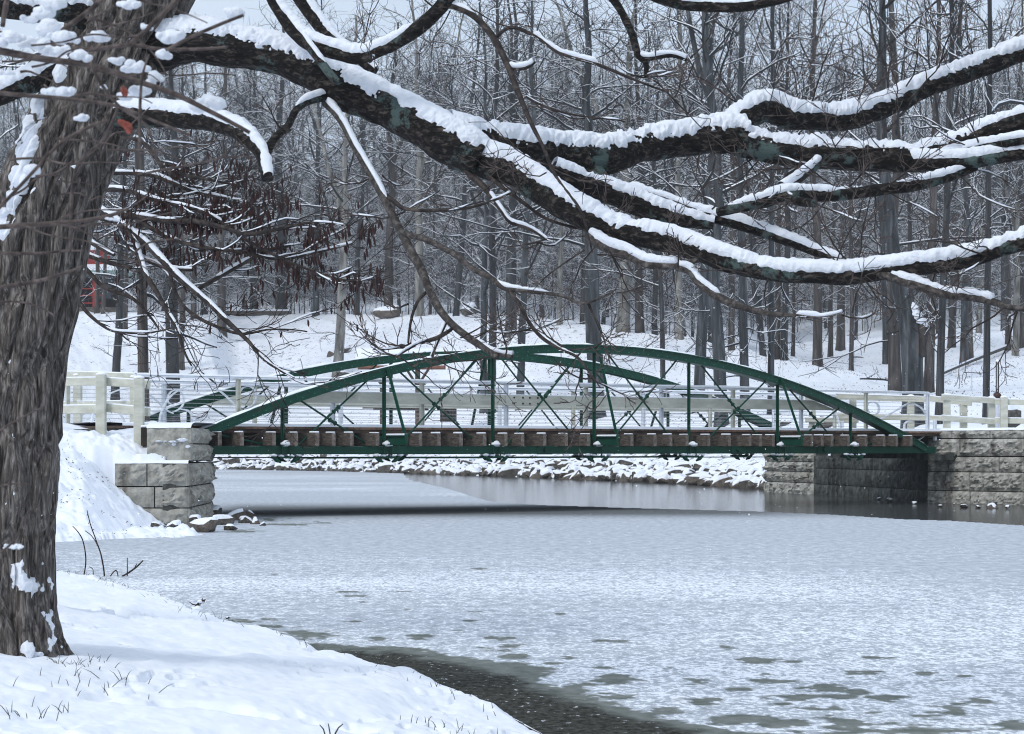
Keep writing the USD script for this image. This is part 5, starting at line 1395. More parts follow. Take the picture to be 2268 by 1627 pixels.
# hanging branches
TW = M['bark_twig']
limb(bt, 'branch', [(722, 226, 13, 11.0), (756, 266, 9, 10.9), (790, 332, 9, 10.8), (816, 377, 9, 10.75), (843, 424, 9, 10.7), (866, 470, 9, 10.65), (892, 522, 9, 10.6), (912, 562, 10, 10.55), (932, 596, 10, 10.5), (948, 636, 9, 10.45), (972, 684, 9, 10.4), (998, 716, 8, 10.35), (1040, 750, 8, 10.3), (1083, 778, 7, 10.25), (1100, 792, 6, 10.2)], M['bark_branch'], snow=10, seed=23, step=0.012, sides=18, bark_amp=0.06)
limb(bt, 'branch', [(1060, 762, 6, 10.3), (1090, 782, 6, 10.25), (1136, 790, 5, 10.2)], M['bark_branch'], snow=9, seed=24, step=0.01, sides=12)
limb(bt, 'branch', [(848, 428, 5, 10.7), (872, 446, 5, 10.65), (898, 464, 4.5, 10.6), (956, 467, 4, 10.55), (1023, 463, 3.5, 10.5), (1090, 445, 3, 10.45), (1130, 428, 2, 10.4)], TW, snow=6, seed=25, step=0.012, sides=10)
limb(bt, 'branch', [(885, 512, 7, 10.6), (912, 523, 7, 10.55), (940, 530, 7, 10.5), (968, 543, 7, 10.45), (1008, 564, 7, 10.4), (1042, 592, 6.5, 10.35), (1088, 617, 6.5, 10.3), (1122, 640, 6, 10.25), (1172, 646, 4.5, 10.2), (1240, 655, 4, 10.15), (1292, 673, 3.5, 10.1), (1325, 662, 2.5, 10.05), (1358, 646, 1.6, 10.0)], M['bark_branch'], snow=9, seed=26, step=0.012, sides=14, bark_amp=0.05)
limb(bt, 'branch', [(1124, 642, 4.5, 10.25), (1147, 669, 4.5, 10.2), (1170, 712, 4, 10.15), (1200, 748, 4, 10.1), (1240, 773, 3.5, 10.05), (1277, 791, 3, 10.0), (1305, 825, 2.2, 9.95), (1330, 860, 1.5, 9.9)], TW, snow=4, seed=27, step=0.012, sides=10)
limb(bt, 'branch', [(944, 648, 4, 10.45), (922, 674, 3.5, 10.4), (908, 722, 3, 10.35), (904, 760, 2, 10.3)], TW, snow=4, seed=28, step=0.01, sides=8)
limb(bt, 'branch', [(988, 712, 5, 10.4), (974, 743, 4.5, 10.3), (956, 790, 3, 10.25)], TW, snow=4, seed=29, step=0.01, sides=8)
limb(bt, 'branch', [(1002, 728, 4, 10.35), (970, 748, 5, 10.2), (926, 762, 3.5, 10.1), (880, 790, 2, 10.0)], TW, snow=6, seed=30, step=0.01, sides=8)
limb(bt, 'branch', [(1020, 360, 8, 10.85), (1040, 386, 7, 10.8), (1074, 416, 7, 10.75), (1092, 440, 6, 10.7), (1108, 462, 5, 10.65), (1130, 491, 4.5, 10.6), (1172, 507, 4, 10.55), (1210, 532, 2.5, 10.5)], TW, snow=7, seed=31, step=0.012, sides=12)
limb(bt, 'branch', [(1080, 388, 6, 10.8), (1107, 412, 4.5, 10.75), (1157, 448, 4, 10.7), (1208, 484, 3.5, 10.65), (1258, 501, 3, 10.6), (1305, 511, 2, 10.55)], TW, snow=6, seed=32, step=0.012, sides=10)
limb(bt, 'branch', [(1310, 525, 14, 10.5), (1345, 550, 13, 10.4), (1392, 566, 12, 10.3), (1440, 587, 10, 10.2), (1490, 590, 9, 10.15), (1545, 576, 6, 10.1)], M['bark_branch'], snow=16, seed=33, step=0.012, sides=18)
limb(bt, 'branch', [(1500, 592, 9, 10.15), (1524, 598, 9, 10.1), (1548, 626, 9, 10.05), (1598, 662, 9, 10.0), (1648, 682, 8, 9.95), (1713, 697, 6, 9.9), (1768, 700, 4, 9.85), (1815, 704, 3, 9.8), (1866, 692, 2, 9.75)], M['bark_branch'], snow=12, seed=34, step=0.012, sides=16, bark_amp=0.05)
limb(bt, 'branch', [(1940, 602, 12, 9.9), (1985, 617, 11, 9.85), (2035, 633, 11, 9.8), (2100, 653, 10, 9.75), (2165, 660, 10, 9.7), (2200, 668, 9, 9.65), (2250, 682, 7, 9.6), (2330, 688, 5, 9.55)], M['bark_branch'], snow=14, seed=35, step=0.012, sides=18)
limb(bt, 'branch', [(985, 12, 6, 10.55), (1040, 30, 7, 10.5), (1088, 78, 8, 10.45), (1122, 140, 7, 10.4), (1142, 190, 6.5, 10.35), (1158, 230, 6, 10.3), (1184, 288, 5, 10.25), (1204, 328, 4, 10.2), (1224, 378, 4, 10.2), (1264, 434, 3.5, 10.15), (1290, 475, 3, 10.1), (1303, 522, 2.5, 10.1), (1312, 560, 1.8, 10.1)], TW, snow=9, seed=36, step=0.012, sides=12)
limb(bt, 'branch', [(1128, 150, 4, 10.4), (1160, 152, 4, 10.35), (1185, 138, 3, 10.3)], TW, snow=14, seed=37, step=0.01, sides=10)
limb(bt, 'branch', [(1098, 86, 3.5, 10.45), (1130, 62, 4, 10.4), (1180, 78, 4, 10.35), (1240, 118, 4, 10.3), (1320, 142, 4, 10.25), (1400, 175, 3, 10.2), (1480, 205, 2, 10.1)], TW, snow=13, seed=38, step=0.01, sides=10)
limb(bt, 'branch', [(1165, 215, 3, 10.3), (1210, 238, 3, 10.25), (1270, 255, 2, 10.2), (1330, 262, 1.5, 10.15)], TW, snow=4, seed=39, step=0.01, sides=8)

# fine twigs that fork from the limbs
rng = np.random.default_rng(77)


def twig_sprays(spots, rg, gen=2, n1=5):
    """Forking twig sprays. spots: (point, direction, length, radius). Returns polylines by level."""
    lev = []
    cur = spots
    for g_ in range(gen + 1):
        Pn, Rn, nxt = [], [], []
        for p, d, Ln, r in cur:
            K = 7
            d = d / np.linalg.norm(d)
            pts = [p]
            dd = d.copy()
            for k in range(K - 1):
                dd = dd + rg.normal(0, 0.16, 3) + np.array([0, 0, 0.05])
                dd /= np.linalg.norm(dd)
                pts.append(pts[-1] + dd * Ln / (K - 1))
            pts = np.array(pts)
            rr_ = np.linspace(r, r * 0.45, K)
            Pn.append(pts)
            Rn.append(rr_)
            for _ in range(n1 if g_ == 0 else 3):
                k = rg.integers(2, K)
                nd = (pts[k] - pts[k - 1]) / np.linalg.norm(pts[k] - pts[k - 1])
                nd = nd + rg.normal(0, 0.55, 3)
                nxt.append((pts[k], nd, Ln * rg.uniform(0.35, 0.6), rr_[k] * 0.75))
        lev.append((np.array(Pn), np.array(Rn)))
        cur = nxt
    return lev


spots = []
for u, v, Y, n, up, ln in [(1660, 250, 11.65, 4, 0.6, 0.42), (1780, 262, 11.8, 5, 0.9, 0.45), (1880, 262, 11.85, 6, 0.9, 0.5), (1990, 222, 11.95, 5, 1, 0.5), (2080, 190, 12.1, 6, 1, 0.55), (2180, 150, 12.2, 5, 1, 0.5), (1560, 320, 11.55, 4, -0.2, 0.35), (1640, 330, 11.6, 5, -0.6, 0.4), (1700, 345, 11.58, 5, -0.6, 0.35), (1780, 360, 11.5, 6, -0.6, 0.4), (1850, 330, 11.4, 5, 0.7, 0.4), (1960, 330, 11.4, 6, 0.4, 0.4), (2060, 345, 11.35, 6, -0.4, 0.4), (2160, 330, 11.3, 6, 0.2, 0.4),
                        (1600, 470, 10.9, 6, 0.2, 0.35), (1690, 450, 10.9, 6, -0.4, 0.35), (1800, 440, 10.95, 5, -0.5, 0.35), (1950, 425, 11.0, 6, -0.5, 0.4), (2100, 395, 11.2, 6, -0.6, 0.4), (1870, 600, 9.95, 7, 0.9, 0.42), (1900, 605, 9.95, 6, -0.5, 0.4), (2100, 585, 9.8, 5, -0.7, 0.35), (2200, 560, 9.7, 6, -0.3, 0.4), (1330, 540, 10.45, 4, -0.5, 0.3), (1500, 545, 10.35, 3, -0.4, 0.3), (1700, 605, 10.1, 5, -0.5, 0.35),
                        (1865, 694, 9.75, 4, -0.3, 0.3), (2240, 684, 9.6, 5, -0.5, 0.35), (1360, 648, 10.0, 4, 0.1, 0.25), (1290, 675, 10.1, 4, -0.8, 0.4), (1305, 830, 9.95, 6, -0.4, 0.32), (1240, 775, 10.05, 6, 0.2, 0.3), (1180, 725, 10.15, 4, 0.2, 0.25), (1100, 795, 10.2, 6, -0.3, 0.35), (1040, 752, 10.3, 5, 0.5, 0.25), (956, 792, 10.25, 6, -0.3, 0.28), (904, 765, 10.3, 6, -0.2, 0.3), (880, 790, 10.0, 6, -0.2, 0.3), (922, 676, 10.4, 4, -0.1, 0.25), (1350, 870, 9.9, 4, -0.6, 0.25),
                        (1130, 430, 10.4, 4, 0.2, 0.3), (1210, 532, 10.5, 5, -0.3, 0.3), (1305, 512, 10.55, 4, 0, 0.25), (1224, 378, 10.2, 5, 0, 0.3), (1310, 560, 10.1, 5, -0.8, 0.3), (1480, 205, 10.1, 4, -0.1, 0.3), (1400, 170, 10.2, 4, 0, 0.3), (1431, 172, 10.9, 4, -0.5, 0.25), (1520, 133, 10.8, 4, 0, 0.3), (1000, 20, 10.5, 6, -0.2, 0.4), (800, 135, 10.7, 4, 0.3, 0.3), (1330, 262, 10.15, 4, -0.1, 0.25), (1050, 450, 10.5, 3, 0, 0.2), (820, 390, 10.75, 4, -0.3, 0.25), (870, 480, 10.65, 3, 0.3, 0.25), (500, 275, 10.7, 4, -0.8, 0.3), (640, 290, 10.7, 4, 0.3, 0.3), (1850, 420, 11, 4, 0.6, 0.35), (2000, 600, 9.9, 4, 0.8, 0.3), (1500, 590, 10.1, 3, 0.8, 0.25)]:
    for _ in range(max(2, int(n * 0.62))):
        a = rng.uniform(0, 2 * PI)
        d = np.array([math.cos(a) * 0.9, math.sin(a) * 0.6, up + rng.normal(0, 0.35)])
        spots.append((P(u + rng.normal(0, 16), v, Y) * 1.0 + rng.normal(0, 0.008, 3), d, ln * rng.uniform(0.6, 1.15), rng.uniform(0.0032, 0.0055)))
lev = twig_sprays(spots, rng, 2, 4)
for k, (Pn, Rn) in enumerate(lev):
    part(bt, 'twigs', tubes(Pn, np.maximum(Rn, 0.0016), 5 if k == 0 else 4), M['twig_near'] if k else TW, smooth=True, kind='stuff')
Pn, Rn = lev[0]
flt = np.abs(Pn[:, 5, 2] - Pn[:, 2, 2]) / np.linalg.norm(Pn[:, 5] - Pn[:, 2], axis=1)
sel = (rng.random(len(Pn)) < 0.5) & (flt < 0.5)
part(bt, 'twig_snow', tubes(Pn[sel][:, 2:6] + np.array([0, 0, 0.006]), np.maximum(Rn[sel][:, 2:6], 0.003) * np.array([0.4, 1.5, 1.4, 0.4]), 6), M['snow'], smooth=True, kind='stuff')

# ------------------------------------------------------------------ tree with dark drooping seed pods, its trunk hidden behind the big one
pt_ = thing('seed_pod_tree', 'slender tree behind the big trunk with long low branches and dark drooping seed pods', 'tree')
Y2 = 16.0
gz0 = 0.55
limb(pt_, 'trunk', [(70, 1330, 40, Y2), (84, 1100, 38, Y2), (92, 800, 36, Y2), (104, 520, 32, Y2), (128, 350, 26, Y2), (150, 150, 20, Y2), (170, -100, 14, Y2)], M['bark_big'], step=0.05, sides=20, seed=40, bark_amp=0.05)
PB = [
    [(110, 470, 9, 16), (220, 478, 7, 15.7), (300, 480, 7, 15.4), (367, 489, 6, 15.2), (434, 491, 6, 15), (500, 506, 5, 14.8), (552, 519, 4.5, 14.7), (617, 508, 4, 14.6), (684, 495, 3, 14.5), (760, 500, 2, 14.4)],
    [(110, 440, 9, 16), (220, 480, 7, 15.7), (267, 500, 7, 15.5), (298, 530, 7, 15.3), (310, 569, 6.5, 15.2), (323, 609, 6, 15.1), (350, 653, 5.5, 15), (367, 686, 5, 14.9), (393, 729, 4, 14.8), (407, 776, 3, 14.75), (424, 810, 2, 14.7)],
    [(110, 400, 10, 16), (230, 470, 8, 15.6), (327, 543, 7.5, 15.2), (377, 596, 7.5, 15), (417, 633, 7, 14.9), (467, 676, 6.5, 14.8), (500, 709, 6, 14.7), (550, 756, 4.5, 14.6), (584, 796, 3.5, 14.5), (617, 819, 2.5, 14.45), (652, 838, 1.6, 14.4)],
    [(300, 560, 5, 15.3), (340, 583, 5, 15.2), (377, 594, 4.5, 15.1), (427, 598, 3.5, 15)],
    [(110, 500, 8, 16), (190, 530, 6, 15.8), (213, 545, 5, 15.7), (253, 566, 3.5, 15.6)],
    [(110, 540, 8, 16), (183, 563, 6, 15.8), (240, 582, 5, 15.7), (292, 594, 3.5, 15.6)],
    [(110, 560, 7, 16), (180, 588, 5, 15.9), (230, 636, 4.5, 15.8), (293, 662, 4, 15.7), (330, 700, 3, 15.6), (352, 730, 2, 15.5)],
    [(440, 640, 5, 14.9), (510, 600, 5, 15.2), (552, 576, 5, 15.3), (594, 556, 4.5, 15.4), (640, 545, 3, 15.5)],
    [(120, 320, 8, 16), (240, 300, 6, 15.8), (310, 312, 5, 15.6), (340, 343, 5, 15.5), (367, 377, 4.5, 15.4), (420, 392, 4, 15.3), (470, 400, 3, 15.2), (540, 415, 2, 15.1)],
    [(120, 400, 8, 16), (200, 386, 6, 15.8), (260, 383, 5, 15.6), (333, 387, 5, 15.5), (427, 424, 4, 15.4), (500, 440, 3, 15.3), (580, 460, 2, 15.2)],
    [(110, 430, 8, 16), (250, 420, 6, 15.6), (350, 445, 5, 15.3), (450, 470, 4, 15), (560, 540, 3.5, 14.8), (640, 580, 3, 14.7), (720, 610, 2, 14.6), (800, 628, 1.6, 14.5)],
    [(300, 480, 5, 15.4), (380, 530, 4.5, 15.2), (460, 550, 4, 15), (540, 560, 3.5, 14.9), (620, 575, 3, 14.8), (700, 560, 2.5, 14.7), (780, 540, 2, 14.6)],
    [(377, 596, 5, 15), (400, 670, 4, 14.9), (470, 720, 3.5, 14.8), (540, 740, 3, 14.7), (600, 730, 2, 14.6), (680, 735, 1.5, 14.5)],
    [(160, 640, 5, 15.9), (200, 700, 4, 15.7), (260, 735, 3, 15.5), (320, 738, 2.4, 15.4), (375, 728, 1.8, 15.3)],
]
spots, podspots = [], []
for k, b in enumerate(PB):
    c, r = limb(pt_, 'branch', b, M['bark_twig'], step=0.02, sides=10, seed=50 + k, bark_amp=0.04, snow=5)
    n = int(len(c) * 0.02 * (3.2 if k in (1, 2, 6, 12, 13) else 5.5))
    for _ in range(n):
        i = rng.integers(len(c) // 5, len(c) - 1)
        t = c[min(i + 1, len(c) - 1)] - c[i - 1]
        t /= np.linalg.norm(t)
        d = t + rng.normal(0, 0.5, 3) * np.array([1, 1, 0.45]) + np.array([0.25, 0, 0.12])
        spots.append((c[i], d, rng.uniform(0.2, 0.6), min(r[i] * 0.5, 0.005)))
lev = twig_sprays(spots, rng, 2, 4)
for k, (Pn, Rn) in enumerate(lev):
    part(pt_, 'twigs', tubes(Pn, np.maximum(Rn, 0.0022), 5 if k == 0 else 4), TW, smooth=True, kind='stuff')
Pn, Rn = lev[0]
flt = np.abs(Pn[:, 5, 2] - Pn[:, 1, 2]) / np.linalg.norm(Pn[:, 5] - Pn[:, 1], axis=1)
sel = (rng.random(len(Pn)) < 0.75) & (flt < 0.55)
part(pt_, 'twig_snow', tubes(Pn[sel][:, 1:6] + np.array([0, 0, 0.007]), np.maximum(Rn[sel][:, 1:6], 0.004) * np.array([0.4, 1.5, 1.6, 1.4, 0.4]), 6), M['snow'], smooth=True, kind='stuff')
allp = np.concatenate([lev[1][0].reshape(-1, 3), lev[2][0].reshape(-1, 3), lev[0][0].reshape(-1, 3)])
pu, pv = CU + F * allp[:, 0] / allp[:, 1], HV - F * (allp[:, 2] - HC) / allp[:, 1]
wgt = np.exp(-((pv - (430 + (pu - 300) * 0.32)) / 105) ** 2) * ((pu > 250) & (pu < 850)) * (0.35 + 0.65 * noise(allp * 3.0, 8))
ch = rng.choice(len(allp), 1000, p=wgt / wgt.sum(), replace=True)
base = allp[ch] + rng.normal(0, 0.012, (1000, 3))
ln = rng.uniform(0.045, 0.085, 1000)
dr = np.stack([rng.normal(0, 0.18, 1000), rng.normal(0, 0.18, 1000), -np.ones(1000)], 1)
pp_ = base[:, None] + dr[:, None] * (ln[:, None] * np.array([0, 0.22, 0.5, 0.8, 1.0])[None])[..., None]
big = np.argsort(pv[ch] * 0)[:300]
for k in big:
    part(pt_, 'seed_pod', tubes(pp_[k:k + 1], np.array([[0.001, 0.006, 0.0085, 0.006, 0.001]]), 5), M['pod'], smooth=True)
part(pt_, 'seed_pods', tubes(pp_[300:], np.broadcast_to(np.array([0.001, 0.006, 0.0085, 0.006, 0.001]), (700, 5)), 5), M['pod'], smooth=True, kind='stuff')

# ------------------------------------------------------------------ leafless shrub close to the camera
YS2 = 5.0
sb_ = thing('leafless_shrub', 'blurred leafless shrub twigs close to the camera carrying lumps of snow', 'shrub')
NB = [
    [(-80, 100, 9), (0, 114, 8.5), (83, 130, 8), (200, 146, 7), (300, 180, 6.5), (383, 208, 6), (467, 248, 5.5), (553, 294, 4)],
    [(-80, 60, 6), (60, 88, 5.5), (124, 104, 5), (200, 110, 5), (283, 100, 4.5), (367, 110, 4), (505, 104, 2.5)],
    [(367, 112, 3), (414, 87, 4), (467, 63, 4), (540, 34, 3.5)],
    [(-60, 190, 5), (0, 206, 5), (150, 220, 4.5), (250, 234, 4), (340, 268, 3.5), (420, 300, 2)],
    [(100, 110, 4), (133, 74, 6), (200, 22, 6), (250, -20, 6)],
    [(290, 97, 5), (350, 42, 5), (410, -20, 5)],
    [(310, 330, 4), (310, 260, 4), (313, 187, 3), (330, 120, 2.5)],
    [(155, 560, 3), (158, 450, 4), (167, 380, 4), (235, 300, 4.5), (260, 240, 3)],
    [(-60, 508, 6), (0, 503, 6), (160, 492, 5), (246, 477, 4), (284, 462, 3)],
    [(-40, 500, 4), (80, 374, 4), (110, 340, 4), (166, 298, 4), (240, 268, 3)],
    [(-40, 640, 5), (60, 628, 4.5), (130, 610, 3.5), (183, 590, 2)],
    [(-40, 560, 4), (80, 562, 3.5), (150, 556, 2.5), (185, 556, 1.5)],
    [(200, 140, 3), (240, 210, 3.5), (260, 232, 3), (330, 290, 2.5), (345, 360, 1.5)],
    [(5, 60, 5), (15, 0, 6), (25, -40, 6)],
    [(-40, 690, 3), (20, 668, 2.5), (120, 700, 2)],
    [(190, 40, 3), (260, 60, 2.5), (340, 120, 2), (370, 170, 1.4)],
    [(-40, 1240, 3), (30, 1200, 2.5), (60, 1140, 2), (90, 1120, 1.4)], [(-40, 1100, 3), (30, 1072, 2), (70, 1074, 1.4)], [(-40, 980, 2.5), (40, 930, 2), (100, 900, 1.4)],
]
for k, b in enumerate(NB):
    Yk = YS2 + 0.35 * math.sin(k * 1.9)
    limb(sb_, 'stem', [(u, v, r, Yk) for u, v, r in b], M['twig_near'], step=0.008, sides=9, bark_amp=0.05, seed=200 + k)
rg = np.random.default_rng(9)
for k in range(26):
    u0, v0 = rg.uniform(-60, 320), rg.uniform(-20, 640)
    a_ = rg.uniform(-0.9, 0.35)
    ln_ = rg.uniform(110, 300)
    pts_ = [(u0 + math.cos(a_) * ln_ * t + rg.normal(0, 5), v0 - math.sin(-a_) * ln_ * t * 0.8 + rg.normal(0, 6) + 20 * t * t, max(1.3, rg.uniform(2.2, 3.4) * (1 - 0.6 * t))) for t in np.linspace(0, 1, 5)]
    Yk = YS2 + rg.uniform(-0.6, 1.6)
    limb(sb_, 'stem', [(u, v, r, Yk) for u, v, r in pts_], M['twig_near'], step=0.012, sides=7, bark_amp=0.05, seed=260 + k)
LUMPS = [(20, 86, 60, 26), (70, 96, 60, 24), (120, 112, 70, 18), (180, 124, 40, 20), (110, 66, 34, 34), (140, 84, 60, 22), (215, 82, 44, 22), (258, 132, 28, 18), (300, 150, 56, 20), (345, 172, 30, 22), (130, 206, 66, 22), (380, 82, 50, 26), (362, 122, 26, 24), (520, 28, 36, 22), (465, 225, 46, 32), (310, 204, 30, 26), (276, 214, 22, 16), (70, 376, 26, 22), (285, 12, 46, 18), (120, 8, 40, 30), (95, 26, 30, 28), (440, 242, 30, 20), (325, 60, 20, 12), (70, 44, 40, 18), (180, 262, 26, 12), (250, 486, 30, 6), (5, 470, 30, 16), (230, 195, 14, 8), (10, 160, 40, 10), (30, 1212, 40, 8)]
for k, (u, v, w, h) in enumerate(LUMPS):
    Yk = YS2 - 0.02 + 0.1 * math.sin(k)
    n_ = max(3, int(w / h * 3))
    bl = []
    for q_ in range(n_):
        t_ = (q_ + 0.5) / n_ - 0.5
        rr0 = h * rg.uniform(0.40, 0.62) * (1.1 - 0.9 * abs(t_))
        off = np.array([t_ * w * 0.95, rg.normal(0, 0.15) * h, rg.normal(0, 0.12) * h + 0.10 * t_ * w * rg.choice([-1, -1, 1])])
        sp_b = trimesh.creation.icosphere(2, 1.0)
        bl.append((np.asarray(sp_b.vertices) * rr0 * np.array([1.15, 1, 0.9]) + off, sp_b.faces))
    mm_ = manifold3d.Manifold.batch_boolean([manifold3d.Manifold(manifold3d.Mesh(np.asarray(a_, np.float32), np.asarray(f_, np.uint32))) for a_, f_ in bl], manifold3d.OpType.Add)
    me_ = mm_.to_mesh()
    tm_ = trimesh.Trimesh(me_.vert_properties[:, :3], me_.tri_verts).subdivide()
    trimesh.smoothing.filter_taubin(tm_, iterations=8)
    vv_ = np.asarray(tm_.vertices) + np.asarray(tm_.vertex_normals) * ((fbm(np.asarray(tm_.vertices) * 0.09 + k, 3, 7) - 0.5) * h * 0.25)[:, None]
    part(sb_, 'snow_lump', (vv_ * 1.12 * Yk / F + P(u, v, Yk), np.asarray(tm_.faces)), M['limb_snow'], smooth=True)
for k, (u, v, w, h, a) in enumerate([(274, 202, 14, 26, 0.2), (276, 276, 38, 18, -0.5), (284, 287, 20, 15, -1.2)]):
    g1, g2 = np.meshgrid(np.linspace(-1, 1, 13), np.linspace(-1, 1, 9), indexing='ij')
    wd = np.sqrt(np.clip(1 - g1 ** 2, 0, 1)) * (0.8 + 0.3 * noise(np.stack([g1 * 5, g1 * 0 + k, g1 * 0], -1), 3))
    X, Z, Yd = g1 * w / 2, g2 * wd * h / 2, (0.25 * g2 ** 2 + 0.2 * np.sin(g1 * 2.5)) * h
    Xr, Zr = X * math.cos(a) - Z * math.sin(a), X * math.sin(a) + Z * math.cos(a)
    Yk = 4.9
    V = P(u, v, Yk) + np.stack([Xr, Yd, Zr], -1).reshape(-1, 3) * Yk / F
    idx = np.arange(13 * 9).reshape(13, 9)
    q = np.stack([idx[:-1, :-1], idx[1:, :-1], idx[1:, 1:], idx[:-1, 1:]], -1).reshape(-1, 4)
    part(sb_, 'red_leaf', (V, q), M['red_leaf'], smooth=True)

# ------------------------------------------------------------------ sticks, grass and small things on the near bank and ice


def sticks(name, label, cat, lines, Y, r=0.006, mat_=None, snow=0):
    t = thing(name, label, cat)
    for k, ln_ in enumerate(lines):
        limb(t, 'stem', [(u, v, max(0.9, w), Y) for u, v, w in ln_], mat_ or M['bark_twig'], step=0.02, sides=7, seed=300 + k, bark_amp=0.05, snow=snow or None)
    return t


Yk = HC * F / (1282 - HV)
sticks('bare_shoots', 'two tall thin bare shoots standing in the ice near the left bank', 'shoots', [[(183, 1283, 1.6), (190, 1240, 1.4), (184, 1200, 1.3), (161, 1166, 0.9)], [(231, 1277, 1.8), (224, 1230, 1.7), (214, 1200, 1.4), (200, 1160, 1.2), (193, 1131, 0.9)], [(216, 1210, 1), (205, 1190, 0.9), (188, 1176, 0.8)]], Yk)
sticks('broken_twigs', 'short broken twigs sticking out of the ice right of the tall shoots', 'twigs', [[(270, 1277, 2.2), (295, 1262, 2.0), (317, 1242, 1.4)], [(282, 1276, 1.2), (282, 1236, 0.9)], [(243, 1280, 1.2), (257, 1264, 1.3), (262, 1290, 1.0)], [(207, 1282, 1.0), (206, 1262, 0.9), (198, 1256, 0.8)], [(298, 1258, 1), (303, 1249, 0.8)]], HC * F / (1279 - HV))
Yk = HC * F / (1352 - HV)
db = sticks('drift_branch', 'small forked snowy branch lying at the edge of the near bank', 'branch', [[(420, 1354, 3.0), (434, 1342, 3.0), (444, 1334, 2.6), (456, 1329, 1.6)], [(418, 1333, 1.2), (432, 1340, 1.8), (444, 1340, 2)], [(444, 1338, 2), (449, 1326, 1.2)], [(452, 1337, 1.4), (456, 1328, 1.0)]], Yk, snow=3)
for k, (u, v, w, h) in enumerate([(437, 1350, 26, 16), (443, 1333, 12, 8)]):
    sph = trimesh.creation.icosphere(2, 1.0)
    d = np.asarray(sph.vertices)
    part(db, 'snow_lump', (d * (0.7 + 0.5 * fbm(d * 2 + k, 3, 4))[:, None] * np.array([w / 2, w / 2, h / 2]) * Yk / F + P(u, v, Yk), sph.faces), M['snow'], smooth=True)
for k, (u, v, w) in enumerate([(505, 1370, 13), (486, 1371, 7)]):
    Y_ = (HC - 0.05) * F / (v - HV)
    place_rock('pebble', ['small dark snow capped stone at the lip of the near bank', 'tiny reddish stone beside the snow capped one at the near bank'][k], P(u, v, Y_), np.array([w / 2 * Y_ / F] * 3), k + 1, k)
sticks('bare_shoots', 'forked bare twig rising from the snow at the bottom edge of the photo', 'shoots', [[(722, 1650, 2), (716, 1615, 1.5), (708, 1606, 1)], [(735, 1650, 2), (730, 1620, 1.5), (727, 1603, 1)], [(740, 1640, 2), (752, 1610, 1.5), (760, 1604, 1)]], 8.3)

rng = np.random.default_rng(15)
gp_ = []
edge = np.array(A_edge[3:19])
seg = np.linalg.norm(np.diff(edge, axis=0), axis=1)
cum = np.concatenate([[0], np.cumsum(seg)])
for _ in range(190):
    t = rng.uniform(0, cum[-1] * 0.95)
    t = rng.choice([t, rng.choice([4.2, 7.5, 8.6, 9.4, 12.0, 14.0, 1.6, 2.6]) + rng.normal(0, 0.5)])
    p_ = np.array([np.interp(t, cum, edge[:, 0]), np.interp(t, cum, edge[:, 1])]) + np.array([-1, -0.35]) * abs(rng.normal(0, 0.16)) + rng.normal(0, 0.02, 2)
    gp_.append(p_)
for (u, v, n, sp) in [(165, 1495, 22, 0.08), (200, 1480, 10, 0.10), (230, 1510, 8, 0.12), (55, 1610, 10, 0.05), (135, 1590, 6, 0.04), (240, 1535, 16, 0.2), (1040, 1545, 20, 0.12), (950, 1520, 12, 0.1)]:
    c_ = G(u, v, 0.33)
    for _ in range(n):
        gp_.append(c_ + rng.normal(0, sp, 2))
gp_ = np.array(gp_)
zg = ground_z(gp_[:, 0], gp_[:, 1], False)
n = len(gp_)
hh = rng.uniform(0.012, 0.05, n)
ln = rng.normal(0, 0.9, (n, 2)) * hh[:, None]
blade = np.stack([np.column_stack([gp_, zg - 0.01]), np.column_stack([gp_ + ln * 0.5, zg + hh * 0.55]), np.column_stack([gp_ + ln, zg + hh])], 1)
top('grass_blades', tubes(blade, np.broadcast_to(np.array([0.0022, 0.0018, 0.0005]), (n, 3)), 3), M['grass'], 'thin dry grass blades poking through the snow of the near bank', 'grass', None, 'stuff', smooth=True)

# ------------------------------------------------------------------ the wood: tree kinds, grown once and placed many times


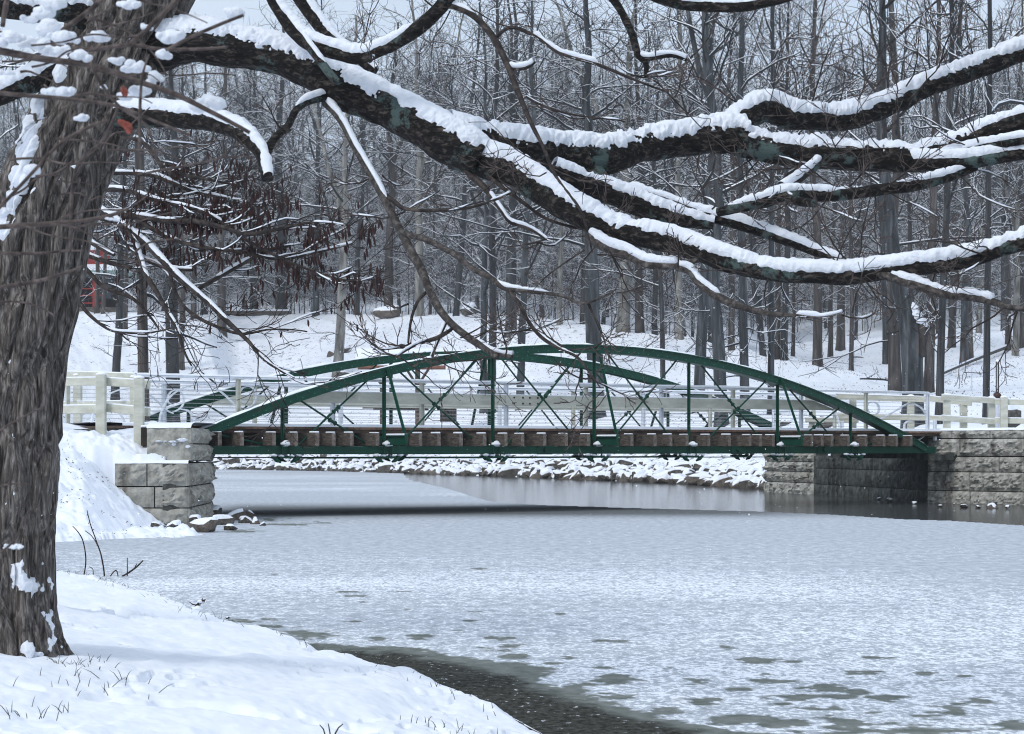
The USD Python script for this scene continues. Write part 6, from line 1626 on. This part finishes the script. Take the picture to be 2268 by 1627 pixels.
def grow(seed, H=27.0, r0=0.30, fork=0.0, first=0.30, dense=1.0, lean=0.0, up=0.75, trunk_only=False, low=6, spread=1.0):
    rg = np.random.default_rng(seed)
    K = 26
    z = np.linspace(-0.5, H, K)
    t = np.clip(z / H, 0, 1)
    wx, wy = (fbm(np.stack([z * 0.16 + seed, z * 0 + 1, z * 0], 1), 3, 1) - 0.5) * 1.1 * t ** 0.7, (fbm(np.stack([z * 0.16 + seed, z * 0 + 5, z * 0], 1), 3, 2) - 0.5) * 1.1 * t ** 0.7
    base = np.stack([wx + lean * z * 0.1, wy, z], 1)
    rad = r0 * (1.0 - 0.80 * t ** 1.1) * (1 + 0.40 * np.exp(-np.maximum(z, 0) / 0.30))
    trunk = [(base, rad)]
    if fork:
        k0 = int(K * fork)
        fb = base[k0:].copy()
        off = (np.arange(len(fb)) / len(fb))
        fb = fb + np.stack([off * H * 0.13 * rg.choice([-1, 1]), off * H * 0.05 * rg.normal(), -off * H * 0.05], 1)
        trunk.append((fb, rad[k0:] * 0.8))
    l1, l2, l3 = [], [], []
    for ti, (b, r) in enumerate(trunk):
        tt = b[:, 2] / H
        nb = int((24 if ti == 0 else 15) * dense)
        for k in range(nb):
            f = first + (0.98 - first) * ((k + rg.uniform(0, 1)) / nb) ** 0.85
            if ti and f < fork + 0.1:
                continue
            j = np.interp(f, tt, np.arange(len(b)))
            j0 = int(min(j, len(b) - 2))
            p = b[j0] + (b[j0 + 1] - b[j0]) * (j - j0)
            a = k * 2.4 + rg.uniform(-0.5, 0.5)
            L = H * (0.30 * (1 - f) + 0.085) * rg.uniform(0.6, 1.15) * spread
            l1.append((p, a, rg.uniform(0.35, 1.0) * up + 0.25 * f, L, np.interp(f, tt, r) * rg.uniform(0.28, 0.5)))
        for k in range(low if ti == 0 else 0):      # thin dead branches on the bole
            f = rg.uniform(0.08, first)
            p = np.array([np.interp(f, tt, b[:, c]) for c in range(3)])
            l1.append((p, rg.uniform(0, 2 * PI), rg.uniform(-0.15, 0.5), H * rg.uniform(0.04, 0.13), 0.028))

    def path(p, d, L, r, K, wob, lift):
        pts = [p]
        for _ in range(K - 1):
            d = d + rg.normal(0, wob, 3) + np.array([0, 0, lift])
            d = d / np.linalg.norm(d)
            pts.append(pts[-1] + d * L / (K - 1))
        return np.array(pts), np.linspace(r, max(r * 0.25, 0.010), K)

    B1, B2, B3 = [], [], []
    for p, a, el, L, r in l1:
        d = np.array([math.cos(a) * math.cos(el), math.sin(a) * math.cos(el), math.sin(el)])
        b, rr_ = path(p, d, L, r, 8, 0.16, 0.03)
        B1.append((b, rr_))
        n2 = max(2, int(L * 1.35 * dense))
        for q in range(n2):
            k = rg.integers(2, 8)
            td = (b[k] - b[k - 1]) / np.linalg.norm(b[k] - b[k - 1])
            d2 = td * 0.75 + rg.normal(0, 0.6, 3) + np.array([0, 0, 0.15])
            L2 = min(L * rg.uniform(0.25, 0.55), 3.2)
            b2, r2 = path(b[k], d2 / np.linalg.norm(d2), L2, max(rr_[k] * 0.6, 0.016), 6, 0.2, 0.04)
            B2.append((b2, r2))
            for w in range(max(3, int(L2 * 2.7 * dense))):
                k2 = rg.integers(1, 6)
                td = (b2[k2] - b2[k2 - 1]) / np.linalg.norm(b2[k2] - b2[k2 - 1])
                d3 = td * 0.6 + rg.normal(0, 0.6, 3) + np.array([0, 0, 0.1])
                b3, r3 = path(b2[k2], d3 / np.linalg.norm(d3), rg.uniform(0.45, 1.3), 0.011, 4, 0.22, 0.03)
                B3.append((b3, np.linspace(0.013, 0.007, 4)))
    return trunk, B1, B2, B3


def build_tree(pr, seed, bark_m, snow_l=0.62, **kw):
    trunk, B1, B2, B3 = grow(seed, **kw)
    rg = np.random.default_rng(seed + 1)
    tm = MB()
    for b, r in trunk:
        c = spline(np.concatenate([b, r[:, None]], 1), 0.35)
        v, f = tubes(c[None, :, :3], c[None, :, 3], 14)
        ctr = np.repeat(c[:, :3], 14, 0)
        out = v - ctr
        v = ctr + out * (1 + 0.22 * (fbm(v * np.array([3.5, 3.5, 0.9]) + seed, 3, 3) - 0.5))[:, None]
        tm.add(v, f)
    part(pr, 'trunk', tm.get(), bark_m, smooth=True)
    cr = MB()
    st = lambda bs: (np.array([b for b, _ in bs]), np.array([r for _, r in bs]))
    P1, R1 = st(B1)
    P2, R2 = st(B2)
    P3, R3 = st(B3)
    cr.add(*tubes(P1, R1, 6)).add(*tubes(P2, R2, 4)).add(*tubes(P3, R3, 3))
    part(pr, 'crown', cr.get(), M['branch_far'], smooth=True)
    sn = MB()
    for Pn, Rn, frac, w in ((P1, R1, 0.95, 0.75), (P2, R2, snow_l + 0.15, 1.0), (P3, R3, snow_l * 0.42, 1.5)):
        sel = np.nonzero(rg.random(len(Pn)) < frac)[0]
        k0 = 0
        Q, Rq = Pn[sel], Rn[sel]
        dirs = Q[:, -1] - Q[:, 0]
        flat_ = np.sqrt(np.clip(1 - (dirs[:, 2] / np.linalg.norm(dirs, axis=1)) ** 2, 0, 1))
        ok = flat_ > 0.55
        Q, Rq = Q[ok], Rq[ok]
        h = 0.016 + 0.10 * Rq
        rs = np.maximum(Rq * w, 0.012) * (0.55 + 0.45 * flat_[ok])[:, None]
        rs = rs * rg.uniform(0.3, 1.15, rs.shape)
        rs[:, -1] *= 0.3
        Qs = Q + np.array([0, 0, 1.0]) * (Rq * 0.75 + h)[..., None]
        sn.add(*tubes(Qs, rs, 4 if frac > 0.9 else 3))
    part(pr, 'snow_cover', sn.get(), M['flake'], smooth=True)
    return str(pr.GetPath())


KINDS = {}
specs = [('grey', 11, dict(H=28, r0=0.34, first=0.36, fork=0.0)), ('grey', 12, dict(H=27, r0=0.28, first=0.32, fork=0.55)), ('brown', 13, dict(H=26, r0=0.30, first=0.38)), ('brown', 14, dict(H=29, r0=0.26, first=0.42, fork=0.5)),
         ('dark', 15, dict(H=27, r0=0.27, first=0.30)), ('dark', 16, dict(H=25, r0=0.24, first=0.28, fork=0.42, dense=1.1)), ('pale', 17, dict(H=29, r0=0.30, first=0.40, up=0.9)), ('pale', 18, dict(H=26, r0=0.26, first=0.35, fork=0.45)),
         ('brown', 19, dict(H=22, r0=0.18, first=0.25, dense=0.9)), ('grey', 20, dict(H=21, r0=0.16, first=0.22, dense=0.9)), ('dark', 21, dict(H=24, r0=0.20, first=0.30, lean=0.6))]
for i, (kd, seed, kw) in enumerate(specs):
    pr = proto(f'tree_kind_{i}')
    KINDS.setdefault(kd, []).append((build_tree(pr, seed, TB[kd], **kw), kw['H'], kw['r0']))

rng = np.random.default_rng(202)


def plant(name, label, u, v=None, w=None, kind='grey', Y=None, H=None, lean=0.0, idx=None, group=None, rz=None, loc=None):
    ks = KINDS[kind]
    path, H0, r0 = ks[(idx if idx is not None else int(rng.integers(0, len(ks)))) % len(ks)]
    if loc is None:
        g = on_ground(u, v) if Y is None else np.array([(u - CU) / F * Y, Y, gz((u - CU) / F * Y, Y)])
    else:
        g = np.asarray(loc)
    s = (w * g[1] / F / 2) / (r0 * 0.93) if w else rng.uniform(0.75, 1.2)
    h = (H or rng.uniform(24, 30)) / H0
    sxy = float(np.clip(s, 0.3, 2.4))
    x = UsdGeom.Xform.Define(stage, f'{ROOT}/{numbered(ROOT, name)}')
    x.AddTranslateOp().Set(Gf.Vec3d(*map(float, g)))
    if lean:
        x.AddRotateYOp().Set(float(lean))
    x.AddRotateZOp().Set(float(rng.uniform(0, 360) if rz is None else rz))
    # wide boles keep a crown of normal spread
    x.AddScaleOp().Set(Gf.Vec3f(sxy, sxy, float(h)))
    p = x.GetPrim()
    p.GetReferences().AddInternalReference(path)
    p.SetInstanceable(True)
    return tag(p, label, 'tree', group)


FRONT = [
    (255, 893, 18, 'dark', 'slim dark trunk behind the left fence post, nearest the big tree', 2.0), (278, 742, 10, 'brown', 'thin brown trunk on the slope between the two leftmost trunks', 0), (318, 938, 22, 'brown', 'grey brown trunk behind the left end of the near railing, between two darker trunks', -1.5), (380, 941, 31, 'dark', 'thick dark trunk rising behind the left scroll of the railing', 1.0),
    (402, 822, 13, 'brown', 'brown trunk close behind the thick dark trunk at left', 0.5), (492, 740, 23, 'brown', 'brown trunk on the upper slope right of the thick dark trunk', 1), (624, 699, 25, 'dark', 'broad dark trunk on the hill crest above the left half of the arch', -1), (748, 833, 21, 'pale', 'pale smooth trunk behind the rising left half of the far arch', 1.6),
    (1071, 917, 16, 'grey', 'left stem of the twin trunks behind the middle of the bridge', -0.6), (1087, 917, 18, 'dark', 'right darker stem of the twin trunks behind the middle of the bridge', 0.8), (1131, 745, 24, 'dark', 'dark trunk on the slope just right of the twin trunks', 1.5), (1151, 907, 17, 'grey', 'slim grey trunk behind the arch, first right of the twin trunks', 1.2),
    (1321, 927, 36, 'grey', 'largest grey trunk rising behind the top of the arch, right of centre', -1.8), (1380, 733, 27, 'pale', 'pale thick trunk behind the crest, right of the largest grey trunk', 0.6), (1470, 927, 12, 'dark', 'thin dark trunk behind the falling right half of the arch', 0.4), (1548, 912, 24, 'grey', 'grey trunk left of the blue grey one behind the right half of the arch', 2.2),
    (1598, 951, 28, 'grey', 'straight blue grey trunk nearest the bridge on its right half', -1.6), (1651, 933, 20, 'grey', 'grey trunk just right of the straight blue grey one', -1.8), (1707, 917, 14, 'grey', 'slim grey trunk behind the right shoulder of the arch', 0.3), (1620, 776, 14, 'brown', 'brown trunk on the ridge behind the blue grey trunk', 0), (1690, 789, 12, 'dark', 'strongly leaning dark trunk on the ridge', -10.0),
    (1721, 795, 13, 'brown', 'brown trunk in the dip of the ridge', 0.5), (1737, 797, 15, 'dark', 'dark trunk in the dip of the ridge beside the brown one', 1.0), (1756, 790, 8, 'brown', 'thin brown trunk alone right of the dip', 0.6), (1812, 811, 20, 'brown', 'stout brown trunk low on the right slope', -0.8), (1838, 791, 10, 'brown', 'slim brown trunk just right of the stout brown one on the right slope', 1.8), (1862, 775, 18, 'brown', 'dark brown trunk on the right hillside', 0.8), (1886, 821, 10, 'brown', 'thin brown trunk lowest on the right slope', 0),
    (1962, 808, 14, 'dark', 'dark trunk half hidden behind the stout brown one left of the broken giant', -1.6), (1984, 867, 27, 'brown', 'stout brown trunk standing directly left of the broken giant', 0.5), (2058, 866, 21, 'brown', 'tall brown trunk just right of the broken giant', 1.0), (2080, 940, 17, 'dark', 'slender dark trunk leaning right, behind the right fence', 2.0), (2107, 771, 16, 'brown', 'brown trunk on the right hillside above the fallen log', 1.6), (2150, 798, 12, 'brown', 'thin brown trunk on the hillside above the white stake', -1.5),
    (2168, 738, 12, 'pale', 'light trunk high on the right hillside', 0.5), (2184, 940, 15, 'dark', 'dark grey trunk beside the marker post', 1.2), (2233, 778, 12, 'brown', 'brown trunk by the upper end of the fallen log', -0.5), (2262, 772, 14, 'brown', 'brown trunk at the right edge on the hillside', 0),
    (1240, 720, 12, 'pale', 'light trunk on the crest left of the largest grey trunk', 0), (1290, 718, 10, 'brown', 'slim brown trunk on the crest beside the largest grey trunk', 0.5), (860, 700, 19, 'brown', 'brown trunk standing behind the boulder on the crest', 0.8), (930, 700, 18, 'pale', 'pale trunk on the crest right of the boulder', -0.4), (1010, 700, 13, 'dark', 'dark leaning trunk on the crest left of the twin trunks', 4.0), (700, 699, 14, 'grey', 'grey trunk on the crest left of the pale smooth trunk', 0.5), (790, 699, 12, 'dark', 'dark trunk on the crest right of the pale smooth trunk', -0.5), (560, 697, 15, 'grey', 'grey trunk on the crest above the low kerb', 0.5), (452, 696, 14, 'dark', 'dark trunk on the crest at left above the railing scroll', -0.5),
    (1418, 738, 18, 'brown', 'brown trunk on the falling crest right of the pale thick one', 0.3), (1450, 742, 12, 'dark', 'dark slim trunk on the falling crest', 0), (1505, 752, 17, 'pale', 'light trunk on the falling crest left of the grey one', 0.4), (1575, 760, 12, 'grey', 'grey trunk on the crest behind the straight blue grey one', -0.4),
    (215, 694, 10, 'brown', 'red brown trunk in front of the red building', 0),
]
for k, (u, v, w, kd, lab, ln) in enumerate(FRONT):
    plant('tree', lab, u, v, w, kd, lean=ln, H=rng.uniform(27, 33) if w > 12 else rng.uniform(19, 25), idx=k)

# the broken giant: a thick leaning bole with a snow filled break and one surviving stem
g = on_ground(2022, 947, ymin=64)
bgt = thing('tree', 'broken giant trunk with snow in its torn top behind the right railing', 'tree', g)
sY = g[1] / F
Zt = lambda v: (HV - v) * sY + HC - g[2]
xb = lambda u: (u - CU) * sY - g[0]
K = 40
c = spline(np.array([(xb(2022), 0, -0.4, 29 * sY), (xb(2022), 0, Zt(935), 27 * sY), (xb(2022), 0, Zt(880), 23 * sY), (xb(2020), 0, Zt(800), 24 * sY), (xb(2016), 0, Zt(740), 24 * sY), (xb(2010), 0, Zt(705), 21 * sY), (xb(1994), 0, Zt(650), 17 * sY), (xb(1984), 0.1, Zt(600), 15 * sY), (xb(1976), 0.2, Zt(500), 14 * sY), (xb(1962), 0.3, Zt(380), 13 * sY), (xb(1955), 0.4, Zt(220), 11 * sY), (xb(1960), 0.5, Zt(50), 8 * sY), (xb(1950), 0.6, Zt(-150), 4 * sY)]), 0.16)
v, f = tubes(c[None, :, :3], c[None, :, 3], 24)
ctr = np.repeat(c[:, :3], 24, 0)
v = ctr + (v - ctr) * (1 + 0.22 * (fbm(v * np.array([3, 3, 0.8]), 4, 9) - 0.5))[:, None]
part(bgt, 'trunk', (v, f), TB['grey'], smooth=True)
c = spline(np.array([(xb(2028), -0.05, Zt(790), 20 * sY), (xb(2034), -0.05, Zt(750), 20 * sY), (xb(2040), -0.05, Zt(728), 17 * sY), (xb(2040), -0.05, Zt(715), 12 * sY)]), 0.08)
v, f = tubes(c[None, :, :3], c[None, :, 3], 20, True)
v = v * (1 + 0.0) + (fbm(v * 6, 3, 2) - 0.5)[:, None] * 0.10
stub = part(bgt, 'broken_stub', (v, f), TB['brown'], smooth=True)
for k, (u, vv0, w, h) in enumerate([(2028, 700, 26, 26), (2020, 690, 16, 34), (2036, 712, 28, 16), (2018, 712, 20, 16), (2046, 722, 16, 14), (2026, 686, 12, 18)]):
    sph = trimesh.creation.icosphere(3, 1.0)
    d = np.asarray(sph.vertices)
    part(stub, 'snow_lump', (d * (0.5 + 0.9 * fbm(d * 2.2 + k, 4, 5))[:, None] * np.array([w / 2, w / 3, h / 2]) * sY + (xb(u), -0.22, Zt(vv0)), sph.faces), M['snow'], smooth=True)
tb_, B1, B2, B3 = grow(99, H=24, r0=0.26, first=0.45)
off = np.array([xb(1965), 0.3, 0])
cm = MB()
for bs, sd_ in ((B1, 6), (B2, 4), (B3, 3)):
    cm.add(*tubes(np.array([b for b, _ in bs]) + off, np.array([r for _, r in bs]), sd_))
part(bgt, 'crown', cm.get(), M['branch_far'], smooth=True)

# bent dead limb on the trunk at left, fallen log on the right slope
g1, g2 = on_ground(2088, 832, ymin=64), on_ground(2266, 766, ymin=64)
fl = thing('fallen_log', 'brown fallen log with a line of snow on the right slope', 'log')
m_ = (g1 + g2) / 2 + (0, 0, 0.35)
c = spline(np.array([(*(g1 + (0, 0, 0.15)), 0.11), (*m_, 0.15), (*(g2 + (0, 0, 0.4)), 0.20)]), 0.2)
v, f = tubes(c[None, :, :3], c[None, :, 3], 10, True)
part(fl, 'log', (v, f), TB['brown'], smooth=True)
c2 = c[:, :3] + np.array([0, 0, 1.0]) * (c[:, 3:4] * 0.9)
part(fl, 'snow_cover', tubes(c2[None], c[None, :, 3] * 0.6, 8, True), M['snow'], smooth=True)
for k, (ua, va, ub, vb, lab) in enumerate([(1905, 845, 2000, 858, 'dark fallen branch on the snow left of the broken giant'), (1880, 800, 1912, 796, 'small fallen branches on the right hillside')]):
    ga, gb = on_ground(ua, va, ymin=64), on_ground(ub, vb, ymin=64)
    t_ = thing('fallen_branch', lab, 'branch')
    ln_ = np.array([(*(ga + (0, 0, 0.1)), 0.05), (*((ga + gb) / 2 + (0, 0, 0.25)), 0.06), (*(gb + (0, 0, 0.1)), 0.03)])
    c = spline(ln_, 0.3)
    part(t_, 'stem', tubes(c[None, :, :3], c[None, :, 3], 6, True), TB['dark'], smooth=True)
    lv = twig_sprays([(c[i, :3], rng.normal(0, 1, 3) * np.array([1, 1, 0.4]), 1.0, 0.02) for i in range(0, len(c), 3)], rng, 1, 3)
    for Pn, Rn in lv:
        part(t_, 'twigs', tubes(Pn, np.maximum(Rn, 0.012), 4), TB['dark'], smooth=True, kind='stuff')
g = on_ground(352, 720)
# the wood behind: trunks one can tell apart only as a crowd
pts = []
tries = 0
while len(pts) < 205 and tries < 9000:
    tries += 1
    u = rng.uniform(-120, 2390)
    Y = 150 + 270 * rng.uniform(0, 1) ** 0.8
    x = (u - CU) / F * Y
    crest = np.interp(u, [440, 520, 756, 1090, 1270, 1512, 1600, 1694, 1850, 1990, 2150], [200, 222, 206, 186, 178, 170, 168, 190, 205, 205, 195])
    if Y < crest + (2 if u < 1650 else -25):
        continue
    if any((x - a) ** 2 + (Y - b) ** 2 < 3.0 ** 2 for a, b in pts):
        continue
    pts.append((x, Y))
for k, (x, Y) in enumerate(pts):
    kd = ['grey', 'brown', 'dark', 'brown', 'grey', 'pale', 'dark'][k % 7]
    plant('forest_tree', 'tall bare tree standing deep in the snowy wood behind the hill crest', None, None, None, kd, H=rng.uniform(23, 31), lean=rng.normal(0, 2.8), group='trees of the wood behind the crest', loc=(x, Y, gz(x, Y) - 0.1))

# brush between the trunks: one mass of saplings
bp = []
for k in range(4):
    pr = UsdGeom.Xform.Define(stage, f'{ROOT}/undergrowth/sapling_kind_{k}' if False else f'{ROOT}/undergrowth_kinds/kind_{k}') if False else None
ug = UsdGeom.PointInstancer.Define(stage, ROOT + '/undergrowth')
tag(ug.GetPrim(), 'brushy undergrowth of bare snow dusted saplings filling the wood', 'undergrowth', None, 'stuff')
targets = []
for k in range(4):
    rg = np.random.default_rng(400 + k)
    px_ = UsdGeom.Xform.Define(stage, f'{ROOT}/undergrowth/sapling_{k}')
    trunk, B1, B2, B3 = grow(500 + k, H=6.5 + k, r0=0.05, first=0.12, dense=1.25, low=0, up=0.5, spread=1.6)
    m = MB()
    for b, r in trunk:
        m.add(*tubes(b[None], np.maximum(r, 0.014)[None], 4))
    st = lambda bs: (np.array([b for b, _ in bs]), np.array([np.maximum(r, 0.011) for _, r in bs]))
    for bs, sd_ in ((B1, 3), (B2, 3), (B3, 3)):
        m.add(*tubes(*st(bs), sd_))
    part(px_, 'stems', m.get(), M['brush'], smooth=True)
    s = MB()
    for bs, fr in ((B1, 0.85), (B2, 0.55), (B3, 0.22)):
        Pn, Rn = st(bs)
        sel = rg.random(len(Pn)) < fr
        s.add(*tubes(Pn[sel] + np.array([0, 0, 0.028]), Rn[sel] * 0 + 0.017 * rg.uniform(0.3, 1.3, Rn[sel].shape), 3))
    part(px_, 'snow', s.get(), M['flake'], smooth=True)
    targets.append(px_.GetPath())
ug.CreatePrototypesRel().SetTargets(targets)
pos, ori, scl, pid = [], [], [], []
for k in range(2300):
    u = rng.uniform(-150, 2420)
    Y = 165 + 250 * rng.uniform(0, 1) ** 0.9
    crest = np.interp(u, [440, 520, 756, 1090, 1270, 1512, 1600, 1694, 1850, 1990, 2150], [208, 230, 214, 194, 188, 180, 180, 232, 238, 232, 224])
    if Y < crest + 3:
        continue
    x = (u - CU) / F * Y
    pos.append((x, Y, 0))
    a = rng.uniform(0, 2 * PI)
    ori.append((math.cos(a / 2), 0, 0, math.sin(a / 2)))
    s = rng.uniform(0.6, 1.3)
    scl.append((s, s, s * rng.uniform(0.8, 1.2)))
    pid.append(int(rng.integers(0, 4)))
pos = np.array(pos)
pos[:, 2] = ground_z(pos[:, 0], pos[:, 1], False) - 0.05
ug.CreatePositionsAttr(Vt.Vec3fArray.FromNumpy(pos.astype(np.float32)))
ug.CreateOrientationsAttr(Vt.QuathArray([Gf.Quath(float(a), float(b), float(c), float(d)) for a, b, c, d in ori]))
ug.CreateScalesAttr(Vt.Vec3fArray.FromNumpy(np.array(scl, np.float32)))
ug.CreateProtoIndicesAttr(Vt.IntArray(pid))

# leaves and tufts that poke through the snow of the slopes
n = 22000
u = rng.uniform(-100, 2380, n)
Y = np.where(rng.random(n) < 0.75, rng.uniform(92, 190, n), rng.uniform(130, 250, n))
x = (u - CU) / F * Y
ok = ~in_poly(x, Y, pond_poly) & (noise(np.stack([x * 0.12, Y * 0.12, x * 0], 1), 12) + rng.normal(0, 0.15, n) > 0.33)
lb_x, lb_y = rng.uniform(-9.5, -6.2, 700), rng.uniform(34.5, 42, 700)
ok2 = ~in_poly(lb_x, lb_y, pond_poly) & (noise(np.stack([lb_x * 1.5, lb_y * 1.5, lb_x * 0], 1), 13) > 0.45)
xa_ = np.concatenate([x[ok], lb_x[ok2]])
ya_ = np.concatenate([Y[ok], lb_y[ok2]])
za_ = ground_z(xa_, ya_, True)
n = len(xa_)
s = rng.uniform(0.04, 0.15, n) * np.where(ya_ < 50, 0.35, 1.0)
a, b = rng.uniform(0, 2 * PI, n), rng.normal(0, 0.6, n)
e1 = np.stack([np.cos(a), np.sin(a), b * 0.5], 1) * s[:, None]
e2 = np.stack([-np.sin(a) * 0.4, np.cos(a) * 0.4, 0.5 + 0.4 * np.abs(b)], 1) * (s * 0.55)[:, None]
c0 = np.stack([xa_, ya_, za_ + 0.02], 1)
V = np.stack([c0 - e1 * 0.5, c0 + e2 * 0.6 - e1 * 0.1, c0 + e1 * 0.5 + e2 * 0.3, c0 - e2 * 0.4], 1).reshape(-1, 3)
q = np.arange(n * 4).reshape(n, 4)
top('leaf_litter', (V, q), M['leaf_litter'], 'dead leaves and twigs sticking out of the snow on the slopes', 'leaf litter', None, 'stuff', smooth=False)

# light snowfall
fl_ = UsdGeom.PointInstancer.Define(stage, ROOT + '/snowflakes')
tag(fl_.GetPrim(), 'sparse snowflakes falling through the air', 'snowflakes', None, 'stuff')
fp = UsdGeom.Xform.Define(stage, ROOT + '/snowflakes/flake')
part(fp, 'crystal', trimesh.creation.icosphere(1, 1.0), M['flake'], smooth=True)
fl_.CreatePrototypesRel().SetTargets([fp.GetPath()])
n = 3600
Y = 12 + 68 * rng.uniform(0, 1, n) ** 0.6
x = rng.uniform(-0.30, 0.30, n) * Y
z = rng.uniform(0.2, 17, n)
s = rng.uniform(0.003, 0.0075, n)
fl_.CreatePositionsAttr(Vt.Vec3fArray.FromNumpy(np.stack([x, Y, z], 1).astype(np.float32)))
fl_.CreateScalesAttr(Vt.Vec3fArray.FromNumpy(np.repeat(s[:, None], 3, 1).astype(np.float32)))
fl_.CreateProtoIndicesAttr(Vt.IntArray([0] * n))

# ------------------------------------------------------------------ the cold air between the trees
hz_ = trimesh.creation.box((1900, 1900, 141.0))
hz_.apply_translation((0, 0, 64.0))
hm = usdkit.material(stage, '/World/Looks/haze', {'v': ('principled_volume', {'color': (0.93, 0.955, 1.0), 'density': 0.00032, 'anisotropy': 0.1})}, [], volume='v.volume')
top('haze', hz_, hm, 'thin pale winter haze hanging in the air', 'haze', None, 'stuff', smooth=False)
